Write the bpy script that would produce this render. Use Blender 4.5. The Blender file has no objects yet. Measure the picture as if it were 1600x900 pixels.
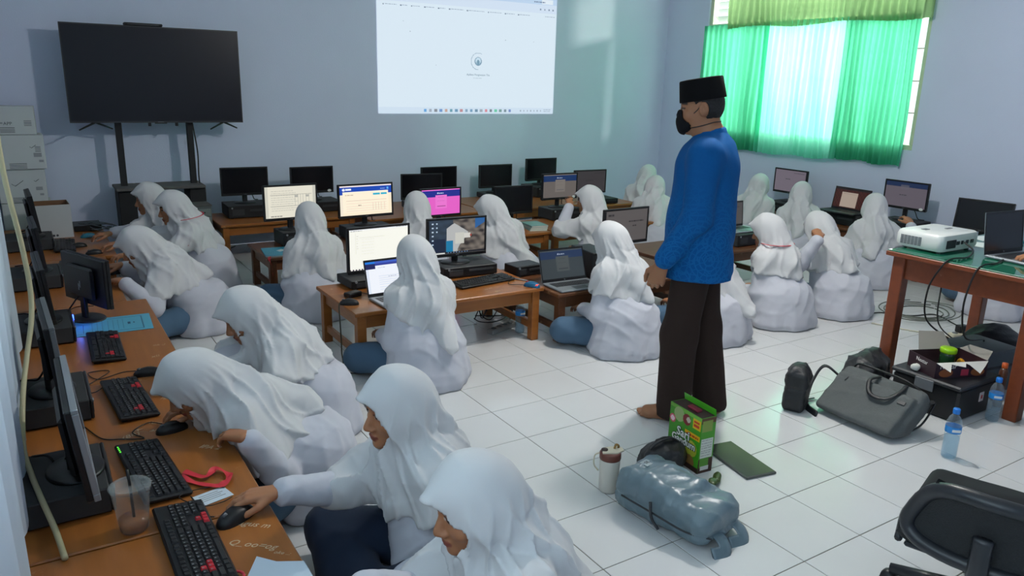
import bpy, math, random
import numpy as np
from mathutils import Matrix, Vector

scene = bpy.context.scene
col = scene.collection
PI = math.pi

# tuned brightness of the room's own light sources
LAMP_POWER = 150
WINDOW_POWER = 135
SUN_POWER = 5.0
SCREEN_GLOW = 1.1
PROJ_GLOW = 1.0

# ---------------------------------------------------------------- camera
cam_data = bpy.data.cameras.new('camera')
cam_data.sensor_width = 36.0
cam_data.lens = 1189.17 * 36.0 / 1600.0
cam_data.clip_start = 0.02
cam = bpy.data.objects.new('camera', cam_data)
col.objects.link(cam)
_p, _r, _y = math.radians(15.1006), math.radians(1.5506), math.radians(57.3278)
_f = Vector((math.cos(_p) * math.cos(_y), math.cos(_p) * math.sin(_y), -math.sin(_p)))
_rt = Vector((math.sin(_y), -math.cos(_y), 0))
_up = _rt.cross(_f)
_R = _rt * math.cos(_r) + _up * math.sin(_r)
_U = _up * math.cos(_r) - _rt * math.sin(_r)
CAM = Vector((-2.2052, -3.0873, 1.6383))
cam.matrix_world = Matrix(((_R.x, _U.x, -_f.x, CAM.x), (_R.y, _U.y, -_f.y, CAM.y), (_R.z, _U.z, -_f.z, CAM.z), (0, 0, 0, 1)))
scene.camera = cam

# ---------------------------------------------------------------- world and daylight
world = bpy.data.worlds.new('sky')
scene.world = world
world.use_nodes = True
_bg = world.node_tree.nodes['Background']
_bg.inputs[0].default_value = (0.86, 0.94, 1.0, 1)
_bg.inputs[1].default_value = 1.8

def area_light(name, loc, target, sx, sy, power, color):
    d = bpy.data.lights.new(name, 'AREA')
    d.shape = 'RECTANGLE'; d.size = sx; d.size_y = sy; d.energy = power; d.color = color
    o = bpy.data.objects.new(name, d); col.objects.link(o)
    o.location = loc
    v = Vector(target) - Vector(loc)
    o.rotation_euler = v.to_track_quat('-Z', 'Y').to_euler()
    return o

# daylight standing just outside the real window openings of the room
area_light('daylight_window_right', (5.62, 2.6, 2.05), (0, 2.6, 1.9), 2.8, 1.8, WINDOW_POWER, (0.98, 1.0, 0.98))
area_light('daylight_window_left', (-2.62, -2.2, 1.9), (3, -2.2, 1.4), 3.2, 1.5, WINDOW_POWER * 0.44, (0.72, 0.86, 1.0))
# low sun that slips through the uncovered louvers beside the valance onto the back wall
_s = bpy.data.lights.new('sun', 'SUN'); _s.energy = SUN_POWER; _s.angle = math.radians(5); _s.color = (1.0, 0.93, 0.82)
_so = bpy.data.objects.new('sun', _s); col.objects.link(_so)
_so.rotation_euler = Vector((-1.25, 1.0, -0.22)).to_track_quat('-Z', 'Y').to_euler()

vs = scene.view_settings
vs.view_transform = 'Standard'
vs.look = 'None'
vs.gamma = 1.0
vs.use_curve_mapping = False
vs.exposure = -0.12

# ---------------------------------------------------------------- materials
MATS = {}
def lin(c):
    return tuple(((x / 255.0) / 12.92 if x / 255.0 <= 0.04045 else ((x / 255.0 + 0.055) / 1.055) ** 2.4) for x in c)

def mat(name, rgb, rough=0.6, metal=0.0, noise=0.0, nscale=20.0, bump=0.0, bscale=60.0, spec=0.5, emit=None, estr=1.0,
        trans=0.0, coat=0.0, sheen=0.0):
    """plain procedural material: colour mottled by noise, optional relief"""
    if name in MATS: return MATS[name]
    m = bpy.data.materials.new(name); m.use_nodes = True
    nt = m.node_tree; b = nt.nodes['Principled BSDF']
    c = lin(rgb)
    b.inputs['Base Color'].default_value = (*c, 1)
    b.inputs['Roughness'].default_value = rough
    b.inputs['Metallic'].default_value = metal
    b.inputs['Specular IOR Level'].default_value = spec
    b.inputs['Coat Weight'].default_value = coat
    b.inputs['Sheen Weight'].default_value = sheen
    b.inputs['Transmission Weight'].default_value = trans
    if emit is not None:
        b.inputs['Emission Color'].default_value = (*lin(emit), 1)
        b.inputs['Emission Strength'].default_value = estr
    tc = nt.nodes.new('ShaderNodeTexCoord')
    if noise > 0:
        n = nt.nodes.new('ShaderNodeTexNoise'); n.inputs['Scale'].default_value = nscale; n.inputs['Detail'].default_value = 4
        r = nt.nodes.new('ShaderNodeMix'); r.data_type = 'RGBA'
        r.inputs['A'].default_value = (*[x * (1 - noise) for x in c], 1)
        r.inputs['B'].default_value = (*[min(1, x * (1 + noise)) for x in c], 1)
        nt.links.new(tc.outputs['Object'], n.inputs['Vector'])
        nt.links.new(n.outputs['Fac'], r.inputs['Factor'])
        nt.links.new(r.outputs['Result'], b.inputs['Base Color'])
    if bump > 0:
        n = nt.nodes.new('ShaderNodeTexNoise'); n.inputs['Scale'].default_value = bscale; n.inputs['Detail'].default_value = 3
        bp = nt.nodes.new('ShaderNodeBump'); bp.inputs['Strength'].default_value = bump; bp.inputs['Distance'].default_value = 0.01
        nt.links.new(tc.outputs['Object'], n.inputs['Vector'])
        nt.links.new(n.outputs['Fac'], bp.inputs['Height'])
        nt.links.new(bp.outputs['Normal'], b.inputs['Normal'])
    MATS[name] = m
    return m

def mat_attr(name, rough=0.6, emit=0.0, spec=0.4, sss=0.0):
    """colour read from the mesh's own colour attribute (print, screen picture, skin)"""
    if name in MATS: return MATS[name]
    m = bpy.data.materials.new(name); m.use_nodes = True
    nt = m.node_tree; b = nt.nodes['Principled BSDF']
    a = nt.nodes.new('ShaderNodeAttribute'); a.attribute_name = 'Col'
    b.inputs['Roughness'].default_value = rough
    b.inputs['Specular IOR Level'].default_value = spec
    if emit > 0:
        b.inputs['Base Color'].default_value = (0.01, 0.01, 0.01, 1)
        nt.links.new(a.outputs['Color'], b.inputs['Emission Color'])
        b.inputs['Emission Strength'].default_value = emit
    else:
        nt.links.new(a.outputs['Color'], b.inputs['Base Color'])
        b.inputs['Subsurface Weight'].default_value = sss
        b.inputs['Subsurface Scale'].default_value = 0.01
    MATS[name] = m
    return m

def mat_cloth_thin(name, rgb, transl, trgb, clear=0.0):
    """thin woven cloth that lets daylight through"""
    if name in MATS: return MATS[name]
    m = bpy.data.materials.new(name); m.use_nodes = True
    nt = m.node_tree; nt.nodes.clear()
    out = nt.nodes.new('ShaderNodeOutputMaterial')
    d = nt.nodes.new('ShaderNodeBsdfDiffuse'); d.inputs[0].default_value = (*lin(rgb), 1)
    t = nt.nodes.new('ShaderNodeBsdfTranslucent'); t.inputs[0].default_value = (*lin(trgb), 1)
    mx = nt.nodes.new('ShaderNodeMixShader'); mx.inputs[0].default_value = transl
    nt.links.new(d.outputs[0], mx.inputs[1]); nt.links.new(t.outputs[0], mx.inputs[2])
    last = mx
    if clear > 0:
        tp = nt.nodes.new('ShaderNodeBsdfTransparent'); tp.inputs[0].default_value = (*lin(trgb), 1)
        m2 = nt.nodes.new('ShaderNodeMixShader'); m2.inputs[0].default_value = clear
        nt.links.new(mx.outputs[0], m2.inputs[1]); nt.links.new(tp.outputs[0], m2.inputs[2]); last = m2
    nt.links.new(last.outputs[0], out.inputs[0])
    MATS[name] = m
    return m

def mat_glass(name, rgb=(255, 255, 255), rough=0.0, alpha=0.25):
    """clear thin glass or plastic: see-through with a glossy skin"""
    if name in MATS: return MATS[name]
    m = bpy.data.materials.new(name); m.use_nodes = True
    nt = m.node_tree; nt.nodes.clear()
    out = nt.nodes.new('ShaderNodeOutputMaterial')
    t = nt.nodes.new('ShaderNodeBsdfTransparent'); t.inputs[0].default_value = (*lin(rgb), 1)
    g = nt.nodes.new('ShaderNodeBsdfPrincipled'); g.inputs['Base Color'].default_value = (*lin(rgb), 1)
    g.inputs['Roughness'].default_value = 0.05 + rough
    f = nt.nodes.new('ShaderNodeLayerWeight'); f.inputs['Blend'].default_value = 0.35
    mm = nt.nodes.new('ShaderNodeMath'); mm.operation = 'MULTIPLY_ADD'; mm.inputs[1].default_value = 0.25; mm.inputs[2].default_value = alpha
    mx = nt.nodes.new('ShaderNodeMixShader')
    nt.links.new(f.outputs['Facing'], mm.inputs[0]); nt.links.new(mm.outputs[0], mx.inputs[0])
    nt.links.new(t.outputs[0], mx.inputs[1]); nt.links.new(g.outputs[0], mx.inputs[2])
    nt.links.new(mx.outputs[0], out.inputs[0])
    MATS[name] = m
    return m

def mat_wood(name, rgb, rgb2, rough=0.4, axis=0, scale=1.0):
    """varnished board: long grain streaks, blotches of wear, tiny pale scratches"""
    if name in MATS: return MATS[name]
    m = bpy.data.materials.new(name); m.use_nodes = True
    nt = m.node_tree; b = nt.nodes['Principled BSDF']
    tc = nt.nodes.new('ShaderNodeTexCoord')
    mp = nt.nodes.new('ShaderNodeMapping')
    s = [14.0 * scale] * 3; s[axis] = 1.2 * scale
    mp.inputs['Scale'].default_value = s
    n = nt.nodes.new('ShaderNodeTexNoise'); n.inputs['Scale'].default_value = 2.2; n.inputs['Detail'].default_value = 6
    r = nt.nodes.new('ShaderNodeMix'); r.data_type = 'RGBA'
    r.inputs['A'].default_value = (*lin(rgb), 1); r.inputs['B'].default_value = (*lin(rgb2), 1)
    nt.links.new(tc.outputs['Object'], mp.inputs['Vector']); nt.links.new(mp.outputs['Vector'], n.inputs['Vector'])
    nt.links.new(n.outputs['Fac'], r.inputs['Factor'])
    n2 = nt.nodes.new('ShaderNodeTexNoise'); n2.inputs['Scale'].default_value = 7; n2.inputs['Detail'].default_value = 8; n2.inputs['Roughness'].default_value = 0.75
    cr = nt.nodes.new('ShaderNodeValToRGB'); cr.color_ramp.elements[0].position = 0.62; cr.color_ramp.elements[1].position = 0.70
    r2 = nt.nodes.new('ShaderNodeMix'); r2.data_type = 'RGBA'
    r2.inputs['B'].default_value = (*lin((206, 170, 128)), 1)
    m3 = nt.nodes.new('ShaderNodeMath'); m3.operation = 'MULTIPLY'; m3.inputs[1].default_value = 0.6
    nt.links.new(tc.outputs['Object'], n2.inputs['Vector']); nt.links.new(n2.outputs['Fac'], cr.inputs[0])
    nt.links.new(cr.outputs['Color'], m3.inputs[0]); nt.links.new(m3.outputs[0], r2.inputs['Factor'])
    nt.links.new(r.outputs['Result'], r2.inputs['A'])
    nt.links.new(r2.outputs['Result'], b.inputs['Base Color'])
    b.inputs['Roughness'].default_value = rough
    MATS[name] = m
    return m

# ---------------------------------------------------------------- mesh builder
class MB:
    def __init__(s):
        s.v = []; s.f = []; s.m = []; s.cur = 0
    def mi(s, i):
        s.cur = i; return s
    def add(s, verts, faces):
        o = len(s.v); s.v += [tuple(v) for v in verts]
        for f in faces: s.f.append([i + o for i in f]); s.m.append(s.cur)
        return s
    def box(s, x0, x1, y0, y1, z0, z1, b=0.0, M=None):
        if b <= 0:
            vs_ = [(x, y, z) for x in (x0, x1) for y in (y0, y1) for z in (z0, z1)]
            fs = [(0, 1, 3, 2), (4, 6, 7, 5), (0, 4, 5, 1), (2, 3, 7, 6), (0, 2, 6, 4), (1, 5, 7, 3)]
        else:
            b = min(b, 0.49 * min(x1 - x0, y1 - y0, z1 - z0))
            vs_ = []; idx = {}
            for i, x in enumerate((x0, x1)):
                for j, y in enumerate((y0, y1)):
                    for k, z in enumerate((z0, z1)):
                        sx, sy, sz = (b if i == 0 else -b), (b if j == 0 else -b), (b if k == 0 else -b)
                        for a in range(3):
                            idx[(i, j, k, a)] = len(vs_)
                            vs_.append((x + (0 if a == 0 else sx), y + (0 if a == 1 else sy), z + (0 if a == 2 else sz)))
            fs = []
            for i in (0, 1):
                q = [idx[(i, j, k, 0)] for j, k in ((0, 0), (0, 1), (1, 1), (1, 0))]; fs.append(q if i == 0 else q[::-1])
                q = [idx[(j, i, k, 1)] for j, k in ((0, 0), (1, 0), (1, 1), (0, 1))]; fs.append(q if i == 0 else q[::-1])
                q = [idx[(j, k, i, 2)] for j, k in ((0, 0), (0, 1), (1, 1), (1, 0))]; fs.append(q if i == 0 else q[::-1])
            for j in (0, 1):
                for k in (0, 1):
                    q = [idx[(0, j, k, 1)], idx[(1, j, k, 1)], idx[(1, j, k, 2)], idx[(0, j, k, 2)]]; fs.append(q if (j + k) % 2 == 0 else q[::-1])
                    q = [idx[(j, 0, k, 0)], idx[(j, 1, k, 0)], idx[(j, 1, k, 2)], idx[(j, 0, k, 2)]]; fs.append(q[::-1] if (j + k) % 2 == 0 else q)
                    q = [idx[(j, k, 0, 0)], idx[(j, k, 1, 0)], idx[(j, k, 1, 1)], idx[(j, k, 0, 1)]]; fs.append(q if (j + k) % 2 == 0 else q[::-1])
                    for i in (0, 1):
                        q = [idx[(i, j, k, 0)], idx[(i, j, k, 1)], idx[(i, j, k, 2)]]; fs.append(q if (i + j + k) % 2 == 0 else q[::-1])
        if M is not None: vs_ = [tuple(M @ Vector(v)) for v in vs_]
        return s.add(vs_, fs)
    def tube(s, pts, r, n=8, cap=True, closed=False, flat=None):
        pts = [Vector(p) for p in pts]; N = len(pts)
        rr = r if isinstance(r, (list, tuple)) else [r] * N
        t = [(pts[min(i + 1, N - 1)] - pts[max(i - 1, 0)]).normalized() for i in range(N)]
        up = Vector((0, 0, 1)) if abs(t[0].z) < 0.9 else Vector((1, 0, 0))
        nrm = (up - t[0] * up.dot(t[0])).normalized()
        rings = []; vv = []
        for i in range(N):
            nrm = (nrm - t[i] * nrm.dot(t[i]))
            if nrm.length < 1e-6: nrm = t[i].orthogonal()
            nrm.normalize(); bn = t[i].cross(nrm)
            ring = []
            for k in range(n):
                a = 2 * PI * k / n
                fx = 1.0 if flat is None else flat
                ring.append(len(vv)); vv.append(pts[i] + nrm * (math.cos(a) * rr[i] * fx) + bn * (math.sin(a) * rr[i]))
            rings.append(ring)
        ff = []
        for i in range(N - 1):
            for k in range(n):
                ff.append((rings[i][k], rings[i][(k + 1) % n], rings[i + 1][(k + 1) % n], rings[i + 1][k]))
        if cap: ff.append(rings[0][::-1]); ff.append(rings[-1])
        return s.add(vv, ff)
    def lathe(s, prof, n=24, c=(0, 0, 0), sx=1.0, sy=1.0, M=None, cap=True):
        vv = []; ff = []
        for (r, z) in prof:
            for k in range(n):
                a = 2 * PI * k / n
                vv.append((c[0] + math.cos(a) * r * sx, c[1] + math.sin(a) * r * sy, c[2] + z))
        for i in range(len(prof) - 1):
            for k in range(n):
                ff.append((i * n + k, i * n + (k + 1) % n, (i + 1) * n + (k + 1) % n, (i + 1) * n + k))
        if cap:
            if prof[0][0] > 1e-5: ff.append(tuple(range(n - 1, -1, -1)))
            if prof[-1][0] > 1e-5: ff.append(tuple((len(prof) - 1) * n + k for k in range(n)))
        if M is not None: vv = [tuple(M @ Vector(v)) for v in vv]
        return s.add(vv, ff)
    def prism(s, poly, z0, z1, M=None):
        n = len(poly)
        vv = [(x, y, z0) for x, y in poly] + [(x, y, z1) for x, y in poly]
        ff = [tuple(range(n - 1, -1, -1)), tuple(range(n, 2 * n))] + [(i, (i + 1) % n, n + (i + 1) % n, n + i) for i in range(n)]
        if M is not None: vv = [tuple(M @ Vector(v)) for v in vv]
        return s.add(vv, ff)
    def grid(s, P):
        """P: array (nu, nv, 3)"""
        P = np.asarray(P); nu, nv = P.shape[:2]
        vv = [tuple(x) for x in P.reshape(-1, 3)]
        ff = [(i * nv + j, (i + 1) * nv + j, (i + 1) * nv + j + 1, i * nv + j + 1) for i in range(nu - 1) for j in range(nv - 1)]
        return s.add(vv, ff)
    def mesh(s, name, mats, smooth=False):
        me = bpy.data.meshes.new(name)
        me.from_pydata(s.v, [], s.f)
        for m in (mats if isinstance(mats, (list, tuple)) else [mats]): me.materials.append(m)
        if any(s.m): me.polygons.foreach_set('material_index', s.m)
        if smooth: me.polygons.foreach_set('use_smooth', [True] * len(s.f))
        me.update()
        return me
    def build(s, name, mats, parent=None, smooth=False, loc=None, rot=None):
        return link(name, s.mesh(name, mats, smooth), parent, loc, rot)

def link(name, me, parent=None, loc=None, rot=None):
    o = bpy.data.objects.new(name, me); col.objects.link(o)
    if parent is not None: o.parent = parent
    if loc is not None: o.location = loc
    if rot is not None: o.rotation_euler = rot
    return o

def smooth_by_angle(o, ang=40):
    me = o.data
    me.polygons.foreach_set('use_smooth', [True] * len(me.polygons))
    me.set_sharp_from_angle(angle=math.radians(ang))
    return o

def tag(o, label, cat=None, group=None, kind=None):
    if label: o['label'] = label
    if cat: o['category'] = cat
    if group: o['group'] = group
    if kind: o['kind'] = kind
    return o

def thing(name, label, cat, loc=(0, 0, 0), rz=0.0, group=None):
    o = bpy.data.objects.new(name, None); col.objects.link(o)
    o.location = loc; o.rotation_euler = (0, 0, rz)
    o.empty_display_size = 0.05
    return tag(o, label, cat, group)

def crom(pts, k=8):
    pts = [Vector(p) for p in pts]
    if len(pts) < 3: return pts
    out = []
    P = [pts[0] * 2 - pts[1]] + pts + [pts[-1] * 2 - pts[-2]]
    for i in range(1, len(P) - 2):
        a, b, c, d = P[i - 1], P[i], P[i + 1], P[i + 2]
        for j in range(k):
            t = j / k
            out.append(0.5 * ((2 * b) + (c - a) * t + (2 * a - 5 * b + 4 * c - d) * t * t + (3 * b - a - 3 * c + d) * t ** 3))
    out.append(pts[-1])
    return out

def text_mesh(body, size, depth=0.0, align='CENTER', shear=0.0, bold=0.0):
    cu = bpy.data.curves.new('lettering', 'FONT')
    cu.body = body; cu.size = size; cu.align_x = align; cu.align_y = 'CENTER'; cu.extrude = depth; cu.shear = shear; cu.offset = bold
    cu.resolution_u = 2
    o = bpy.data.objects.new('lettering', cu)
    me = bpy.data.meshes.new_from_object(o)
    bpy.data.objects.remove(o); bpy.data.curves.remove(cu)
    return me

def lettering(body, size, material, parent, M, depth=0.0004, name='lettering', align='CENTER', shear=0.0, bold=0.0):
    me = text_mesh(body, size, depth, align, shear, bold)
    me.transform(M)
    me.materials.clear(); me.materials.append(material)
    return link(name, me, parent)

def rotm(ax, deg):
    return Matrix.Rotation(math.radians(deg), 4, ax)
def trm(x, y, z):
    return Matrix.Translation((x, y, z))
def frame(origin, xdir, ydir):
    x = Vector(xdir).normalized(); z = x.cross(Vector(ydir)).normalized(); y = z.cross(x)
    return Matrix(((x.x, y.x, z.x, origin[0]), (x.y, y.y, z.y, origin[1]), (x.z, y.z, z.z, origin[2]), (0, 0, 0, 1)))

# pictures painted into a grid of tiny faces (screens, prints)
class Pic:
    def __init__(s, w, h, bg):
        s.a = np.zeros((h, w, 3)); s.a[:] = lin(bg); s.w = w; s.h = h
    def rect(s, x0, y0, x1, y1, c, al=1.0):           # fractions, y down
        X0, X1 = int(round(x0 * s.w)), max(int(round(x1 * s.w)), int(round(x0 * s.w)) + 1)
        Y0, Y1 = int(round(y0 * s.h)), max(int(round(y1 * s.h)), int(round(y0 * s.h)) + 1)
        s.a[Y0:Y1, X0:X1] = s.a[Y0:Y1, X0:X1] * (1 - al) + np.array(lin(c)) * al
        return s
    def words(s, x0, y, x1, c, al=1.0, seed=0, th=1):
        rnd = random.Random(seed); x = int(x0 * s.w); Y = int(y * s.h)
        while x < int(x1 * s.w):
            n = rnd.randint(2, 6)
            s.a[Y:Y + th, x:min(x + n, int(x1 * s.w))] = s.a[Y:Y + th, x:min(x + n, int(x1 * s.w))] * (1 - al) + np.array(lin(c)) * al
            x += n + 1
        return s
    def disc(s, cx, cy, r, c, al=1.0, r0=0.0, a0=None, a1=None):
        yy, xx = np.mgrid[0:s.h, 0:s.w]
        dx, dy = (xx + .5) - cx * s.w, (yy + .5) - cy * s.h
        d = np.hypot(dx, dy) / s.h
        k = (d <= r) & (d >= r0)
        if a0 is not None:
            an = np.degrees(np.arctan2(-dy, dx)) % 360
            k &= (an >= a0) & (an <= a1)
        s.a[k] = s.a[k] * (1 - al) + np.array(lin(c)) * al
        return s
    def mesh(s, name, W, H, material):
        """picture in the local xz-plane, centred, facing -y"""
        h, w = s.h, s.w
        xs = np.linspace(-W / 2, W / 2, w + 1); zs = np.linspace(H / 2, -H / 2, h + 1)
        v = np.zeros((h + 1, w + 1, 3)); v[..., 0] = xs[None, :]; v[..., 2] = zs[:, None]
        i, j = np.mgrid[0:h, 0:w]
        f = np.stack([(i + 1) * (w + 1) + j, (i + 1) * (w + 1) + j + 1, i * (w + 1) + j + 1, i * (w + 1) + j], -1).reshape(-1, 4)
        me = quads_mesh(name, v.reshape(-1, 3), f)
        at = me.color_attributes.new('Col', 'FLOAT_COLOR', 'CORNER')
        c = np.ones((h * w, 4, 4), np.float32); c[:, :, :3] = s.a.reshape(-1, 1, 3)
        at.data.foreach_set('color', c.ravel())
        me.materials.append(material)
        return me

def quads_mesh(name, v, f, tris=None):
    me = bpy.data.meshes.new(name)
    nt = 0 if tris is None else len(tris)
    nq = len(f)
    me.vertices.add(len(v)); me.vertices.foreach_set('co', np.asarray(v, np.float32).ravel())
    loops = np.asarray(f, np.int32).ravel()
    if nt: loops = np.concatenate([loops, np.asarray(tris, np.int32).ravel()])
    me.loops.add(len(loops)); me.loops.foreach_set('vertex_index', loops)
    me.polygons.add(nq + nt)
    starts = np.concatenate([np.arange(nq) * 4, nq * 4 + np.arange(nt) * 3]).astype(np.int32)
    me.polygons.foreach_set('loop_start', starts)
    me.update(calc_edges=True)
    me.validate()
    return me

# ================================================================ ROOM
XL, XR, YB, YF, ZC = -2.45, 5.10, 4.70, -4.60, 3.20
M_wall = mat('wall_paint', (208, 218, 240), 0.75, noise=0.05, nscale=1.6, bump=0.12, bscale=90)
M_ceil = mat('ceiling_paint', (226, 228, 226), 0.9, noise=0.03, nscale=2)
M_grout = mat('grout', (104, 98, 84), 0.9, noise=0.25, nscale=30)
M_tile = mat('white_ceramic', (216, 217, 217), 0.16, noise=0.025, nscale=5, spec=0.55)
M_frame = mat('window_frame_paint', (196, 206, 176), 0.5, noise=0.12, nscale=14)
M_bar = mat('window_bar_paint', (120, 74, 58), 0.5, noise=0.1)
M_glass = mat_glass('window_glass', (245, 250, 250), 0.0, 0.06)

def struct(o):
    o['kind'] = 'structure'; return o

# floor: a grout bed with each ceramic tile on it
T = 0.33
floor = struct(MB().box(XL, XR, YF, YB, -0.06, -0.0025).build('floor', M_grout))
def proj(p):
    d = Vector(p) - CAM; z = d.dot(_f)
    if z < 0.1: return None
    return (800 + 1189.17 * d.dot(_R) / z, 450 - 1189.17 * d.dot(_U) / z)
tiles = []
for i in range(math.floor(XL / T), math.ceil(XR / T)):
    for j in range(math.floor(YF / T), math.ceil(YB / T)):
        x0, x1, y0, y1 = max(i * T, XL), min((i + 1) * T, XR), max(j * T, YF), min((j + 1) * T, YB)
        if x1 - x0 < 0.02 or y1 - y0 < 0.02: continue
        full = abs(x1 - x0 - T) < 1e-6 and abs(y1 - y0 - T) < 1e-6
        q = [proj((x, y, 0)) for x, y in ((x0, y0), (x1, y0), (x1, y1), (x0, y1))]
        a = -1.0
        if all(q):
            cx = sum(p[0] for p in q) / 4; cy = sum(p[1] for p in q) / 4
            if -60 < cx < 1660 and 0 < cy < 960:
                a = 0.5 * abs(sum(q[k][0] * q[(k + 1) % 4][1] - q[(k + 1) % 4][0] * q[k][1] for k in range(4)))
        tiles.append((a if full else -2.0, x0, x1, y0, y1))
tiles.sort(reverse=True)
tile_me = MB().box(-T / 2 + 0.0018, T / 2 - 0.0018, -T / 2 + 0.0018, T / 2 - 0.0018, -0.010, 0.0, 0.0012).mesh('tile', M_tile)
rest = MB()
for n, (a, x0, x1, y0, y1) in enumerate(tiles):
    if n < 300 and a > 0:
        link('tile', tile_me, floor, ((x0 + x1) / 2, (y0 + y1) / 2, 0))
    else:
        rest.box(x0 + 0.0018, x1 - 0.0018, y0 + 0.0018, y1 - 0.0018, -0.010, 0.0, 0.0012)
rest.build('tile_field', M_tile, floor)['kind'] = 'stuff'

def wall_x(x0, x1, openings):
    """wall in the yz-plane with rectangular openings (y0, y1, z0, z1)"""
    m = MB(); y = YF - 0.15
    for (a, b, c, d) in sorted(openings):
        m.box(x0, x1, y, a, 0, ZC); m.box(x0, x1, a, b, 0, c); m.box(x0, x1, a, b, d, ZC); y = b
    m.box(x0, x1, y, YB + 0.15, 0, ZC)
    return m
WIN1 = (1.17, 3.99, 1.10, 2.95)
WIN2 = (-3.8, 0.70, 1.00, 2.75)
struct(MB().box(XL, XR, YB, YB + 0.15, 0, ZC).build('wall_back', M_wall))
struct(wall_x(XR, XR + 0.15, [WIN1]).build('wall_right', M_wall))
struct(wall_x(XL - 0.15, XL, [WIN2]).build('wall_left', M_wall))
struct(MB().box(XL, XR, YF - 0.15, YF, 0, ZC).build('wall_front', M_wall))
struct(MB().box(XL - 0.15, XR + 0.15, YF - 0.15, YB + 0.15, ZC, ZC + 0.1).build('ceiling', M_ceil))

def window(name, x, face, op, nbay, transom=None, louvers=False):
    y0, y1, z0, z1 = op
    m = MB(); t = 0.05
    xa, xb = (x, x + 0.09)
    m.box(xa, xb, y0, y1, z0, z0 + t, 0.004); m.box(xa, xb, y0, y1, z1 - t, z1, 0.004)
    m.box(xa, xb, y0, y0 + t, z0 + t, z1 - t, 0.004); m.box(xa, xb, y1 - t, y1, z0 + t, z1 - t, 0.004)
    w = struct(m.build(name, M_frame))
    bw = (y1 - y0 - 2 * t) / nbay
    zt = transom if transom else z1 - t
    if transom:
        MB().box(xa - 0.005, xb, y0 + t, y1 - t, transom - 0.03, transom + 0.03, 0.004).build('transom', M_frame, w)
    for k in range(nbay + 1):
        yy = y0 + t + k * bw
        if 0 < k < nbay:
            MB().box(xa + 0.01, xb - 0.01, yy - 0.022, yy + 0.022, z0 + t, z1 - t, 0.003).build('mullion', M_frame, w)
    for k in range(nbay):
        a, b = y0 + t + k * bw + 0.022, y0 + t + (k + 1) * bw - 0.022
        MB().box(xa + 0.045, xa + 0.049, a, b, z0 + t, zt - 0.03).build('pane', M_glass, w)
        for s_ in range(3):
            zz = z0 + t + (zt - z0 - t) * (s_ + 1) / 4
            MB().tube([(xb - 0.015, a, zz), (xb - 0.015, b, zz)], 0.006, 6).build('window_bar', M_bar, w)
        if louvers and transom:
            n = 6
            for s_ in range(n):
                zz = transom + 0.05 + (z1 - t - transom - 0.05) * (s_ + 0.5) / n
                MB().box(-0.045, 0.045, a, b, -0.003, 0.003, M=trm(xa + 0.045, 0, zz) @ rotm('Y', 38)).build('louver_slat', mat_glass('louver_glass', (225, 232, 226), 0.25, 0.3), w)
    return w
window('window_1', XR + 0.02, -1, WIN1, 4, 2.36, True)
window('window_2', XL - 0.12, 1, WIN2, 5)

# a ceiling lamp just above the picture: its light throws the shadows on floor and wall
lamp = thing('ceiling_lamp', 'round white ceiling lamp above the open floor', 'lamp', (1.10, -0.13, ZC))
MB().lathe([(0.0, 0.0), (0.07, 0.0), (0.07, -0.025), (0.045, -0.05), (0.03, -0.06), (0.0, -0.06)], 20).build('lamp_socket', mat('lamp_white', (235, 235, 230), 0.4), lamp, smooth=True)
MB().lathe([(0.0, -0.20), (0.03, -0.195), (0.052, -0.165), (0.055, -0.13), (0.04, -0.085), (0.028, -0.06)], 20).build('bulb', mat('lamp_bulb', (255, 250, 240), 0.4, emit=(255, 246, 228), estr=12), lamp, smooth=True)
_l = bpy.data.lights.new('lamp_light', 'POINT'); _l.energy = LAMP_POWER; _l.color = (1.0, 0.975, 0.94); _l.shadow_soft_size = 0.06
_lo = bpy.data.objects.new('lamp_light', _l); col.objects.link(_lo); _lo.parent = lamp; _lo.location = (0, 0, -0.30)

# ---------------------------------------------------------------- curtains
def curtain(name, label, material, x, y0, y1, ztop, zbot, pleats, amp, seed, wob=0.01, zslope=0.0, thick=0.0):
    rnd = random.Random(seed)
    nu, nv = max(24, pleats * 10), 26
    P = np.zeros((nu, nv, 3))
    ph = [rnd.uniform(0, 6.28) for _ in range(6)]
    for i in range(nu):
        u = i / (nu - 1)
        for j in range(nv):
            v = j / (nv - 1)
            w = u + 0.012 * math.sin(7 * u + ph[0]) * (0.3 + v) + 0.006 * math.sin(19 * u + 3 * v + ph[1])
            s = math.sin(2 * PI * pleats * w + ph[2])
            s = math.copysign(abs(s) ** 0.7, s)
            a = amp * (0.55 + 0.45 * v) * (0.75 + 0.25 * math.sin(11 * u + ph[3]))
            P[i, j] = (x + a * s + 0.006 * math.sin(5 * v + 9 * u + ph[4]), y0 + (y1 - y0) * u + 0.008 * math.sin(6 * v + 23 * u) * v,
                       ztop + (zbot - ztop + zslope * u + wob * math.sin(13 * u + ph[5])) * v)
    o = MB().grid(P).build(name, material, smooth=True)
    return tag(o, label, 'curtain')
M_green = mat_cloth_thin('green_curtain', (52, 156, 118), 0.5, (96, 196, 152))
M_mint_lit = mat_cloth_thin('lit_mint_curtain', (96, 206, 176), 0.62, (170, 242, 218), 0.2)  # paler and sheerer than the side cloth, standing in for brighter sky behind
M_val = mat_cloth_thin('valance_cloth', (112, 144, 108), 0.5, (150, 184, 128))  # yellowish outside light is put into this cloth colour
curtain('window_curtain', 'green pleated curtain covering the right half of the window, nearest the bare wall', M_green, XR - 0.055, 1.24, 2.02, 2.37, 0.94, 13, 0.030, 3, zslope=0.02)
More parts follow.
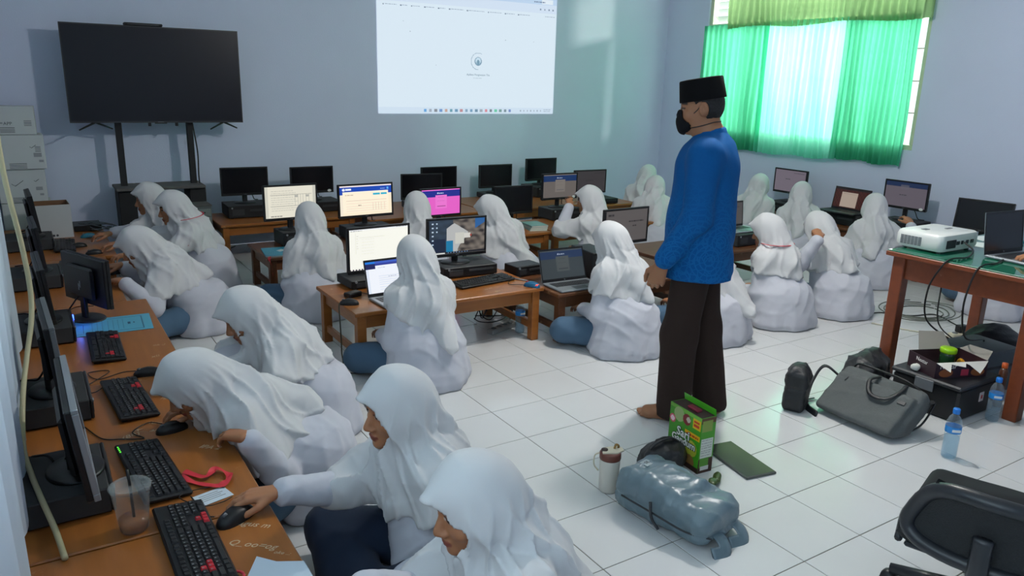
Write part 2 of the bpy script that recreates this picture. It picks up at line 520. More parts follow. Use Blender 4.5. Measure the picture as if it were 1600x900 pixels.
curtain('window_curtain', 'mint curtain in the middle of the window, paled for the bright sky behind', M_mint_lit, XR - 0.09, 1.95, 3.05, 2.37, 0.94, 15, 0.034, 8, zslope=-0.01)
curtain('window_curtain', 'green pleated curtain over the far left part of the window, behind the man in blue', M_green, XR - 0.055, 2.98, 3.99, 2.37, 0.93, 12, 0.030, 5)
curtain('window_valance', 'valance curtain coloured yellow-green for the outside light, hanging over the upper window lights', M_val, XR - 0.10, 1.12, 3.58, 3.02, 2.32, 30, 0.024, 9, wob=0.015)
M_white_curtain = mat_cloth_thin('white_curtain', (206, 216, 226), 0.35, (225, 235, 245))
curtain('white_curtain', 'plain white curtain hanging along the left edge beside the cream cable', M_white_curtain, -2.33, -2.0, 0.95, 2.75, 0.42, 9, 0.022, 12)
for nm, yy0, yy1, xx, zz, lb in (('curtain_rod', 1.05, 3.95, XR - 0.10, 3.03, 'thin rail carrying the curtains above the window'), ('curtain_rod', -2.2, 1.0, -2.33, 2.76, 'thin rail carrying the white curtain on the left wall')):
    r_ = thing(nm, lb, 'rail', (xx, (yy0 + yy1) / 2, zz))
    MB().tube([(0, yy0 - (yy0 + yy1) / 2, 0), (0, yy1 - (yy0 + yy1) / 2, 0)], 0.009, 8).build('rod', mat('rail_metal', (150, 150, 146), 0.35, 0.8), r_, True)
    sgn = 1 if xx > 0 else -1
    for e in (-1, 1):
        MB().box(min(0, sgn * 0.115), max(0, sgn * 0.115), e * (yy1 - yy0) * 0.45 - 0.01, e * (yy1 - yy0) * 0.45 + 0.01, -0.012, 0.012, 0.002).build('bracket', mat('rail_metal', (150, 150, 146)), r_)

# ================================================================ LOW STUDENT TABLES
M_wood = mat_wood('varnished_wood', (170, 106, 48), (128, 74, 30), 0.34, 0)
M_woody = mat_wood('varnished_wood_lengthwise', (172, 108, 50), (130, 76, 32), 0.34, 1)
M_wood_dark = mat_wood('worn_brown_wood', (112, 68, 38), (78, 46, 26), 0.42, 0)
M_ink = mat('white_pen', (196, 176, 148), 0.7)
def low_table(label, x0, x1, y0, y1, h, material=None, overh=0.02, stretch=True, group='low wooden student tables'):
    material = material or M_wood
    t = thing('low_table', label, 'table', ((x0 + x1) / 2, (y0 + y1) / 2, 0), group=group)
    w, d = (x1 - x0) / 2, (y1 - y0) / 2
    MB().box(-w, w, -d, d, h - 0.024, h, 0.004).build('tabletop', material, t)
    iw, idp = w - overh, d - overh
    for sx in (-1, 1):
        for sy in (-1, 1):
            cx, cy = sx * (iw - 0.027), sy * (idp - 0.027)
            MB().box(cx - 0.027, cx + 0.027, cy - 0.027, cy + 0.027, 0, h - 0.024, 0.003).build('leg', material, t)
    for sy in (-1, 1):
        MB().box(-iw + 0.054, iw - 0.054, sy * (idp - 0.027) - 0.012, sy * (idp - 0.027) + 0.012, h - 0.104, h - 0.024, 0.002).build('apron', material, t)
    for sx in (-1, 1):
        MB().box(sx * (iw - 0.027) - 0.012, sx * (iw - 0.027) + 0.012, -idp + 0.054, idp - 0.054, h - 0.104, h - 0.024, 0.002).build('apron', material, t)
        if stretch: MB().box(sx * (iw - 0.027) - 0.012, sx * (iw - 0.027) + 0.012, -idp + 0.054, idp - 0.054, 0.07, 0.115, 0.002).build('stretcher', material, t)
    return t
ZT, Z2 = 0.36, 0.33
tl = [low_table('long low desk at the bottom left holding the cup and the black and red keyboard', -2.42, -1.69, -2.22, -0.93, ZT, M_woody),
      low_table('low desk on the left where a girl bends over two keyboards', -2.42, -1.69, -0.92, 0.37, ZT, M_woody),
      low_table('low desk on the left with the blue sheet on it', -2.42, -1.70, 0.38, 1.67, ZT, M_woody),
      low_table('low desk on the left between the blue sheet and the open carton', -2.42, -1.80, 1.68, 2.96, ZT, M_woody),
      low_table('low desk in the back left corner under the white cartons', -2.42, -1.72, 2.97, 4.30, ZT, M_woody)]
low_table('low table along the back wall left end, under the two dark monitors', -0.82, 0.44, 3.83, 4.50, ZT)
low_table('low table along the back wall behind the pink screen', 0.46, 1.72, 3.56, 4.50, ZT)
low_table('low table along the back wall below the right part of the projection', 1.74, 2.98, 3.56, 4.50, ZT)
low_table('low table along the back wall right end, by the corner', 3.00, 3.62, 3.40, 4.50, ZT)
low_table('low table of the second row with the teal magazine on its left end', -0.77, 0.49, 2.52, 3.12, Z2, M_wood_dark)
low_table('low table of the second row behind the girl before the pink screen', 0.51, 1.80, 2.50, 3.12, Z2)
low_table('low table of the second row with the stack of booklets', 1.82, 3.05, 2.50, 3.12, Z2)
tm = low_table('low table in the middle with the desktop wallpaper monitor and keyboard', -0.74, 0.55, 0.82, 1.50, ZT)
low_table('low table right of the middle one under the grey laptop', 0.58, 1.85, 0.70, 1.45, Z2 + 0.005, M_wood_dark)
low_table('dark low table in front of the girls on the right, half behind the man', 1.95, 3.20, 1.15, 1.75, Z2, M_wood_dark)
low_table('low table along the right wall under the black-screened monitor', 4.42, 5.06, -0.75, 0.62, ZT, M_wood_dark)
low_table('low table along the right wall under the monitor with the small white sticker', 4.42, 5.06, 0.64, 1.92, ZT, M_wood_dark)
low_table('low table along the right wall under the window', 4.42, 5.06, 1.94, 3.20, ZT, M_wood_dark)

# handwriting left on the varnish
def scribble(t, body, x, y, size, rz, z):
    M = trm(x - t.location.x, y - t.location.y, z + 0.0006) @ rotm('Z', rz)
    return lettering(body, size, M_ink, t, M, 0.0002, 'pen_writing', shear=0.3)
for tb, s_, x, y, sz, rz in ((tl[0], 'Q_oo=og', -1.79, -1.12, 0.036, -40), (tl[0], 'agus m', -1.76, -1.02, 0.035, -40), (tl[0], 'oke ..:', -1.73, -1.2, 0.02, -40),
                            (tl[1], 'K__anj', -1.94, -0.20, 0.034, -30), (tl[1], 'Kurnia', -1.90, -0.15, 0.03, -30), (tl[1], 'santi ..', -1.84, 0.12, 0.035, -30), (tl[1], 'rina m', -1.82, 0.07, 0.03, -30),
                            (tl[1], '(88)', -2.00, -0.22, 0.04, 20), (tl[1], 'IPA 2', -1.77, -0.45, 0.035, -40), (tl[2], 'xii', -1.80, 0.62, 0.04, 10), (tl[2], 'ok :)', -1.76, 0.78, 0.03, -10),
                            (tm, 'ayu ^', 0.24, 0.88, 0.03, 0), (tm, '~ ~', 0.20, 0.95, 0.05, 20)):
    scribble(tb, s_, x, y, sz, rz, ZT)

# ================================================================ TEACHER'S DESK
M_red = mat_wood('reddish_desk_wood', (132, 66, 34), (104, 48, 24), 0.36, 0)
desk = thing('teacher_desk', 'tall reddish wooden desk with a green glass top on the right', 'desk', (2.50, -1.04, 0))
DX0, DX1, DY0, DY1, DZ = 1.95, 3.05, -1.47, -0.61, 0.765
def drel(m): return m
MB().box(DX0 - 2.5, DX1 - 2.5, DY0 + 1.04, DY1 + 1.04, DZ - 0.034, DZ - 0.007, 0.004).build('tabletop', M_red, desk)
MB().box(DX0 - 2.5 + 0.006, DX1 - 2.5 - 0.006, DY0 + 1.04 + 0.006, DY1 + 1.04 - 0.006, DZ - 0.007, DZ, 0.002).build('glass_top', mat('green_glass', (24, 104, 78), 0.04, spec=0.7, noise=0.06, nscale=3), desk)
for sx in (DX0 + 0.06, DX1 - 0.06):
    for sy in (DY0 + 0.07, DY1 - 0.07):
        MB().box(sx - 2.5 - 0.035, sx - 2.5 + 0.035, sy + 1.04 - 0.035, sy + 1.04 + 0.035, 0, DZ - 0.034, 0.004).build('leg', M_red, desk)
for sy in (DY0 + 0.07, DY1 - 0.07):
    MB().box(DX0 - 2.5 + 0.095, DX1 - 2.5 - 0.095, sy + 1.04 - 0.012, sy + 1.04 + 0.012, DZ - 0.16, DZ - 0.034, 0.002).build('apron', M_red, desk)
for sx in (DX0 + 0.06, DX1 - 0.06):
    MB().box(sx - 2.5 - 0.014, sx - 2.5 + 0.014, DY0 + 1.04 + 0.105, DY1 + 1.04 - 0.105, DZ - 0.16, DZ - 0.034, 0.002).build('apron', M_red, desk)
MB().box(DX1 - 2.56 - 0.02, DX1 - 2.56 + 0.02, DY0 + 1.04 + 0.105, DY1 + 1.04 - 0.105, 0.10, 0.16, 0.002).build('stretcher', M_red, desk)

# ================================================================ SCREENS AND COMPUTERS
M_blk = mat('black_plastic', (22, 23, 26), 0.42, noise=0.15, nscale=40, spec=0.4)
M_blk_matte = mat('matte_black', (26, 27, 30), 0.7, noise=0.2, nscale=30)
M_dark = mat('charcoal_plastic', (42, 44, 48), 0.5, noise=0.15, nscale=30)
M_dusty = mat('dusty_black_case', (48, 50, 52), 0.7, noise=0.25, nscale=12)
M_off = mat('dark_lcd', (10, 12, 17), 0.22, spec=0.5)
M_silver = mat('silver_plastic', (150, 156, 162), 0.35, 0.4)
M_grey = mat('grey_plastic', (96, 100, 104), 0.5)
M_white = mat('white_plastic', (226, 228, 226), 0.35)
M_cable = mat('black_cable', (20, 20, 22), 0.5)
M_scr = mat_attr('lit_screen', 0.3, SCREEN_GLOW)
M_scr_dim = mat_attr('dim_lit_screen', 0.3, SCREEN_GLOW * 0.55)
M_print = mat_attr('printed_card', 0.55)

def monitor(label, x, y, z, rz, zlow, W=0.43, H=0.262, pic=None, glow=None, tilt=0, rim=None, sticker=False, name='monitor', logo=None):
    """screen looks along local -y; z = what it stands on, zlow = height of the panel's lower edge"""
    t = thing(name, label, 'monitor', (x, y, z), math.radians(rz), group='computer monitors')
    rim = rim or M_blk
    A = trm(0, 0, zlow - z + H / 2) @ rotm('X', -tilt)
    b = 0.014; ch = 0.022
    m = MB()
    for (x0, x1, z0, z1) in ((-W / 2, W / 2, H / 2 - b, H / 2), (-W / 2, W / 2, -H / 2, -H / 2 + ch), (-W / 2, -W / 2 + b, -H / 2 + ch, H / 2 - b), (W / 2 - b, W / 2, -H / 2 + ch, H / 2 - b)):
        m.box(x0, x1, -0.014, 0.004, z0, z1, 0.002, A)
    bz = m.build('bezel', rim, t)
    MB().box(-W / 2 + 0.002, W / 2 - 0.002, 0.002, 0.022, -H / 2 + 0.002, H / 2 - 0.002, 0.004, A).box(-W * 0.3, W * 0.3, 0.022, 0.045, -H * 0.36, H * 0.30, 0.012, A).build('back_shell', M_blk, t)
    sw, sh = W - 2 * b, H - b - ch
    S = A @ trm(0, -0.0095, (ch - b) / 2)
    if pic is None:
        o = MB().box(-sw / 2, sw / 2, 0, 0.004, -sh / 2, sh / 2, 0, S).build('screen', M_off, t)
    else:
        me = pic.mesh('screen', sw, sh, glow or M_scr); me.transform(S); o = link('screen', me, t)
    nb = zlow - z
    MB().box(-0.022, 0.022, 0.022, 0.042, 0.008, nb + H * 0.4, 0.004).build('stand_neck', M_blk, t)
    MB().lathe([(0.0, 0.0), (0.105, 0.0), (0.105, 0.005), (0.098, 0.010), (0.03, 0.014), (0.0, 0.014)], 28, (0, 0.02, 0), 1.0, 0.78).build('stand_base', M_blk, t, True)
    if logo: lettering(logo, 0.011, M_silver, bz, A @ trm(0, -0.0143, -H / 2 + ch / 2) @ rotm('X', 90), 0.0002, 'logo')
    else: MB().box(-0.012, 0.012, -0.0146, -0.014, -H / 2 + ch / 2 - 0.002, -H / 2 + ch / 2 + 0.002, 0, A).build('logo', M_grey, bz)
    if sticker:
        MB().lathe([(0, 0), (0.013, 0), (0.013, 0.0006), (0, 0.0006)], 16, (0, 0, 0), 1.5, 1.0, A @ trm(W / 2 - 0.045, -0.0145, -H / 2 + 0.02) @ rotm('X', 90)).build('sticker', M_white, bz)
    MB().tube(crom([(0.06, 0.03, nb + 0.03), (0.08, 0.06, nb - 0.02), (0.10, 0.09, 0.02), (0.14, 0.13, 0.01)], 6), 0.004, 6).build('cable', M_cable, t, True)
    return t

def pc_case(label, x, y, z, rz, w=0.34, d=0.36, h=0.10, material=None, vertical=False, name='desktop_computer'):
    material = material or M_dusty
    t = thing(name, label, 'computer', (x, y, z), math.radians(rz), group='desktop computers')
    MB().box(-w / 2, w / 2, -d / 2 + 0.012, d / 2, 0.006, h, 0.004).build('case', material, t)
    fp = MB().box(-w / 2, w / 2, -d / 2, -d / 2 + 0.012, 0.006, h, 0.004).build('front_panel', M_blk, t)
    for sx in (-1, 1):
        for sy in (-1, 1): MB().box(sx * w * 0.42 - 0.012, sx * w * 0.42 + 0.012, sy * d * 0.42 - 0.012, sy * d * 0.42 + 0.012, 0, 0.006).build('foot', M_blk_matte, t)
    if vertical:
        MB().box(-w * 0.38, w * 0.38, -d / 2 - 0.002, -d / 2, h * 0.78, h * 0.90, 0.001).build('drive_bay', M_dark, fp)
        for k in range(5): MB().box(-w * 0.34, w * 0.34, -d / 2 - 0.002, -d / 2, h * (0.2 + 0.08 * k), h * (0.2 + 0.08 * k) + 0.008).build('vent_slot', M_dark, fp)
    else:
        MB().box(-w * 0.05, w * 0.42, -d / 2 - 0.003, -d / 2, h * 0.52, h * 0.72, 0.001).build('drive_bay', M_dark, fp)
        MB().box(-w * 0.42, -w * 0.16, -d / 2 - 0.002, -d / 2, h * 0.25, h * 0.75, 0.001).build('vent_panel', M_dark, fp)
    MB().lathe([(0, 0), (0.008, 0), (0.008, 0.004), (0, 0.004)], 12, M=trm(-w * 0.42 if not vertical else 0, -d / 2, h * 0.85) @ rotm('X', 90)).build('power_button', M_silver, fp)
    return t

KEY = {}
def key_mesh(u, material):
    k = (round(u, 2), material.name)
    if k not in KEY:
        w = 0.019 * u / 2 - 0.0012; d = 0.0083
        m = MB()
        vs_ = [(sx * w, sy * d, 0) for sx, sy in ((-1, -1), (1, -1), (1, 1), (-1, 1))] + [(sx * (w - 0.0025), sy * (d - 0.0025) + 0.0008, 0.006) for sx, sy in ((-1, -1), (1, -1), (1, 1), (-1, 1))]
        m.add(vs_, [(4, 5, 6, 7), (0, 1, 5, 4), (1, 2, 6, 5), (2, 3, 7, 6), (3, 0, 4, 7)])
        KEY[k] = m.mesh('key', material)
    return KEY[k]
M_key = mat('black_key', (30, 31, 34), 0.55, noise=0.1, nscale=80)
M_keyred = mat('red_key', (190, 36, 48), 0.5)
M_leg = mat('key_legend', (118, 122, 126), 0.6)
ROWS = [  # (row depth, [(start unit, width, tag)])
    (5.25, [(0, 1, ''), (2, 1, ''), (3, 1, ''), (4, 1, ''), (5, 1, ''), (6.5, 1, ''), (7.5, 1, ''), (8.5, 1, ''), (9.5, 1, ''), (11, 1, ''), (12, 1, ''), (13, 1, ''), (14, 1, ''), (15.3, 1, ''), (16.3, 1, ''), (17.3, 1, '')]),
    (4, [(i, 1, '') for i in range(13)] + [(13, 2, '')] + [(15.3 + i, 1, '') for i in range(3)] + [(18.6 + i, 1, '') for i in range(4)]),
    (3, [(0, 1.5, '')] + [(1.5 + i, 1, 'w' if i == 1 else '') for i in range(12)] + [(13.5, 1.5, '')] + [(15.3 + i, 1, '') for i in range(3)] + [(18.6 + i, 1, '') for i in range(4)]),
    (2, [(0, 1.75, '')] + [(1.75 + i, 1, 'w' if i < 3 else '') for i in range(11)] + [(12.75, 2.25, '')] + [(18.6 + i, 1, '') for i in range(3)]),
    (1, [(0, 2.25, '')] + [(2.25 + i, 1, '') for i in range(10)] + [(12.25, 2.75, ''), (16.3, 1, 'a')] + [(18.6 + i, 1, '') for i in range(4)]),
    (0, [(0, 1.25, ''), (1.25, 1.25, ''), (2.5, 1.25, ''), (3.75, 6.25, ''), (10, 1.25, ''), (11.25, 1.25, ''), (12.5, 1.25, ''), (13.75, 1.25, ''), (15.3, 1, 'a'), (16.3, 1, 'a'), (17.3, 1, 'a'), (18.6, 2, ''), (20.6, 1, '')])]
def keyboard(label, x, y, z, rz, red=False, single=True, sc=1.0, pitch=4):
    t = thing('keyboard', label, 'keyboard', (x, y, z), math.radians(rz), group='keyboards')
    W, D = 0.446, 0.142
    Mt = rotm('X', pitch) @ trm(0, 0, 0.006)
    MB().box(-W / 2, W / 2, -D / 2, D / 2, 0.0, 0.016, 0.005, Mt).box(-W / 2 + 0.02, -W / 2 + 0.05, D / 2 - 0.03, D / 2 - 0.01, -0.014, 0.0, 0, Mt).box(W / 2 - 0.05, W / 2 - 0.02, D / 2 - 0.03, D / 2 - 0.01, -0.014, 0.0, 0, Mt).build('housing', M_blk, t)
    joined = MB()
    for (rd, keys) in ROWS:
        for (u0, u, tg) in keys:
            mt = M_keyred if (red and tg) else M_key
            cx = -W / 2 + 0.011 + (u0 + u / 2) * 0.0188; cy = -D / 2 + 0.016 + rd * 0.0192
            if single:
                k = link('key', key_mesh(u, mt), t); k.matrix_local = Mt @ trm(cx, cy, 0.016)
            else:
                w = 0.019 * u / 2 - 0.0015
                joined.mi(1 if (red and tg) else 0).box(cx - w, cx + w, cy - 0.008, cy + 0.008, 0.016, 0.021, 0, Mt)
    if not single:
        o = joined.build('keys', [M_key, M_keyred], t); o['kind'] = 'stuff'
    lg = MB()
    for (rd, keys) in ROWS[1:5]:
        for (u0, u, tg) in keys:
            if u == 1:
                cx = -W / 2 + 0.011 + (u0 + 0.35) * 0.0188; cy = -D / 2 + 0.019 + rd * 0.0192
                lg.box(cx - 0.0022, cx + 0.0022, cy - 0.002, cy + 0.0025, 0.0222, 0.0224, 0, Mt)
    if single: lg.build('key_legends', M_leg, t)['kind'] = 'stuff'
    return t

def mouse(label, x, y, z, rz, c=None, c2=None, sc=1.0):
    t = thing('computer_mouse', label, 'mouse', (x, y, z), math.radians(rz), group='computer mice')
    c = c or M_blk
    nu, nv = 22, 10
    P = np.zeros((nu, nv, 3))
    for i in range(nu):
        a = 2 * PI * i / (nu - 1)
        for j in range(nv):
            b = (PI / 2) * j / (nv - 1)
            r = math.cos(b) ** 0.75 if j < nv - 1 else 0
            yy = math.sin(a) * 0.058 * r * sc; xx = math.cos(a) * 0.032 * r * sc * (1 - 0.12 * math.cos(a * 2))
            P[i, j] = (xx, yy, (0.036 * math.sin(b) ** 0.8) * (1 - 4.0 * yy * 1.0 if yy > 0 else 1 + 2.0 * yy) * sc)
    MB().grid(P).build('shell', c, t, True)
    MB().prism([(0.029 * math.cos(k * PI / 10) * sc, 0.054 * math.sin(k * PI / 10) * sc) for k in range(20)], 0.0, 0.004).build('sole', M_blk_matte, t)
    MB().tube([(0, 0.028 * sc, 0.0315 * sc), (0, 0.04 * sc, 0.027 * sc)], 0.005 * sc, 8).build('wheel', c2 or M_grey, t, True)
    if c2:
        MB().lathe([(0.0, 0.008), (0.012, 0.007), (0.016, 0.0), (0.0, -0.004)], 14, (0, -0.036, 0.016), 1.4, 1.0).build('glowing_palm_light', mat('mouse_glow', (220, 60, 40), 0.4, emit=(255, 60, 40), estr=1.2), t, True)
    return t

def laptop(label, x, y, z, rz, pic=None, glow=None, ang=102, W=0.335, D=0.228, body=None, deck=None, logo='hp', scale=1.0):
    """hinge at local y=0, keyboard towards -y, screen facing -y"""
    t = thing('laptop', label, 'laptop', (x, y, z), math.radians(rz), group='laptops')
    body = body or M_silver
    MB().box(-W / 2, W / 2, -D, 0, 0.002, 0.016, 0.004).build('base', body, t)
    kb = MB()
    for r in range(5):
        for c_ in range(14):
            kb.box(-W * 0.42 + c_ * W * 0.06, -W * 0.42 + c_ * W * 0.06 + W * 0.05, -0.035 - r * 0.0195 - 0.016, -0.035 - r * 0.0195, 0.016, 0.0172)
    kb.build('keys', M_dark, t)['kind'] = 'stuff'
    MB().box(-0.055, 0.055, -D + 0.012, -D + 0.075, 0.0158, 0.0166).build('touchpad', deck or M_grey, t)
    H = D * 0.98
    A = trm(0, 0, 0.014) @ rotm('X', 90 - ang)
    A = trm(0, 0.002, 0.014) @ rotm('X', -(ang - 90))
    lid = MB().box(-W / 2, W / 2, 0.001, 0.007, 0.0, H, 0.003, A).build('lid', body, t)
    m = MB(); b = 0.008
    for (x0, x1, z0, z1) in ((-W / 2, W / 2, H - 0.013, H), (-W / 2, W / 2, 0, 0.02), (-W / 2, -W / 2 + b, 0.02, H - 0.013), (W / 2 - b, W / 2, 0.02, H - 0.013)):
        m.box(x0, x1, -0.001, 0.0012, z0, z1, 0, A)
    m.build('bezel', M_blk, lid)
    sw, sh = W - 2 * b, H - 0.033
    S = A @ trm(0, 0.0004, 0.02 + sh / 2)
    if pic is None: MB().box(-sw / 2, sw / 2, 0, 0.0008, -sh / 2, sh / 2, 0, S).build('screen', M_off, lid)
    else:
        me = pic.mesh('screen', sw, sh, glow or M_scr); me.transform(S); link('screen', me, lid)
    if logo: lettering(logo, 0.012, M_silver, lid, A @ trm(0, -0.0012, 0.010) @ rotm('X', 90), 0.0001, 'logo')
    return t

# ---- pictures on the screens
def pic_doc(w=100, h=58, bg=(226, 222, 206)):
    p = Pic(w, h, bg); p.rect(0, 0, 0.06, 1, (206, 204, 190)); p.rect(0.94, 0, 1, 1, (200, 198, 186))
    for k in range(10):
        p.words(0.12, 0.14 + 0.07 * k, 0.55 + 0.05 * (k % 3), (150, 150, 142), 0.55, k)
    p.rect(0.10, 0.26, 0.92, 0.275, (120, 120, 114), 0.5); p.rect(0.10, 0.62, 0.70, 0.64, (120, 120, 114), 0.5)
    for k in range(6): p.rect(0.58 + 0.055 * k, 0.26, 0.585 + 0.055 * k, 0.62, (140, 140, 132), 0.5)
    p.rect(0.58, 0.30, 0.64, 0.36, (120, 126, 130), 0.6); p.rect(0.80, 0.30, 0.86, 0.36, (120, 126, 130), 0.6)
    p.words(0.10, 0.94, 0.32, (110, 110, 106), 0.8, 5, 2)
    return p
def pic_form(w=110, h=64):
    p = Pic(w, h, (250, 236, 208)); p.rect(0, 0, 1, 0.05, (238, 226, 226)); p.rect(0, 0.05, 1, 0.30, (22, 70, 178)); p.rect(0, 0.3, 0.05, 1, (240, 232, 212))
    p.rect(0.05, 0.20, 0.94, 0.9, (253, 240, 216)); p.rect(0.05, 0.20, 0.94, 0.22, (246, 240, 232))
    p.disc(0.075, 0.13, 0.045, (235, 240, 250)); p.rect(0.11, 0.10, 0.22, 0.15, (235, 240, 250)); p.words(0.79, 0.13, 0.88, (160, 190, 240), 0.8, 2, 2); p.rect(0.91, 0.09, 0.95, 0.17, (90, 170, 240))
    p.rect(0.64, 0.28, 0.77, 0.34, (40, 176, 208)); p.rect(0.79, 0.28, 0.91, 0.34, (40, 176, 208)); p.words(0.10, 0.31, 0.26, (170, 160, 140), 0.7, 3, 2)
    p.rect(0.12, 0.50, 0.9, 0.51, (190, 178, 158), 0.7); p.words(0.35, 0.66, 0.4, (150, 140, 130), 1, 1, 2)
    for k in range(5): p.rect(0.63 + 0.055 * k, 0.60, 0.635 + 0.055 * k, 0.86, (200, 188, 168), 0.7)
    for k in range(4): p.rect(0.12, 0.60 + 0.08 * k, 0.9, 0.605 + 0.08 * k, (214, 202, 182), 0.6)
    return p
def pic_login(bg, band=(24, 66, 150), card=(222, 220, 218), w=90, h=54, ln=(110, 110, 116)):
    p = Pic(w, h, bg); p.rect(0, 0, 1, 0.04, [min(255, c + 20) for c in bg]); p.rect(0, 0.04, 1, 0.30, band)
    p.disc(0.42, 0.14, 0.03, (200, 215, 240)); p.words(0.45, 0.13, 0.58, (200, 215, 240), 0.9, 4, 2)
    p.rect(0.36, 0.22, 0.66, 0.76, card); p.rect(0.42, 0.29, 0.58, 0.32, ln, 0.5); p.words(0.40, 0.45, 0.60, ln, 0.35, 5); p.rect(0.40, 0.64, 0.62, 0.68, ln, 0.8)
    return p
def pic_plain(bg, w=80, h=48, ink=(70, 72, 80), lines=((0.36, 0.45, 0.62),), band=None, head=True):
    p = Pic(w, h, bg)
    if band: p.rect(0, 0, 1, 0.18, band)
    if head: p.words(0.62, 0.10, 0.94, ink, 0.7, 2, 2)
    for k, (a, y, b) in enumerate(lines): p.words(a, y, b, ink, 0.9, k + 7, 2)
    return p
def pic_white(w=120, h=70):
    p = Pic(w, h, (246, 246, 236)); p.rect(0, 0, 1, 0.03, (232, 234, 238)); p.words(0.03, 0.035, 0.22, (120, 126, 136), 0.8, 1); p.words(0.80, 0.01, 0.98, (120, 126, 136), 0.8, 3)
    p.rect(0.10, 0.08, 0.105, 0.6, (226, 226, 218)); p.rect(0.17, 0.20, 0.60, 0.21, (226, 226, 218))
    for k in range(6): p.words(0.12, 0.16 + 0.06 * k, 0.15, (214, 214, 208), 1, k); p.words(0.20, 0.25 + 0.07 * k, 0.42, (228, 228, 222), 1, k + 9)
    for a, b, c, d in ((0.28, 0.78, 0.46, 0.80), (0.28, 0.80, 0.30, 0.97), (0.44, 0.80, 0.46, 0.97)): p.rect(a, b, c, d, (150, 152, 156))
    p.rect(0.30, 0.82, 0.44, 0.97, (238, 238, 230))
    p.rect(0, 0.965, 1, 1.0, (52, 44, 70))
    for k in range(9): p.rect(0.02 + 0.05 * k, 0.968, 0.045 + 0.05 * k, 0.995, (240, 238, 230))
    return p
def pic_desktop(w=130, h=76):
    p = Pic(w, h, (44, 58, 74)); yy, xx = np.mgrid[0:h, 0:w]; u = xx / w; v = yy / h
    n = np.sin(9 * u + 5 * np.sin(7 * v)) * np.sin(11 * v + 4 * np.sin(6 * u)) + 0.6 * np.sin(31 * u + 9 * v) * np.sin(27 * v - 13 * u)
    rock = np.array(lin((120, 112, 104))); dark = np.array(lin((46, 42, 44)))
    k = np.clip(n * 0.5 + 0.5, 0, 1)[..., None]
    a = rock * k + dark * (1 - k)
    p.a[:] = np.where((u > 0.42)[..., None], a, p.a * (0.7 + 0.5 * k))
    p.a[(u > 0.82) & (v < 0.3 - (u - 0.82))] = lin((40, 92, 150))
    t = ((u > 0.30) & (u < 0.60 + 0.1 * np.sin(5 * v)) & (v > 0.10 + 1.1 * np.abs(u - 0.44)) & (v < 0.95))
    p.a[t] = lin((176, 178, 178)); p.a[(u < 0.28) & (v > 0.55)] = lin((20, 34, 58))
    p.rect(0.30, 0.62, 0.42, 0.97, (20, 116, 160)); p.rect(0.46, 0.40, 0.62, 0.72, (196, 196, 188)); p.rect(0.62, 0.42, 0.74, 0.56, (206, 204, 198)); p.rect(0.73, 0.46, 0.76, 0.52, (150, 60, 50))
    for r in range(7):
        for c_ in range(2 if r < 3 else 1):
            p.rect(0.05 + 0.07 * c_, 0.08 + 0.12 * r, 0.075 + 0.07 * c_, 0.12 + 0.12 * r, (190, 206, 222))
    p.rect(0, 0.95, 1, 1, (24, 26, 34)); p.rect(0.0, 0.955, 0.28, 0.995, (206, 208, 206))
    for k2 in range(8): p.rect(0.33 + 0.05 * k2, 0.96, 0.345 + 0.05 * k2, 0.99, (120, 150, 190))
    return p
def pic_laptop_form(w=90, h=60):
    p = Pic(w, h, (238, 242, 250)); p.rect(0, 0, 1, 0.07, (60, 92, 190)); p.rect(0, 0.0, 0.2, 0.07, (30, 120, 220)); p.rect(0, 0.07, 1, 0.14, (46, 60, 150)); p.rect(0, 0.07, 0.2, 0.24, (30, 34, 90)); p.rect(0, 0.24, 0.06, 1, (220, 228, 242))
    p.rect(0.86, 0.20, 0.95, 0.26, (30, 160, 210)); p.words(0.26, 0.20, 0.42, (150, 160, 186), 0.8, 2)
    for k in range(7): p.rect(0.24, 0.46 + 0.07 * k, 0.95, 0.465 + 0.07 * k, (212, 220, 234))
    p.words(0.45, 0.5, 0.62, (130, 140, 160), 0.8, 4)
    return p
def pic_red(w=80, h=48):
    p = Pic(w, h, (70, 26, 18)); yy, xx = np.mgrid[0:h, 0:w]; n = 0.5 + 0.5 * np.sin(xx * 0.9) * np.sin(yy * 0.5 + xx * 0.2)
    p.a *= (0.5 + 1.1 * n)[..., None]
    p.rect(0.20, 0.18, 0.66, 0.95, (206, 186, 170)); p.rect(0.24, 0.24, 0.60, 0.26, (180, 160, 150)); p.rect(0, 0, 1, 0.06, (30, 20, 24))
    return p

# ---- back wall row
def desk_set(n, mlabel, plabel, x, y, zt, rz, zlow, pcw=0.34, pcd=0.36, pch=0.10, pic=None, glow=None, dx=0.0, dy=0.0, **kw):
    pc_case(plabel, x + dx, y + dy, zt, rz, pcw, pcd, pch)
    return monitor(mlabel, x, y, zt + pch, rz, zlow, pic=pic, glow=glow, **kw)
desk_set(0, 'switched-off monitor at the left end of the back wall, beside the television stand', 'black desktop case under the leftmost dark monitor by the back wall', -0.49, 4.28, ZT, -2, 0.55, 0.42, 0.34, 0.115, dx=0.02, dy=0.0)
desk_set(1, 'switched-off monitor with a round sticker, right behind the monitor showing a document', 'black desktop case under the dark monitor with a round sticker', 0.165, 4.32, ZT, 1, 0.53, 0.38, 0.34, 0.10, sticker=True, dx=0.06)
desk_set(2, 'dark monitor low behind the girl by the pink screen, in front of another dark monitor', 'black desktop case under the low dark monitor left of the pink screen', 1.18, 3.95, ZT, -12, 0.46, pch=0.07)
desk_set(3, 'dark monitor against the back wall behind the pink screen', 'black desktop case against the wall behind the pink screen', 1.585, 4.36, ZT, 0, 0.475, pch=0.06, pcd=0.26)
desk_set(4, 'dark monitor against the wall under the centre right of the projection', 'black desktop case against the wall under the projection', 2.305, 4.36, ZT, 0, 0.475, pch=0.06, pcd=0.26)
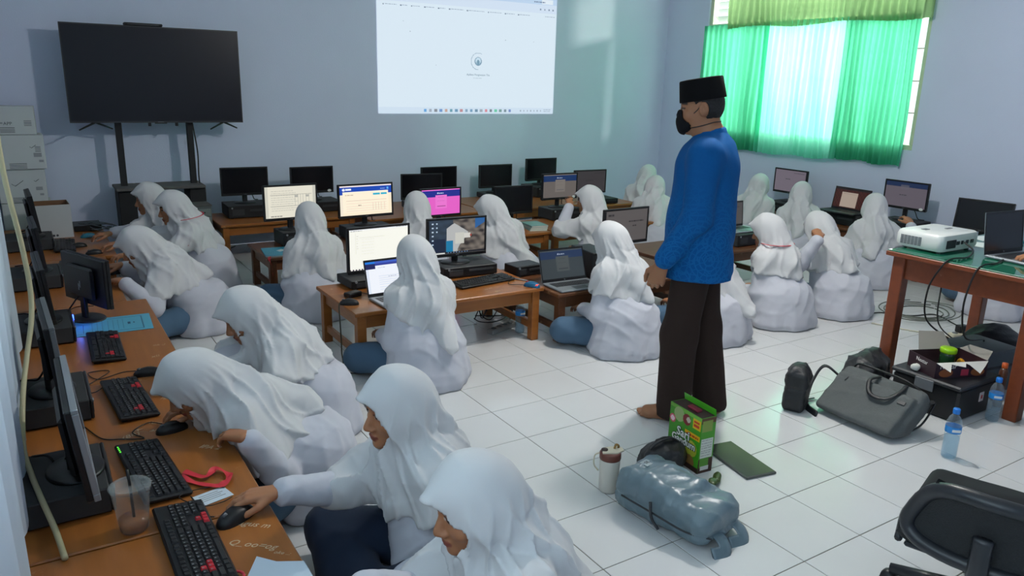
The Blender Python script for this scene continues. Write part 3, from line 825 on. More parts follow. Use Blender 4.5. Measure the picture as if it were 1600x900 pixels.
monitor('dark monitor turned off right behind the girl whose head tilts to the left', 1.70, 3.02, Z2, 0, 0.42, H=0.272)
desk_set(5, 'highest dark monitor standing on a computer by the back wall, right of the projection', 'computer with grey front panel under the highest dark monitor', 2.945, 4.38, ZT, 0, 0.525, 0.36, 0.36, 0.12, dx=-0.02, dy=-0.06)
monitor('monitor showing a dim grey page by the far right end of the back row', 3.12, 3.66, ZT + 0.06, -3, 0.46, pic=pic_plain((74, 68, 72), ink=(50, 46, 50)), glow=M_scr_dim)
pc_case('black desktop case under the dim grey monitor at the right end of the back row', 3.20, 3.60, ZT, -3, 0.34, 0.30, 0.06)
# ---- second row
desk_set(6, 'monitor showing a grey document page with a table', 'black desktop case under the monitor showing a document page', -0.445, 2.98, Z2, 2, 0.525, 0.34, 0.26, 0.115, pic=pic_doc(), W=0.44, H=0.285, dx=0.06)
desk_set(7, 'bright monitor with a blue banner over a cream form', 'black desktop case under the bright cream form monitor', 0.20, 3.0, Z2, 3, 0.50, 0.40, 0.24, 0.10, pic=pic_form(), W=0.50, H=0.285, tilt=2)
desk_set(8, 'monitor with a pink page and dark blue banner', 'black desktop case under the pink monitor', 0.93, 3.04, Z2, 2, 0.445, pch=0.06, pcd=0.22, pic=pic_login((226, 96, 196), (30, 44, 140), (232, 116, 206), ln=(150, 60, 130)), W=0.42)
desk_set(9, 'monitor with a dull grey login page, near the girl resting her chin', 'black desktop case under the grey login page monitor', 2.28, 3.08, Z2, 0, 0.52, 0.36, 0.26, 0.11, pic=pic_login((128, 120, 116), (28, 62, 120), (150, 142, 136)), glow=M_scr_dim, sticker=True, dx=0.02)
# ---- middle tables
desk_set(10, 'bright white monitor left of the middle, behind the open laptop', 'black desktop case under the bright white monitor in the middle', -0.335, 1.44, ZT, 3, 0.43, 0.36, 0.24, 0.06, pic=pic_white(), W=0.44, H=0.30, dx=-0.07, dy=-0.02)
desk_set(11, 'monitor showing a desktop wallpaper of rocks and cloth', 'flat black desktop case under the wallpaper monitor', 0.215, 1.40, ZT, -2, 0.485, 0.40, 0.26, 0.075, pic=pic_desktop(), W=0.445, H=0.268, dx=0.05, logo='AOC')
monitor('monitor with a dull grey text page behind the girl left of the man', 1.54, 1.20, Z2 + 0.005, 2, 0.49, pic=pic_plain((112, 106, 106), ink=(44, 42, 46), lines=((0.56, 0.36, 0.92), (0.66, 0.50, 0.74)), head=False).words(0.06, 0.12, 0.2, (50, 48, 52), 1, 5, 3), glow=M_scr_dim, W=0.44, H=0.27)
pc_case('upright black computer between the grey laptop and the girl beside the man', 1.10, 1.04, Z2 + 0.005, -6, 0.16, 0.30, 0.19, vertical=True, material=M_blk)
pc_case('small black box computer behind the grey laptop', 0.68, 1.27, Z2 + 0.005, 4, 0.22, 0.16, 0.075, material=M_blk)
laptop('open laptop with a bright white and blue page at the left of the middle table', -0.40, 1.06, ZT, 3, pic_laptop_form(), ang=106)
laptop('grey laptop showing a dim blue login page on the table right of the middle', 0.80, 0.935, Z2 + 0.005, -2, pic_login((70, 80, 86), (36, 62, 104), (92, 100, 102), ln=(60, 66, 74)), glow=M_scr_dim, ang=108, W=0.36)
keyboard('long black keyboard in front of the wallpaper monitor', 0.25, 1.10, ZT, 8, single=False)
mouse('black mouse on the left corner of the middle table', -0.70, 1.02, ZT, 60)
mouse('blue and black mouse with a red light at the right end of the middle table', 0.485, 0.87, ZT, 30, mat('blue_mouse', (24, 92, 130), 0.35), M_keyred)
# ---- right side
desk_set(12, 'monitor with a pale violet page under the window on the right wall', 'black desktop case under the pale violet monitor', 4.80, 2.29, ZT, -92, 0.55, pch=0.10, pic=pic_plain((138, 128, 142), lines=((0.36, 0.40, 0.50),)), glow=M_scr_dim)
pc_case('black desktop case under the laptop with the red wallpaper', 4.72, 1.48, ZT, -90, 0.36, 0.34, 0.115)
laptop('open laptop with red wallpaper and a pale window by the right wall', 4.72, 1.50, ZT + 0.115, -92, pic_red(), glow=M_scr_dim, W=0.41, ang=100, body=M_dark, logo='')
desk_set(13, 'monitor with a blue banner and a small white sticker on the right wall', 'black desktop case under the monitor with a blue banner on the right wall', 4.74, 0.945, ZT, -90, 0.585, 0.36, 0.36, 0.12, pic=pic_plain((118, 110, 122), band=(36, 56, 96), head=False, lines=((0.36, 0.5, 0.54),)).rect(0.36, 0.10, 0.56, 0.3, (120, 118, 130), 0.6), glow=M_scr_dim, sticker=True)
monitor('switched-off monitor tilted back on the right wall behind the projector', 4.70, 0.21, ZT, -82, 0.50, W=0.44, H=0.27, tilt=8)
pc_case('black desktop case under the laptop beside the blue shirted man', 3.02, 1.42, Z2, 0, 0.36, 0.36, 0.105)
laptop('laptop with a dim grey page seen just right of the man in blue', 3.02, 1.52, Z2 + 0.105, -2, pic_plain((94, 90, 90), ink=(60, 58, 62), head=False, lines=((0.55, 0.2, 0.9),)), glow=M_scr_dim, W=0.36, ang=96, logo='')
# ---- left wall
M_led = mat('blue_led', (60, 90, 255), 0.4, emit=(40, 70, 255), estr=14)
for k, (yy, zz, lb, rm, tl_) in enumerate(((3.50, 0.50, 'farthest monitor seen edge-on by the left wall, before the open carton', None, 6), (2.30, 0.48, 'second farthest monitor seen edge-on by the left wall', None, 5), (1.16, 0.48, 'monitor seen edge-on at left behind the blue glowing computer', None, 5), (0.16, 0.49, 'grey edge-on monitor at the left, next after the nearest one', M_grey, 4), (-0.58, 0.45, 'nearest edge-on monitor at the lower left with a silver rim', M_silver, 6))):
    pn = ('black desktop case under the farthest edge-on monitor by the left wall', 'black desktop case under the second farthest edge-on monitor', 'black desktop case with a glowing blue light by the left wall', 'dusty black desktop case under the grey edge-on monitor', 'dusty black desktop case under the nearest silver-rimmed monitor')[k]
    pcx = pc_case(pn, -2.245, yy, ZT, 90, 0.34, 0.30, 0.085)
    if k == 2:
        MB().box(0.06, 0.085, -0.156, -0.150, 0.05, 0.075, 0.002).build('power_light', M_led, pcx)
        _b = bpy.data.lights.new('power_glow', 'POINT'); _b.energy = 0.12; _b.color = (0.1, 0.2, 1.0); _b.shadow_soft_size = 0.01
        _bo = bpy.data.objects.new('power_glow', _b); col.objects.link(_bo); _bo.parent = pcx; _bo.location = (0.072, -0.175, 0.062)
    monitor(lb, -2.20 if k < 4 else -2.165, yy, ZT + 0.085, (92 if k < 4 else 90.5), zz, W=0.46 if k < 4 else 0.50, H=0.27 if k < 4 else 0.29, tilt=tl_, rim=rm)
hp = monitor('monitor turned with its black back to the camera on the left desk', -2.0, 1.40, ZT, 114, 0.445, W=0.42, H=0.26, tilt=0)
MB().box(-0.012, -0.004, 0.0455, 0.0465, 0.18, 0.215).box(0.002, 0.010, 0.0455, 0.0465, 0.165, 0.20).box(-0.004, 0.002, 0.0455, 0.0465, 0.187, 0.193).build('back_logo', M_silver, hp)
keyboard('black keyboard with red keys at the bottom left, by the papers', -1.935, -1.045, ZT, 91, red=True)
kg = keyboard('black keyboard with a row of green lights next to the plastic cup', -1.972, -0.545, ZT, 95)
for k in range(4): MB().box(0.150 + 0.014 * k, 0.156 + 0.014 * k, 0.060, 0.065, 0.0275, 0.0285).build('status_light', mat('green_led', (90, 220, 60), 0.4, emit=(90, 230, 60), estr=1.5), kg)
keyboard('black and red keyboard under the bent girl\'s hand', -1.965, 0.125, ZT, 94, red=True)
keyboard('black and red keyboard beside the blue sheet', -1.985, 0.84, ZT, 89, red=True, single=False)
keyboard('dusty keyboard in front of the open carton', -2.03, 3.42, ZT, 88, single=False)
keyboard('keyboard half hidden behind the turned monitor', -2.02, 2.60, ZT, 90, single=False)
mouse('black mouse under the hand of the girl in profile', -1.80, -0.965, ZT, 118, sc=1.12)
mouse('black mouse under the hand of the girl bent over the desk', -1.862, -0.245, ZT, 100)
mouse('black mouse lying alone beside the red-keyed keyboard', -1.86, 0.39, ZT, 80)
mouse('turquoise and black mouse by the open carton', -1.85, 3.74, ZT, 95, mat('teal_mouse', (24, 108, 130), 0.35))
mouse('black mouse farthest left under a hand near the open carton', -1.94, 3.37, ZT, 95)
mouse('black mouse under the hand of the girl with the red lanyard', -1.86, 3.07, ZT, 95)
mouse('black mouse under the hand of the girl leaning on the left desk', -1.80, 2.38, ZT, 95)

# ================================================================ TELEVISION
tv = thing('television', 'large black flat television on a tall black stand by the back wall', 'television', (-1.15, 4.38, 1.215), math.radians(-1))
MB().box(-0.70, 0.70, -0.010, 0.03, 0.0, 0.805, 0.006).build('back_shell', M_blk, tv)
m_ = MB()
for a in ((-0.70, 0.70, 0.795, 0.805), (-0.70, 0.70, 0.0, 0.014), (-0.70, -0.692, 0.014, 0.795), (0.692, 0.70, 0.014, 0.795)): m_.box(a[0], a[1], -0.014, -0.010, a[2], a[3])
m_.build('bezel', M_dark, tv)
MB().box(-0.692, 0.692, -0.0125, -0.010, 0.014, 0.795).build('screen', mat('television_glass', (12, 13, 22), 0.3, spec=0.35), tv)
for sx in (-0.51, 0.53):
    MB().tube([(sx, 0.0, 0.005), (sx - 0.13, -0.07, -0.055)], [0.010, 0.006], 6).tube([(sx, 0.0, 0.005), (sx + 0.13, 0.07, -0.055)], [0.010, 0.006], 6).build('foot', M_blk, tv)
MB().box(-0.05, 0.05, -0.016, 0.0, -0.008, 0.004, 0.003).build('sensor_bar', M_dark, tv)
for sx in (-0.09, 0.13): MB().box(sx - 0.012, sx + 0.012, 0.0, 0.02, -0.03, 0.0, 0.002).build('mount_tab', M_blk, tv)
MB().box(-0.025, 0.025, -0.0146, -0.014, 0.004, 0.010).build('logo', M_grey, tv)
sb = thing('conference_camera', 'slim black camera bar lying on top of the television', 'camera', (-1.22, 4.40, 2.021))
MB().box(-0.15, 0.15, -0.05, 0.03, 0.0, 0.022, 0.006).build('body', M_blk_matte, sb)
MB().box(-0.12, 0.12, -0.054, -0.048, 0.004, 0.016, 0.001).build('grille', M_dark, sb)
st = thing('television_stand', 'black steel stand with two posts and a low shelf under the television', 'stand', (-1.20, 4.45, 0))
for sx in (-0.285, 0.295):
    MB().box(sx - 0.026, sx + 0.026, -0.02, 0.03, 0.66, 1.75, 0.004).build('post', M_blk_matte, st)
    MB().box(sx - 0.07, sx + 0.07, -0.16, 0.14, 0.07, 0.64, 0.006).build('side_panel', M_blk_matte, st)
    for sy in (-0.20, 0.14): MB().lathe([(0.0, -0.012), (0.03, -0.012), (0.03, 0.012), (0.0, 0.012)], 14, M=trm(sx, sy, 0.031) @ rotm('Y', 90)).build('caster', M_dark, st, True)
    MB().box(sx - 0.03, sx + 0.03, -0.24, 0.18, 0.045, 0.07, 0.003).build('base_rail', M_blk_matte, st)
MB().box(-0.37, 0.36, -0.20, 0.16, 0.64, 0.665, 0.004).build('shelf', mat('dusty_shelf', (92, 92, 90), 0.8, noise=0.2), st)
MB().box(-0.29, 0.30, -0.035, -0.015, 1.50, 1.58, 0.003).build('mount_plate', M_blk_matte, st)
tag(MB().tube(crom([(-0.88, 4.44, 1.22), (-0.855, 4.43, 0.95), (-0.862, 4.42, 0.7), (-0.84, 4.40, 0.45), (-0.83, 4.36, 0.2), (-0.80, 4.30, 0.008), (-0.55, 4.58, 0.008)], 6), 0.006, 6).build('television_cable', M_cable, smooth=True), 'black power cable hanging down the right post of the television stand', 'cable')

# ================================================================ PROJECTED PAGE ON THE WALL
def pic_projection(w=360, h=208):
    p = Pic(w, h, (224, 240, 252))
    yy, xx = np.mgrid[0:h, 0:w]
    p.rect(0, 0, 1, 0.055, (196, 220, 246)); p.rect(0, 0.055, 1, 0.125, (216, 232, 250))
    p.rect(0.905, 0.012, 0.975, 0.05, (232, 244, 254)); p.words(0.86, 0.03, 0.93, (110, 130, 160), 0.9, 4, 2)
    x = 0.03
    for k, wd in enumerate((0.07, 0.035, 0.05, 0.055, 0.04, 0.08, 0.10, 0.08, 0.06, 0.075)):
        p.rect(x, 0.148, x + 0.007, 0.160, (96, 116, 140), 0.9); p.words(x + 0.012, 0.152, x + wd, (128, 146, 170), 0.75, k, 1); x += wd + 0.018
    for k in range(4): p.rect(0.895 + 0.026 * k, 0.085, 0.903 + 0.026 * k, 0.10, (100, 120, 146), 0.8)
    p.words(0.93, 0.15, 0.99, (128, 146, 170), 0.7, 4, 1)
    p.rect(0, 0.945, 1, 1.0, (214, 232, 248))
    cols = ((40, 150, 220), (150, 160, 176), (110, 112, 116), (70, 130, 200), (200, 150, 120), (50, 140, 160), (60, 130, 170), (190, 110, 110), (110, 150, 180), (80, 140, 180), (70, 120, 150), (150, 160, 170), (220, 110, 120), (90, 100, 110), (60, 200, 150), (90, 140, 130), (90, 120, 130), (90, 120, 190))
    for k, c in enumerate(cols): p.rect(0.235 + 0.0285 * k, 0.962, 0.250 + 0.0285 * k, 0.987, c, 0.8)
    for k in range(7): p.rect(0.79 + 0.021 * k, 0.968, 0.797 + 0.021 * k, 0.982, (140, 156, 176), 0.7)
    p.words(0.94, 0.963, 0.985, (120, 136, 160), 0.7, 3, 1); p.words(0.94, 0.978, 0.985, (120, 136, 160), 0.7, 6, 1)
    for (u, v) in ((0.13, 0.27), (0.165, 0.345), (0.30, 0.60), (0.69, 0.37), (0.86, 0.37)): p.rect(u, v, u + 0.004, v + 0.006, (120, 140, 160), 0.8)
    p.disc(0.535, 0.56, 0.072, (150, 176, 196), 0.8, 0.067, 60, 270)
    p.disc(0.535, 0.56, 0.036, (120, 156, 180), 0.9); p.disc(0.535, 0.555, 0.027, (206, 230, 246)); p.disc(0.535, 0.57, 0.018, (150, 186, 206)); p.rect(0.531, 0.55, 0.539, 0.59, (120, 156, 180))
    p.words(0.51, 0.70, 0.56, (186, 204, 218), 0.9, 3, 1)
    return p
pj = thing('projected_page', 'bright projected browser page with a round emblem on the back wall', 'projection', (2.171, 4.694, 1.937))
link('picture', pic_projection().mesh('picture', 2.272, 1.308, mat_attr('projected_light', 0.9, PROJ_GLOW)), pj)
lettering('Aplikasi Pengawasan Tka', 0.030, mat('projected_ink', (90, 112, 130), 0.9, emit=(120, 144, 164), estr=0.55), pj, trm(0.08, -0.003, -0.225) @ rotm('X', 90), 0.0002, 'caption')

# ================================================================ PROJECTOR
pr_ = thing('projector', 'white projector with a side grille on the green glass desk', 'projector', (2.275, -0.715, DZ), 0.0)
def rbox_body(w, d, h, r, n=5):
    pts = []
    for (cx, cy, a0) in ((w / 2 - r, d / 2 - r, 0), (-w / 2 + r, d / 2 - r, 90), (-w / 2 + r, -d / 2 + r, 180), (w / 2 - r, -d / 2 + r, 270)):
        for k in range(n + 1):
            a = math.radians(a0 + 90 * k / n); pts.append((cx + r * math.cos(a), cy + r * math.sin(a)))
    return pts
def loft(m, poly, levels):
    n = len(poly); vv = []; ff = []
    for (s_, z) in levels: vv += [(x * s_[0], y * s_[1], z) for x, y in poly]
    for i in range(len(levels) - 1):
        for k in range(n): ff.append((i * n + k, i * n + (k + 1) % n, (i + 1) * n + (k + 1) % n, (i + 1) * n + k))
    ff.append(tuple(range(n - 1, -1, -1))); ff.append(tuple((len(levels) - 1) * n + k for k in range(n)))
    return m.add(vv, ff)
M_proj = mat('projector_white', (226, 228, 224), 0.3, noise=0.02, nscale=8, coat=0.2)
smooth_by_angle(loft(MB(), rbox_body(0.40, 0.28, 0.1, 0.035), [((0.95, 0.95), 0.012), ((1, 1), 0.03), ((1, 1), 0.085), ((0.97, 0.96), 0.102), ((0.93, 0.90), 0.108)]).build('body', M_proj, pr_), 35)
for r_ in range(7):
    for c_ in range(6):
        MB().box(-0.203, -0.199, -0.02 + c_ * 0.021, -0.003 + c_ * 0.021, 0.030 + r_ * 0.0075, 0.0345 + r_ * 0.0075).build('grille_slot', M_grey, pr_)
MB().lathe([(0, 0), (0.034, 0), (0.034, 0.02), (0.028, 0.02), (0.024, 0.008), (0, 0.006)], 20, M=trm(-0.08, 0.135, 0.06) @ rotm('X', -90)).build('lens', M_blk, pr_, True)
for (a, b, mm) in ((-0.10, -0.07, M_blk), (-0.05, -0.02, M_dark), (0.0, 0.02, M_blk), (0.05, 0.075, M_dark), (0.10, 0.13, M_blk)):
    MB().box(a, b, -0.144, -0.139, 0.045, 0.066, 0.001).build('port', mm, pr_)
MB().box(-0.155, -0.06, -0.145, -0.14, 0.03, 0.078, 0.002).build('port_panel', M_dark, pr_)
MB().box(-0.10, -0.05, 0.02, 0.05, 0.107, 0.111, 0.002).box(0.06, 0.12, -0.02, 0.0, 0.107, 0.110, 0.002).build('button_panel', M_grey, pr_)
for sx in (-0.15, 0.15):
    for sy in (-0.1, 0.1): MB().lathe([(0, 0), (0.012, 0), (0.012, 0.014), (0, 0.014)], 12, (sx, sy, 0)).build('foot', M_grey, pr_)
laptop('teacher\'s laptop with a dark screen on the green glass desk', 2.43, -1.02, DZ, -6, None, ang=98, W=0.35, D=0.24)

# ================================================================ SOFT SHAPES (signed distance fields turned into meshes)
import openvdb as vdb
def V3(*a): return np.array(a, float)
def cap(p, a, b, ra, rb):
    a = np.asarray(a, float); b = np.asarray(b, float); ab = b - a
    t = np.clip(((p - a) @ ab) / max(ab @ ab, 1e-9), 0, 1)
    return np.linalg.norm(p - a - t[:, None] * ab, axis=1) - (ra + (rb - ra) * t)
def ell(p, c, r, R=None):
    q = p - np.asarray(c, float)
    if R is not None: q = q @ R
    r = np.asarray(r, float)
    k0 = np.linalg.norm(q / r, axis=1); k1 = np.linalg.norm(q / (r * r), axis=1) + 1e-9
    return k0 * (k0 - 1) / k1
def rboxd(p, c, hs, rad, R=None):
    q = p - np.asarray(c, float)
    if R is not None: q = q @ R
    q = np.abs(q) - (np.asarray(hs, float) - rad)
    return np.linalg.norm(np.maximum(q, 0), axis=1) + np.minimum(q.max(axis=1), 0) - rad
def smin(a, b, k):
    h = np.clip(0.5 + 0.5 * (b - a) / k, 0, 1)
    return b + (a - b) * h - k * h * (1 - h)
def smax(a, b, k): return -smin(-a, -b, k)
def Rx(d): d = math.radians(d); c, s = math.cos(d), math.sin(d); return np.array([[1, 0, 0], [0, c, -s], [0, s, c]])
def Ry(d): d = math.radians(d); c, s = math.cos(d), math.sin(d); return np.array([[c, 0, s], [0, 1, 0], [-s, 0, c]])
def Rz(d): d = math.radians(d); c, s = math.cos(d), math.sin(d); return np.array([[c, -s, 0], [s, c, 0], [0, 0, 1]])
def sstep(a, b, x):
    t = np.clip((x - a) / (b - a), 0, 1); return t * t * (3 - 2 * t)

class Folds:
    """smooth pseudo-random crease field: ridged waves in a few directions"""
    def __init__(s, seed, n=5, wl=(0.06, 0.14), vert=0.3):
        r = np.random.RandomState(seed); s.w = []
        for _ in range(n):
            d = r.normal(size=3); d[2] *= vert; d /= np.linalg.norm(d)
            s.w.append((d * 2 * PI / r.uniform(*wl) / 2, r.uniform(0, 6.28), r.normal(size=3) * 9, r.uniform(0, 6.28), r.uniform(0.5, 1.0)))
    def __call__(s, p):
        o = np.zeros(len(p))
        for k, ph, k2, ph2, a in s.w:
            o += a * ((1 - np.abs(np.sin(p @ k + ph + 0.9 * np.sin(p @ k2 + ph2)))) ** 2 - 0.35)
        return o / len(s.w)

def sdf_mesh(name, fn, lo, hi, vox, material, smooth=True, adapt=0.0, color=None):
    lo = np.asarray(lo, float); hi = np.asarray(hi, float); B = 8
    nb = np.ceil((hi - lo) / (vox * B)).astype(int) + 1
    g = np.stack(np.meshgrid(*[np.arange(n) for n in nb], indexing='ij'), -1).reshape(-1, 3)
    cen = lo + (g + 0.5) * (B * vox) - 0.5 * vox
    dc = fn(cen)
    act = np.abs(dc) < B * vox * 0.87 * 1.25 + 0.02
    arr = np.empty((len(g), B, B, B), np.float32)
    arr[:] = np.where(dc > 0, 3 * vox, -3 * vox)[:, None, None, None]
    off = np.stack(np.meshgrid(*[np.arange(B)] * 3, indexing='ij'), -1).reshape(-1, 3) * vox
    pts = (lo + g[act] * (B * vox))[:, None, :] + off[None]
    d = np.concatenate([fn(c) for c in np.array_split(pts.reshape(-1, 3), max(1, len(pts) // 400))])
    arr[act] = np.clip(d, -3 * vox, 3 * vox).reshape(-1, B, B, B)
    A = arr.reshape(*nb, B, B, B).transpose(0, 3, 1, 4, 2, 5).reshape(*(nb * B))
    gr = vdb.FloatGrid(3 * vox)
    gr.copyFromArray(np.ascontiguousarray(A))
    v, tri, quad = gr.convertToPolygons(0.0, adapt)
    v = np.asarray(v) * vox + lo
    me = quads_mesh(name, v, np.asarray(quad)[:, ::-1], np.asarray(tri)[:, ::-1] if len(tri) else None)
    if smooth: me.polygons.foreach_set('use_smooth', [True] * len(me.polygons))
    for m in (material if isinstance(material, (list, tuple)) else [material]): me.materials.append(m)
    if color is not None:
        n = len(me.vertices); co = np.empty(n * 3, np.float32); me.vertices.foreach_get('co', co)
        c = np.ones((n, 4), np.float32); c[:, :3] = color(co.reshape(-1, 3).astype(float))
        at = me.color_attributes.new('Col', 'FLOAT_COLOR', 'POINT'); at.data.foreach_set('color', c.ravel())
    return me

# ---------------------------------------------------------------- hands, heads
def norm(v): v = np.asarray(v, float); return v / (np.linalg.norm(v) + 1e-9)
class Hand:
    """palm, four fingers of unequal length with three bends, thumb from the side of the palm"""
    def __init__(s, W, f, up, thumb, curl=(18, 28, 20), spread=4, scale=1.0, thumb_in=0.25):
        s.W = np.asarray(W, float); f = norm(f); n = norm(np.asarray(up) - f * (np.asarray(up) @ f)); s_ = norm(np.cross(f, n))
        if s_ @ np.asarray(thumb) < 0: s_ = -s_
        s.seg = []; k = scale; s.k = k
        offs = (0.027, 0.009, -0.010, -0.027); L = (0.070, 0.078, 0.072, 0.056); R0 = (0.0088, 0.0090, 0.0086, 0.0076); kn = (0.084, 0.087, 0.082, 0.074)
        for i in range(4):
            a = s.W + (s_ * offs[i] * 0.55 + f * 0.005) * k; b = s.W + (f * kn[i] + s_ * offs[i] + n * (0.004 if i in (1, 2) else 0.0)) * k
            s.seg.append((a, b, 0.0155 * k, 0.0115 * k))
            ang = 0.0; q = b; sp = math.radians(spread) * (1.5 - i)
            for j, (fr, cu) in enumerate(zip((0.45, 0.30, 0.25), curl)):
                ang += math.radians(cu * (1 + 0.08 * i))
                d = math.cos(ang) * (f * math.cos(sp) + s_ * math.sin(sp)) - math.sin(ang) * n
                e = q + d * L[i] * fr * k
                s.seg.append((q, e, R0[i] * k * (1 - 0.06 * j), R0[i] * k * (1 - 0.06 * (j + 1)))); q = e
        q = s.W + (f * 0.022 + s_ * 0.022 - n * 0.006) * k
        for d, l, r0, r1 in ((f * 0.72 + s_ * 0.62 - n * 0.22, 0.042, 0.0145, 0.0115), (f * 0.88 + s_ * (0.40 - thumb_in) - n * 0.34, 0.034, 0.0110, 0.0098), (f * 0.92 + s_ * (0.2 - thumb_in) - n * 0.38, 0.026, 0.0098, 0.0080)):
            e = q + norm(d) * l * k; s.seg.append((q, e, r0 * k, r1 * k)); q = e
    def d(s, p, base):
        m = np.linalg.norm(p - s.W, axis=1) < 0.24 * s.k
        out = base
        if m.any():
            q = p[m]; d = base[m]
            for i, (a, b, ra, rb) in enumerate(s.seg):
                d = smin(d, cap(q, a, b, ra, rb), 0.009 if (i % 4 == 0 and i < 16) or i == 16 else 0.003)
            out = base.copy(); out[m] = d
        return out

SKIN = np.array(lin((168, 116, 84)))
def head_d(p, H, R, male=False):
    h = (p - H) @ R
    d = ell(h, (0, -0.008, 0.018), (0.074, 0.092, 0.098))
    d = smin(d, ell(h, (0, 0.030, -0.050), (0.056, 0.056, 0.066)), 0.035)
    d = smin(d, ell(h, (0, 0.070, -0.093), (0.024, 0.022, 0.020)), 0.02)
    d = smin(d, cap(h, (-0.036, 0.074, 0.034), (0.036, 0.074, 0.034), 0.012, 0.012), 0.02)
    for sx in (-1, 1):
        d = smax(d, -ell(h, (sx * 0.031, 0.098, 0.014), (0.019, 0.017, 0.011)), 0.012)
        d = smin(d, ell(h, (sx * 0.031, 0.073, 0.012), (0.0165, 0.0135, 0.0135)), 0.004)
        d = smin(d, ell(h, (sx * 0.044, 0.060, -0.022), (0.024, 0.020, 0.024)), 0.02)
        d = smin(d, ell(h, (sx * 0.013, 0.094, -0.036), (0.009, 0.010, 0.008)), 0.006)
        if male:
            d = smin(d, ell(h, (sx * 0.082, -0.016, -0.004), (0.011, 0.023, 0.036), Ry(sx * 14)), 0.006)
            d = smax(d, -ell(h, (sx * 0.094, -0.012, 0.0), (0.007, 0.012, 0.022), Ry(sx * 14)), 0.006)
    d = smin(d, cap(h, (0, 0.082, 0.016), (0, 0.106, -0.030), 0.0075, 0.0115), 0.010)
    d = smin(d, ell(h, (0, 0.088, -0.060), (0.021, 0.012, 0.0075)), 0.006)
    d = smin(d, ell(h, (0, 0.085, -0.072), (0.018, 0.012, 0.0075)), 0.006)
    return d
def head_color(p, H, R):
    h = (p - H) @ R; c = np.tile(SKIN, (len(p), 1))
    a = np.abs(h[:, 0])
    front = h[:, 1] > 0.045
    lips = front & (ell(h, (0, 0.092, -0.066), (0.024, 0.020, 0.0125)) < 0)
    c[lips] = lin((138, 78, 66))
    brow = front & (a > 0.012) & (a < 0.054) & (np.abs(h[:, 2] - (0.040 - 2.2 * (a - 0.032) ** 2 * 10)) < 0.0052)
    c[brow] = lin((52, 38, 32))
    lid = front & (((a - 0.031) / 0.0195) ** 2 + ((h[:, 2] - 0.012) / 0.0085) ** 2 < 1)
    c[lid] = lin((142, 92, 68))
    eye = front & (((a - 0.031) / 0.0175) ** 2 + ((h[:, 2] - 0.009) / 0.0048) ** 2 < 1)
    c[eye] = lin((196, 184, 172))
    iris = front & (((a - 0.031) / 0.0075) ** 2 + ((h[:, 2] - 0.009) / 0.0052) ** 2 < 1)
    c[iris] = lin((30, 22, 20))
    lash = front & (a > 0.012) & (a < 0.050) & (np.abs(h[:, 2] - (0.0150 - 12 * (a - 0.031) ** 2)) < 0.0026)
    c[lash] = lin((34, 24, 22))
    return c
M_skin = mat_attr('skin', 0.5, sss=0.08)
def ik(S, Wt, l1, l2, pole):
    S = np.asarray(S, float); Wt = np.asarray(Wt, float); v = Wt - S; D = np.linalg.norm(v)
    if D > (l1 + l2) * 0.985: Wt = S + v / D * (l1 + l2) * 0.985; v = Wt - S; D = np.linalg.norm(v)
    u = v / D; a = (l1 * l1 - l2 * l2 + D * D) / (2 * D); h = math.sqrt(max(l1 * l1 - a * a, 0))
    pl = np.asarray(pole, float); pl = norm(pl - u * (pl @ u))
    return S + u * a + pl * h, Wt

# ---------------------------------------------------------------- students
def mat_fabric(name, rgb, rough=0.85, bump=0.5, sheen=0.05, cscale=5.5):
    """woven cloth: soft creases (ridged noise) and a fine weave in relief"""
    if name in MATS: return MATS[name]
    m = mat(name, rgb, rough, noise=0.03, nscale=4, spec=0.2, sheen=sheen)
    nt = m.node_tree; b = nt.nodes['Principled BSDF']
    tc = nt.nodes.new('ShaderNodeTexCoord')
    n0 = nt.nodes.new('ShaderNodeTexNoise'); n0.inputs['Scale'].default_value = 3.0; n0.inputs['Detail'].default_value = 1
    va = nt.nodes.new('ShaderNodeVectorMath'); va.operation = 'MULTIPLY_ADD'; va.inputs[1].default_value = (0.25, 0.25, 0.25)
    n1 = nt.nodes.new('ShaderNodeTexNoise'); n1.noise_type = 'RIDGED_MULTIFRACTAL'; n1.inputs['Scale'].default_value = cscale; n1.inputs['Detail'].default_value = 2.0; n1.inputs['Roughness'].default_value = 0.35
    bp = nt.nodes.new('ShaderNodeBump'); bp.inputs['Strength'].default_value = bump; bp.inputs['Distance'].default_value = 0.03
    n2 = nt.nodes.new('ShaderNodeTexNoise'); n2.inputs['Scale'].default_value = 500; n2.inputs['Detail'].default_value = 1
    b2 = nt.nodes.new('ShaderNodeBump'); b2.inputs['Strength'].default_value = 0.12; b2.inputs['Distance'].default_value = 0.002
    L = nt.links.new
    L(tc.outputs['Object'], n0.inputs['Vector']); L(n0.outputs['Color'], va.inputs[0]); L(tc.outputs['Object'], va.inputs[2]); L(va.outputs[0], n1.inputs['Vector'])
    L(tc.outputs['Object'], n2.inputs['Vector']); L(n2.outputs['Fac'], b2.inputs['Height']); L(n1.outputs['Fac'], bp.inputs['Height']); L(b2.outputs['Normal'], bp.inputs['Normal']); L(bp.outputs['Normal'], b.inputs['Normal'])
    return m
M_hijab = mat_fabric('white_hijab_cloth', (204, 205, 207))
M_shirt = mat_fabric('white_uniform_cloth', (194, 196, 206), bump=0.32, cscale=7.0)
M_skirt = mat_fabric('blue_grey_skirt_cloth', (74, 100, 124))
M_navy = mat_fabric('navy_skirt_cloth', (34, 46, 66))
M_lanyard = mat('red_lanyard', (206, 44, 58), 0.6)

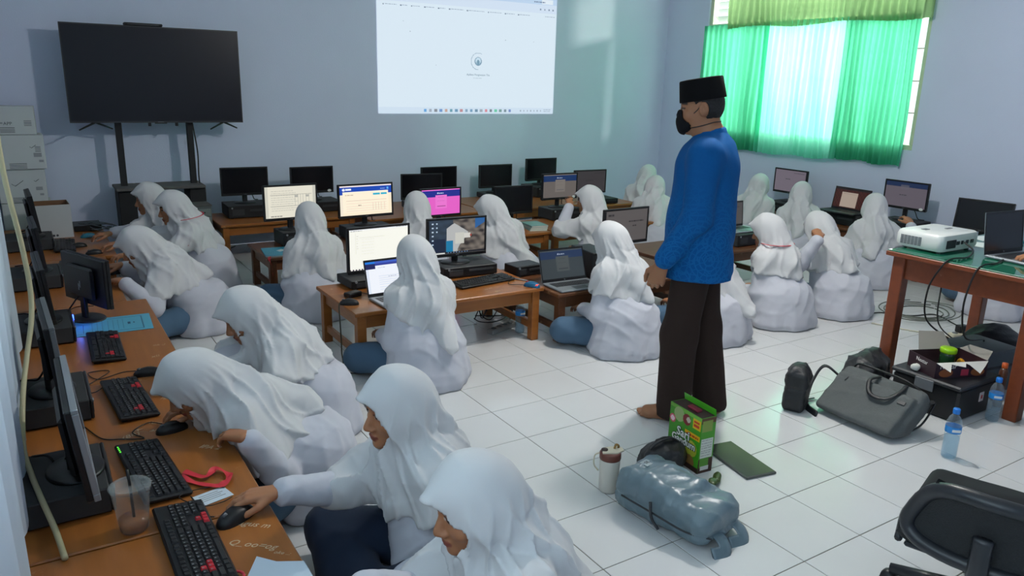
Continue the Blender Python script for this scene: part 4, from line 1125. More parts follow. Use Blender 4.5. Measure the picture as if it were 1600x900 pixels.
def student(label, pos, face, lean=8, side=0, hp=12, hy=0, hroll=0, L=None, R=None, hem=(0.30, 0.25, 0.0), seed=1, vox=0.012, bvox=0.009,
            skirt=None, curl=(18, 28, 20), curlR=None, lift=0.0, scale=1.0, lanyard=False, badge=False, hemf=None, turn=0, bell=1.0, fold=1.0, brim=1.0, knees=1.0, pulled=True, elbL=None, elbR=None):
    """girl seated on the floor; face = compass angle she faces (deg, 0 = +x, 90 = +y). L, R = wrist targets in room coordinates"""
    t = thing('person', label, 'person', (pos[0], pos[1], 0), math.radians(face - 90), group='students seated on the floor')
    if scale != 1.0: t.scale = (scale,) * 3
    Rf = Rz(face - 90)
    def loc(w): return (Rf.T @ (np.asarray(w, float) - np.array([pos[0], pos[1], 0]))) / scale
    P = V3(0, 0, 0.12 + lift)
    Rl = Ry(side) @ Rx(-lean) @ Rz(turn)
    Tq = lambda *q: P + Rl @ (V3(*q) - V3(0, 0, 0.12))
    Sh = {-1: Tq(-0.130, 0, 0.470), 1: Tq(0.130, 0, 0.470)}
    N = Tq(0, 0.005, 0.535)
    Rh = Rz(hy) @ Rx(-hp) @ Ry(hroll)
    H = N + Rl @ V3(0, 0.02, 0.05) + Rh @ V3(0, 0.020, 0.075)
    # arms
    arms = {}
    for s_, tgt, el in ((-1, L, elbL), (1, R, elbR)):
        if tgt is None: W = V3(s_ * 0.12, 0.25, 0.20 + lift); up = V3(0, 0.2, 1)
        else: W = loc(tgt[:3]); up = V3(0, 0, 1)
        E, W = ik(Sh[s_], W, 0.245, 0.225, (s_ * 0.40, -0.55, -1.0) if el is None else el)
        f = norm(W - E); fl = norm(V3(f[0], f[1], f[2] * 0.25)) if tgt is not None else f
        c = curl if s_ < 0 or curlR is None else curlR
        if tgt is not None and len(tgt) > 3:
            a = math.radians(tgt[3]) ; fl = Rf.T @ V3(math.cos(a), math.sin(a), tgt[4] if len(tgt) > 4 else -0.1)
        hand = Hand(W + f * 0.015, fl, up, V3(-s_, 0, 0), c)
        arms[s_] = (Sh[s_], E, W, hand)
    rs = np.random.RandomState(seed)
    fs = Folds(seed * 3 + 1, 6, (0.08, 0.17), 0.9); fh = Folds(seed * 3 + 2, 5, (0.09, 0.18), 0.35); fk = Folds(seed * 3 + 3, 4, (0.10, 0.2), 0.6)
    ph = rs.uniform(0, 6.28, 6)
    def toq(p): return (p - P) @ Rl + V3(0, 0, 0.12)
    def torso(p):
        q = toq(p); e = q * V3(1, 1.28, 1)
        d = cap(e, (0, -0.012, 0.13), (0, -0.010, 0.30), 0.178, 0.162)
        d = smin(d, cap(e, (0, -0.010, 0.30), (0, 0.0, 0.42), 0.162, 0.128), 0.05)
        d = smin(d, cap(e, (0, 0.055, 0.37), (0, 0.05, 0.41), 0.105, 0.085), 0.05)
        d = smin(d, cap(e, (-0.088, 0, 0.462), (0.088, 0, 0.462), 0.062, 0.062), 0.07)
        return d * 0.9
    def armd(p, g, lim):
        d = None
        for s_ in (-1, 1):
            S, E, W, hd = arms[s_]
            a = smin(cap(p, S, E, 0.062 + g, 0.060 + g), cap(p, E, E + (W - E) * lim, 0.060 + g, 0.047 + g), 0.03)
            d = a if d is None else np.minimum(d, a)
        return d
    def bell_d(p):
        z = p[:, 2] - lift * 0; rho = np.hypot(p[:, 0] * 0.94, (p[:, 1] + 0.035) * 1.08)
        an = np.arctan2(p[:, 1] + 0.035, p[:, 0])
        wv = 0.009 * np.sin(3 * an + ph[0]) + 0.007 * np.sin(7 * an + ph[1]) + 0.005 * np.sin(13 * an + ph[2])
        r = 0.246 * bell - 0.215 * np.clip(z - 0.05, 0, 0.5) - 1.2 * np.clip(0.05 - z, 0, 0.05) ** 1.5 + wv * sstep(0.26, 0.0, z) 
        d = (rho - r) * 0.92
        d = smax(d, z - (0.33 + lift), 0.12)
        fr = p[:, 1] - (0.13 + 0.05 * np.cos(3 * an))
        return smax(d, fr, 0.03)
    def shirt(p):
        d = smin(torso(p), bell_d(p), 0.06)
        d = smin(d, armd(p, 0.0, 0.93), 0.025)
        am = 0.015 * fold
        q = toq(p)
        d = d - am * fs(p * V3(1, 1, 1.3)) - 0.006 * ((1 - np.abs(np.sin(q[:, 2] * 24 + 2.5 * np.sin(q[:, 0] * 11 + ph[2]) + q[:, 0] * 9 * np.sin(ph[4]) + ph[3]))) ** 2 - 0.3) * sstep(0.40, 0.26, q[:, 2]) * sstep(0.02, 0.12, q[:, 2]) * fold
        return np.maximum(d, 0.003 - p[:, 2])
    hz, hs, hk = hem
    hzf, hsf = hemf if hemf else (hz + 0.05, hs)
    def hijab(p):
        h = (p - H) @ Rh; q = toq(p)
        d = ell(h, (0, -0.012, 0.020), (0.096, 0.114, 0.118))
        d = smin(d, cap(h, (0, 0.02, 0.060), (0, 0.112, 0.060), 0.074, 0.022), 0.045 * brim)
        d = smin(d, cap(h, (0, 0.005, -0.03), (0, 0.028, -0.128), 0.088, 0.052), 0.04)
        d = smin(d, cap(p, H + Rh @ V3(0, -0.030, -0.02), Tq(0, -0.040, 0.455), 0.093, 0.128), 0.05)
        d = smin(d, cap(p, H + Rh @ V3(0, 0.015, -0.105), Tq(0, 0.070, 0.42), 0.058, 0.075), 0.05)
        c = np.minimum(torso(p), smin(armd(p, 0.0, 0.02), torso(p), 0.05)) - 0.020
        back = q[:, 1] < 0.02
        zl = np.where(back, hz + hs * np.abs(q[:, 0] - hk), hzf + hsf * np.abs(q[:, 0] + hk * 0.5))
        wave = 0.006 * np.sin(q[:, 0] * 40 + ph[4])
        c = smax(c, zl + wave - q[:, 2], 0.010)
        d = smin(d, c, 0.040)
        if pulled:
            bp_ = smin(cap(p, H + Rh @ V3(0, -0.045, 0.02), Tq(hk * 0.4, -0.105, 0.42), 0.080, 0.078), cap(p, Tq(hk * 0.4, -0.105, 0.42), Tq(hk, -0.125 - 0.55 * max(0.0, 0.33 - hz), hz + 0.03), 0.078, 0.062), 0.03)
            d = smin(d, smax(bp_, zl + wave - q[:, 2], 0.008), 0.022)
        # soft folds running down from the crown, gathered at the neck
        an = np.arctan2(h[:, 0], -h[:, 1] - 0.02)
        low = sstep(0.10, -0.10, h[:, 2])
        f1 = (1 - np.abs(np.sin(3.5 * an + 1.6 * np.sin(q[:, 2] * 9 + ph[0]) + ph[1]))) ** 2
        f2_ = (1 - np.abs(np.sin(6.5 * an - 1.4 * np.sin(q[:, 2] * 13 + ph[3]) + ph[2]))) ** 3
        d = d - (0.018 * (f1 - 0.3) * low + 0.011 * (f2_ - 0.2) * low + 0.016 * fh(p) * (0.2 + 0.8 * low)) * fold
        nk = np.exp(-((h[:, 2] + 0.085) / 0.05) ** 2) * sstep(0.05, 0.0, h[:, 1])
        d = d + 0.010 * nk * (1 - np.abs(np.sin(h[:, 2] * 34 + 1.6 * np.sin(an * 2 + ph[2]) + ph[5]))) ** 2 * fold
        # opening for the face, hollow behind it
        d = smax(d, -ell(h, (0, 0.140, -0.030), (0.063, 0.110, 0.098)), 0.008)
        d = smax(d, -(head_d(p, H, Rh) - 0.004), 0.003)
        return np.maximum(d, 0.003 - p[:, 2])
    def body(p):
        d = head_d(p, H, Rh)
        d = smin(d, cap(p, H + Rh @ V3(0, -0.012, -0.04), N - Rl @ V3(0, 0, 0.03), 0.050, 0.052), 0.03)
        d = smin(d, cap(p, N - Rl @ V3(0, 0, 0.03), Tq(0, 0, 0.2), 0.06, 0.09), 0.04)
        for s_ in (-1, 1):
            S, E, W, hd = arms[s_]
            d = smin(d, cap(p, Tq(0, 0, 0.44), S, 0.05, 0.045), 0.03)
            d = smin(d, cap(p, S, E, 0.042, 0.036), 0.02)
            d = smin(d, cap(p, E, W, 0.037, 0.0255), 0.015)
            d = hd.d(p, d)
        return d
    def legs(p):
        d = None
        for s_ in (-1, 1):
            hip = V3(s_ * 0.085, 0.02, 0.115); kn = V3(s_ * 0.27 * knees, 0.27, 0.115 + 0.01 * s_); an_ = V3(-s_ * 0.06, 0.31 + 0.03 * s_, 0.065)
            a = smin(cap(p, hip, kn, 0.105, 0.076), cap(p, kn, an_, 0.074, 0.055), 0.05)
            d = a if d is None else smin(d, a, 0.04)
        d = smin(d, cap(p, (-0.16, 0.24, 0.10), (0.16, 0.24, 0.10), 0.06, 0.06), 0.07)
        d = d - 0.012 * fk(p)
        return np.maximum(d, 0.003 - p[:, 2])
    pts = np.array([H, N, *[arms[s_][i] for s_ in (-1, 1) for i in (0, 1, 2)]])
    lo = np.minimum(pts.min(0), V3(-0.27, -0.27, 0)) - 0.1; hi = np.maximum(pts.max(0), V3(0.27, 0.2, 0.5)) + 0.1
    lo[2] = -0.02
    so = link('shirt', sdf_mesh('shirt', shirt, lo, hi, vox, M_shirt), t)
    lo2 = np.minimum(H - 0.24, V3(-0.28, -0.3, 0.02)); hi2 = np.maximum(H + 0.22, V3(0.28, 0.25, 0.6))
    hj = link('hijab', sdf_mesh('hijab', hijab, lo2, hi2, vox * 0.9, M_hijab), t)
    link('skirt', sdf_mesh('skirt', legs, (-0.42, -0.12, -0.02), (0.42, 0.45, 0.28), max(vox, 0.012), skirt or M_skirt), t)
    ptsb = np.array([H - 0.14, H + 0.14, *[arms[s_][i] for s_ in (-1, 1) for i in (0, 1, 2)], *[sg[1] for s_ in (-1, 1) for sg in arms[s_][3].seg]])
    def colr(p):
        c = head_color(p, H, Rh)
        for s_ in (-1, 1):
            for i in (3, 7, 11, 15, 18):
                a, b, ra, rb = arms[s_][3].seg[i]
                c[np.linalg.norm(p - (b + V3(0, 0, rb * 0.6)), axis=1) < 0.0065] = lin((206, 158, 136))
        return c
    link('body', sdf_mesh('body', body, np.minimum(ptsb.min(0), Tq(0, 0, 0.2) - 0.1) - 0.07, ptsb.max(0) + 0.07, bvox, M_skin, color=colr), t)
    if lanyard:
        pts_ = []
        for k in range(15):
            a = math.radians(-20 + 220 * k / 14) + PI
            pts_.append(N + Rl @ V3(math.cos(a) * 0.152 * lanyard, math.sin(a) * 0.135 * lanyard - 0.02, 0.045 - 0.05 * math.cos(a + PI) * 0 + 0.02 * math.sin(a)))
        MB().tube(pts_, 0.006, 6, flat=0.4).build('lanyard', M_lanyard, hj, True)
    if badge:
        S, E, W, hd = arms[-1]
        c = S + (E - S) * 0.35 + norm(V3(-1, -0.25, 0.25)) * 0.068
        MB().prism([(-0.03, 0.03), (-0.03, -0.01), (0, -0.042), (0.03, -0.01), (0.03, 0.03)], 0, 0.003, frame(c, (0.15, 0.95, -0.2), (0.2, -0.1, 1))).build('sleeve_badge', mat('badge_red', (150, 40, 44), 0.7, noise=0.3, nscale=120), so)
    return t

# ---------------------------------------------------------------- the class
student('girl nearest the camera, head bowed and cut off by the bottom edge', (-1.20, -1.66), 172, lean=14, hp=12, hy=4, seed=11, vox=0.0075, bvox=0.006, hem=(0.20, 0.2, 0.0), L=(-1.62, -1.95, 0.40), R=(-1.62, -1.50, 0.40))
g2 = student('girl in profile with navy skirt reaching for the mouse at the bottom left', (-1.20, -1.06), 178, lean=8, hp=6, hy=4, seed=12, vox=0.0075, bvox=0.005, skirt=M_navy, hem=(0.26, 0.2, 0.0), R=(-1.66, -0.95, 0.405, 165, -0.05), L=(-1.42, -1.30, 0.22), curlR=(14, 24, 18))
student('girl bent low over the left desk with her face close to the keyboard', (-1.42, -0.31), 176, lean=38, hp=32, hy=6, seed=13, vox=0.0075, bvox=0.005, hem=(0.22, 0.25, 0.02), R=(-1.74, -0.20, 0.41, 170, -0.1), L=(-1.66, -0.56, 0.41, 120), curlR=(16, 26, 20), lift=0.02)
student('girl sitting behind the bent girl, hijab over her cheek', (-1.20, 0.28), 178, lean=22, hp=26, hy=2, seed=14, vox=0.010, bvox=0.006, hem=(0.27, 0.2, 0.0), R=(-1.84, 0.14, 0.42, 200, -0.1), L=(-1.62, 0.0, 0.38))
student('girl leaning both forearms on the left desk behind the turned monitor', (-1.36, 2.12), 174, lean=30, hp=24, hy=4, seed=15, hem=(0.24, 0.25, 0.02), R=(-1.74, 2.36, 0.41, 180, -0.05), L=(-1.78, 1.95, 0.40, 110), bvox=0.007)
student('girl with a red lanyard and a red sleeve badge', (-1.12, 3.05), 178, lean=16, hp=12, hy=2, seed=16, hem=(0.26, 0.2, 0.05), R=(-1.74, 3.08, 0.41, 182, -0.05), L=(-1.62, 2.82, 0.38), bvox=0.007, lanyard=1.0, badge=True, lift=0.03)
student('girl half hidden behind the one with the red lanyard', (-1.20, 3.60), 180, lean=18, hp=8, seed=17, R=(-1.82, 3.40, 0.41, 182, -0.05), bvox=0.007, lift=0.03)
student('girl seen from behind before the document page monitor, far left of the middle', (-0.55, 2.06), 92, lean=6, hp=8, hy=0, seed=21, hem=(0.26, 0.15, 0.02), bell=1.02)
student('girl seated behind the bright white monitor, before the pink screen', (0.36, 2.26), 82, lean=8, hp=8, hy=-8, seed=22, hem=(0.26, 0.2, 0.0))
student('girl with her head tilted to the left in front of the dark monitor', (1.05, 2.02), 100, lean=10, side=-10, hp=16, hy=28, hroll=-14, seed=23, hem=(0.16, 0.75, 0.02))
student('girl seen from behind with a long pointed hijab at the middle table', (-0.43, 0.58), 98, lean=4, hp=8, hy=4, seed=24, vox=0.0080, hem=(0.17, 1.05, 0.01), lift=0.02)
student('girl seen from behind at the grey laptop, left of the man', (0.90, 0.43), 96, lean=10, hp=16, hy=14, seed=25, vox=0.0080, hem=(0.27, 0.3, 0.05), lift=0.03)
student('girl resting her chin on her hand before the grey login page monitor', (1.98, 2.06), 110, lean=6, hp=6, hy=24, seed=26, hem=(0.24, 0.3, 0.0), L=(1.80, 2.26, 0.60, 60, 0.8), curl=(50, 60, 40))
student('girl at the far corner of the back wall turned to the right', (3.74, 3.46), 40, lean=18, hp=16, hy=-20, seed=27, hem=(0.24, 0.2, 0.0))
student('girl in front of the far corner girl, partly behind the man', (3.16, 2.62), 60, lean=16, hp=30, hy=-30, seed=28, hem=(0.22, 0.2, 0.0))
student('girl mostly hidden behind the man\'s trousers', (1.62, 0.34), 95, lean=12, hp=18, seed=31, hem=(0.12, 0.7, 0.06))
student('girl right of the man with a red strip at her neck', (2.30, 0.36), 92, lean=10, hp=12, hy=28, hroll=-6, seed=32, lanyard=0.84, hem=(0.31, 0.25, 0.03), bell=1.05, vox=0.011)
student('girl leaning left with her hand raised beside her cheek', (2.92, 0.30), 70, lean=18, side=-10, hp=24, hy=14, seed=33, hem=(0.27, 0.35, 0.05), L=(2.60, 0.30, 0.60, 60, 0.5), curl=(60, 70, 40), bell=1.02, elbL=(-0.6, 0.2, -1), vox=0.011)
student('girl seated behind the raised hand, before the red wallpaper laptop', (4.06, 1.58), 40, lean=10, hp=14, hy=-10, seed=34, hem=(0.24, 0.2, 0.0))
student('girl before the blue banner monitor on the right wall', (3.98, 0.72), 52, lean=8, hp=12, hy=-12, seed=35, hem=(0.22, 0.45, -0.08), R=(4.30, 0.60, 0.52, 60, 0.5))
student('girl under the left part of the window, just right of the man\'s shoulder', (4.20, 2.27), 20, lean=10, hp=16, seed=36, hem=(0.24, 0.2, 0.0))
student('girl sitting on the floor beyond the teacher\'s desk, seen between its legs', (4.02, -0.30), 30, lean=38, hp=40, seed=37, hem=(0.24, 0.2, 0.0))
_q = Rz(-88) @ (V3(-1.035, -0.875, 0.39) - V3(-1.20, -1.06, 0))
MB().box(-0.007, 0.007, -0.004, 0.004, -0.022, 0.022, 0.002, trm(*_q) @ rotm('Y', 25)).build('lanyard_tag', M_lanyard, g2)
MB().tube([tuple(_q + V3(0.0, 0.004, 0.02)), tuple(_q + V3(-0.03, 0.03, 0.045))], 0.0015, 5).build('tag_string', M_white, g2)

# ================================================================ THE STANDING MAN
def mat_batik():
    m = mat_fabric('blue_batik_cloth', (14, 74, 150), 0.8, bump=0.2, sheen=0.0)
    nt = m.node_tree; b = nt.nodes['Principled BSDF']
    tc = nt.nodes.new('ShaderNodeTexCoord')
    vo = nt.nodes.new('ShaderNodeTexVoronoi'); vo.inputs['Scale'].default_value = 5.5; vo.inputs['Randomness'].default_value = 0.85
    mu = nt.nodes.new('ShaderNodeMath'); mu.operation = 'MULTIPLY'; mu.inputs[1].default_value = 52
    si = nt.nodes.new('ShaderNodeMath'); si.operation = 'SINE'
    v2 = nt.nodes.new('ShaderNodeTexVoronoi'); v2.inputs['Scale'].default_value = 34; v2.feature = 'DISTANCE_TO_EDGE'
    lt = nt.nodes.new('ShaderNodeMath'); lt.operation = 'LESS_THAN'; lt.inputs[1].default_value = 0.07
    gt = nt.nodes.new('ShaderNodeMath'); gt.operation = 'GREATER_THAN'; gt.inputs[1].default_value = 0.55
    mx = nt.nodes.new('ShaderNodeMath'); mx.operation = 'MAXIMUM'
    sx = nt.nodes.new('ShaderNodeSeparateXYZ')
    mr = nt.nodes.new('ShaderNodeMapRange'); mr.inputs['From Min'].default_value = 1.25; mr.inputs['From Max'].default_value = 0.95; mr.inputs['To Min'].default_value = 0.05; mr.inputs['To Max'].default_value = 0.45
    mm = nt.nodes.new('ShaderNodeMath'); mm.operation = 'MULTIPLY'
    mix = nt.nodes.new('ShaderNodeMix'); mix.data_type = 'RGBA'
    mix.inputs['A'].default_value = (*lin((0, 80, 142)), 1); mix.inputs['B'].default_value = (*lin((14, 106, 168)), 1)
    L = nt.links.new
    L(tc.outputs['Object'], vo.inputs['Vector']); L(tc.outputs['Object'], v2.inputs['Vector']); L(tc.outputs['Object'], sx.inputs[0])
    L(vo.outputs['Distance'], mu.inputs[0]); L(mu.outputs[0], si.inputs[0]); L(si.outputs[0], gt.inputs[0]); L(v2.outputs['Distance'], lt.inputs[0])
    L(gt.outputs[0], mx.inputs[0]); L(lt.outputs[0], mx.inputs[1]); L(sx.outputs['Z'], mr.inputs['Value']); L(mx.outputs[0], mm.inputs[0]); L(mr.outputs['Result'], mm.inputs[1])
    L(mm.outputs[0], mix.inputs['Factor']); L(mix.outputs['Result'], b.inputs['Base Color'])
    return m
def standing_man():
    t = thing('person', 'man standing in a blue patterned shirt, black cap and black face mask', 'person', (0.53, -0.50, 0), math.radians(39))
    H = V3(0.0, 0.045, 1.545); RhM = Rz(3) @ Rx(-10)
    N = V3(0, -0.01, 1.41)
    SL, SR = V3(-0.180, -0.005, 1.345), V3(0.180, -0.005, 1.345)
    EL, WL = ik(SL, V3(-0.20, 0.135, 0.845), 0.285, 0.255, (-0.3, -1.0, 0))
    ER, WR = ik(SR, V3(0.215, 0.06, 0.86), 0.285, 0.255, (0.5, -1.0, 0))
    hl = Hand(WL + norm(WL - EL) * 0.02, V3(0.05, 0.25, -1.0), V3(-1, 0.1, 0), V3(0, 1, 0), (34, 46, 30), 2, 1.12, 0.3)
    hr = Hand(WR + norm(WR - ER) * 0.02, V3(-0.05, 0.25, -1.0), V3(1, 0.1, 0), V3(0, 1, 0), (40, 50, 30), 2, 1.1)
    fs = Folds(77, 6, (0.10, 0.22), 0.6); ft = Folds(78, 4, (0.12, 0.3), 0.2)
    hipL, hipR = V3(-0.085, 0.0, 0.86), V3(0.085, -0.01, 0.86)
    kL, kR = V3(-0.10, 0.045, 0.46), V3(0.085, -0.05, 0.46)
    aL, aR = V3(-0.105, 0.045, 0.07), V3(0.075, -0.125, 0.07)
    def torso(p):
        e = p * V3(1, 1.14, 1)
        d = cap(e, (0, 0.0, 0.72), (0, 0.0, 1.02), 0.204, 0.180)
        d = smin(d, cap(e, (0, 0.0, 1.02), (0, -0.01, 1.26), 0.176, 0.176), 0.05)
        d = smin(d, cap(e, (-0.13, -0.02, 1.325), (0.13, -0.02, 1.325), 0.092, 0.092), 0.06)
        d = smin(d, cap(p, (0, -0.03, 1.37), (0, -0.012, 1.425), 0.085, 0.062), 0.05)
        return d * 0.9
    def shirt(p):
        d = torso(p)
        for S, E, W in ((SL, EL, WL), (SR, ER, WR)):
            d = smin(d, smin(cap(p, S, E, 0.078, 0.067), cap(p, E, E + (W - E) * 0.95, 0.066, 0.053), 0.03), 0.035)
        d = d - 0.013 * fs(p) - 0.004 * np.sin(p[:, 2] * 40 + 4 * np.sin(p[:, 0] * 12)) * sstep(1.2, 0.9, p[:, 2]) * (p[:, 1] < 0.1)
        d = smax(d, 0.755 + 0.01 * np.sin(p[:, 0] * 14) - p[:, 2] - 0.03 * (p[:, 1] > 9), 0.006) if True else d
        # neck hole
        return smax(d, -(cap(p, (0, -0.004, 1.37), (0, 0.01, 1.50), 0.056, 0.060)), 0.006)
    def trousers(p):
        d = None
        for h, k, a in ((hipL, kL, aL), (hipR, kR, aR)):
            l = smin(cap(p, h, k, 0.095, 0.088), cap(p, k, a - V3(0, 0, 0.02), 0.092, 0.084), 0.04)
            d = l if d is None else smin(d, l, 0.03)
        d = smin(d, cap(p * V3(1, 1.2, 1), (-0.05, 0, 0.84), (0.05, 0, 0.84), 0.105, 0.105), 0.06)
        d = d - 0.014 * ft(p * V3(1, 1, 0.4))
        d = smax(d, 0.028 - p[:, 2], 0.006)
        return smax(d, p[:, 2] - 0.93, 0.01)
    def body(p):
        d = head_d(p, H, RhM, True)
        d = smin(d, cap(p, H + RhM @ V3(0, -0.02, -0.05), N, 0.054, 0.056), 0.03)
        d = smin(d, cap(p, N, V3(0, 0, 0.95), 0.07, 0.11), 0.04)
        for S, E, W, hd in ((SL, EL, WL, hl), (SR, ER, WR, hr)):
            d = smin(d, cap(p, V3(0, 0, 1.33), S, 0.06, 0.05), 0.03); d = smin(d, cap(p, S, E, 0.046, 0.038), 0.02); d = smin(d, cap(p, E, W, 0.040, 0.028), 0.015)
            d = hd.d(p, d)
        for h, k, a in ((hipL, kL, aL), (hipR, kR, aR)):
            d = smin(d, cap(p, V3(0, 0, 0.92), h, 0.09, 0.09), 0.04); d = smin(d, cap(p, h, k, 0.085, 0.058), 0.03); d = smin(d, cap(p, k, a, 0.056, 0.038), 0.02)
            heel = a + V3(0, -0.035, -0.035); ball = V3(a[0] - 0.008 * np.sign(a[0]), a[1] + 0.125, 0.026)
            f = smin(cap(p, heel, ball, 0.035, 0.027), cap(p, a, ball, 0.038, 0.026), 0.03)
            f = smin(f, cap(p, ball + V3(-0.028, -0.008, 0), ball + V3(0.028, 0.006, 0), 0.022, 0.022), 0.02)
            sg = 1 if a[0] < 0 else -1
            for i in range(5):
                o = sg * (0.033 - 0.0155 * i); ln = (0.052, 0.052, 0.046, 0.039, 0.030)[i]; r = (0.0125, 0.009, 0.0085, 0.008, 0.0078)[i]
                f = smin(f, cap(p, ball + V3(o * 0.9, 0.0, -0.006), ball + V3(o * 1.05, ln, 0.012 - ball[2] + 0.001), r, r * 0.9), 0.006)
            d = smin(d, f, 0.02)
        return np.maximum(d, 0.001 - p[:, 2])
    def hair(p):
        h = (p - H) @ RhM
        d = ell(h, (0, -0.012, 0.018), (0.083, 0.098, 0.104)) + 0.002 * np.sin(h[:, 0] * 400) * np.sin(h[:, 2] * 300)
        d = smax(d, h[:, 1] - (0.012 + 0.5 * h[:, 2]), 0.01)
        d = smax(d, -0.075 - h[:, 2], 0.01); d = smax(d, h[:, 2] - 0.07, 0.01)
        for sx in (-1, 1): d = smax(d, -ell(h, (sx * 0.085, -0.002, -0.012), (0.03, 0.032, 0.044)), 0.006)
        return smax(d, -(head_d(p, H, RhM, True) - 0.001), 0.002)
    def mask(p):
        h = (p - H) @ RhM
        d = head_d(p, H, RhM, True)
        pf = ell(h, (0, 0.055, -0.052), (0.058, 0.062, 0.058))
        pf = smin(pf, cap(h, (0, 0.088, -0.012), (0, 0.090, -0.085), 0.022, 0.022), 0.03)
        pf = smax(pf, 0.012 - h[:, 1] + 0.15 * np.abs(h[:, 2] + 0.05), 0.01)
        return smax(pf, -(d - 0.002), 0.003)
    link('shirt', sdf_mesh('shirt', shirt, (-0.42, -0.35, 0.7), (0.42, 0.42, 1.5), 0.010, mat_batik()), t)
    MB().lathe([(0.074, -0.02), (0.070, 0.022), (0.064, 0.030), (0.060, 0.024), (0.064, -0.02)], 32, (0, 0, 0), 1.0, 1.05, trm(0, -0.012, 1.42) @ rotm('X', -14), cap=False).build('collar', mat_batik(), t, True)
    link('trousers', sdf_mesh('trousers', trousers, (-0.3, -0.3, 0.0), (0.3, 0.25, 1.0), 0.011, mat_fabric('dark_brown_trousers', (50, 38, 34), 0.9, sheen=0.0)), t)
    link('hair', sdf_mesh('hair', hair, H - 0.15, H + 0.15, 0.005, mat('black_hair', (18, 16, 16), 0.55, bump=0.5, bscale=240)), t)
    mk = link('face_mask', sdf_mesh('face_mask', mask, H - 0.16, H + 0.19, 0.005, mat_fabric('black_mask_cloth', (20, 21, 24), 0.85, sheen=0.0)), t)
    for sx in (-1, 1):
        pts = [H + RhM @ V3(*q) for q in ((sx * 0.056, 0.050, -0.030), (sx * 0.073, 0.012, -0.002), (sx * 0.080, -0.012, 0.026), (sx * 0.078, -0.034, 0.018))]
        pts2 = [H + RhM @ V3(*q) for q in ((sx * 0.058, 0.050, -0.082), (sx * 0.064, 0.0, -0.078), (sx * 0.060, -0.055, -0.070), (sx * 0.03, -0.085, -0.072))]
        MB().tube(crom(pts, 6), 0.0022, 6).build('ear_loop', M_blk_matte, mk, True); MB().tube(crom(pts2, 6), 0.0022, 6).build('ear_loop', M_blk_matte, mk, True)
    def colr(p): return head_color(p, H, RhM) * 0.85
    link('body', sdf_mesh('body', body, (-0.36, -0.3, -0.02), (0.36, 0.46, 1.70), 0.0065, M_skin, color=colr), t)
    A = Matrix(np.vstack([np.column_stack([RhM, H]), [0, 0, 0, 1]]).tolist())
    cap_ = MB().lathe([(0.088, 0.036), (0.094, 0.036), (0.0945, 0.042), (0.088, 0.128), (0.085, 0.134), (0.06, 0.137), (0.0, 0.138)], 40, (0, -0.012, 0), 0.96, 1.14, A, cap=False).build('peci_cap', mat_fabric('black_velvet', (12, 12, 14), 0.95, sheen=0.0), t, True)
    smooth_by_angle(cap_, 30)
    MB().tube([WL + V3(0.03, 0.03, -0.02), WL + V3(0.035, 0.035, -0.14)], 0.004, 6).build('key_strap', M_blk_matte, t)
    MB().lathe([(0, -0.004), (0.009, -0.003), (0.009, 0.003), (0, 0.004)], 12, tuple(WL + V3(0.032, 0.03, -0.10))).build('key_ring', M_silver, t, True)
    return t
standing_man()

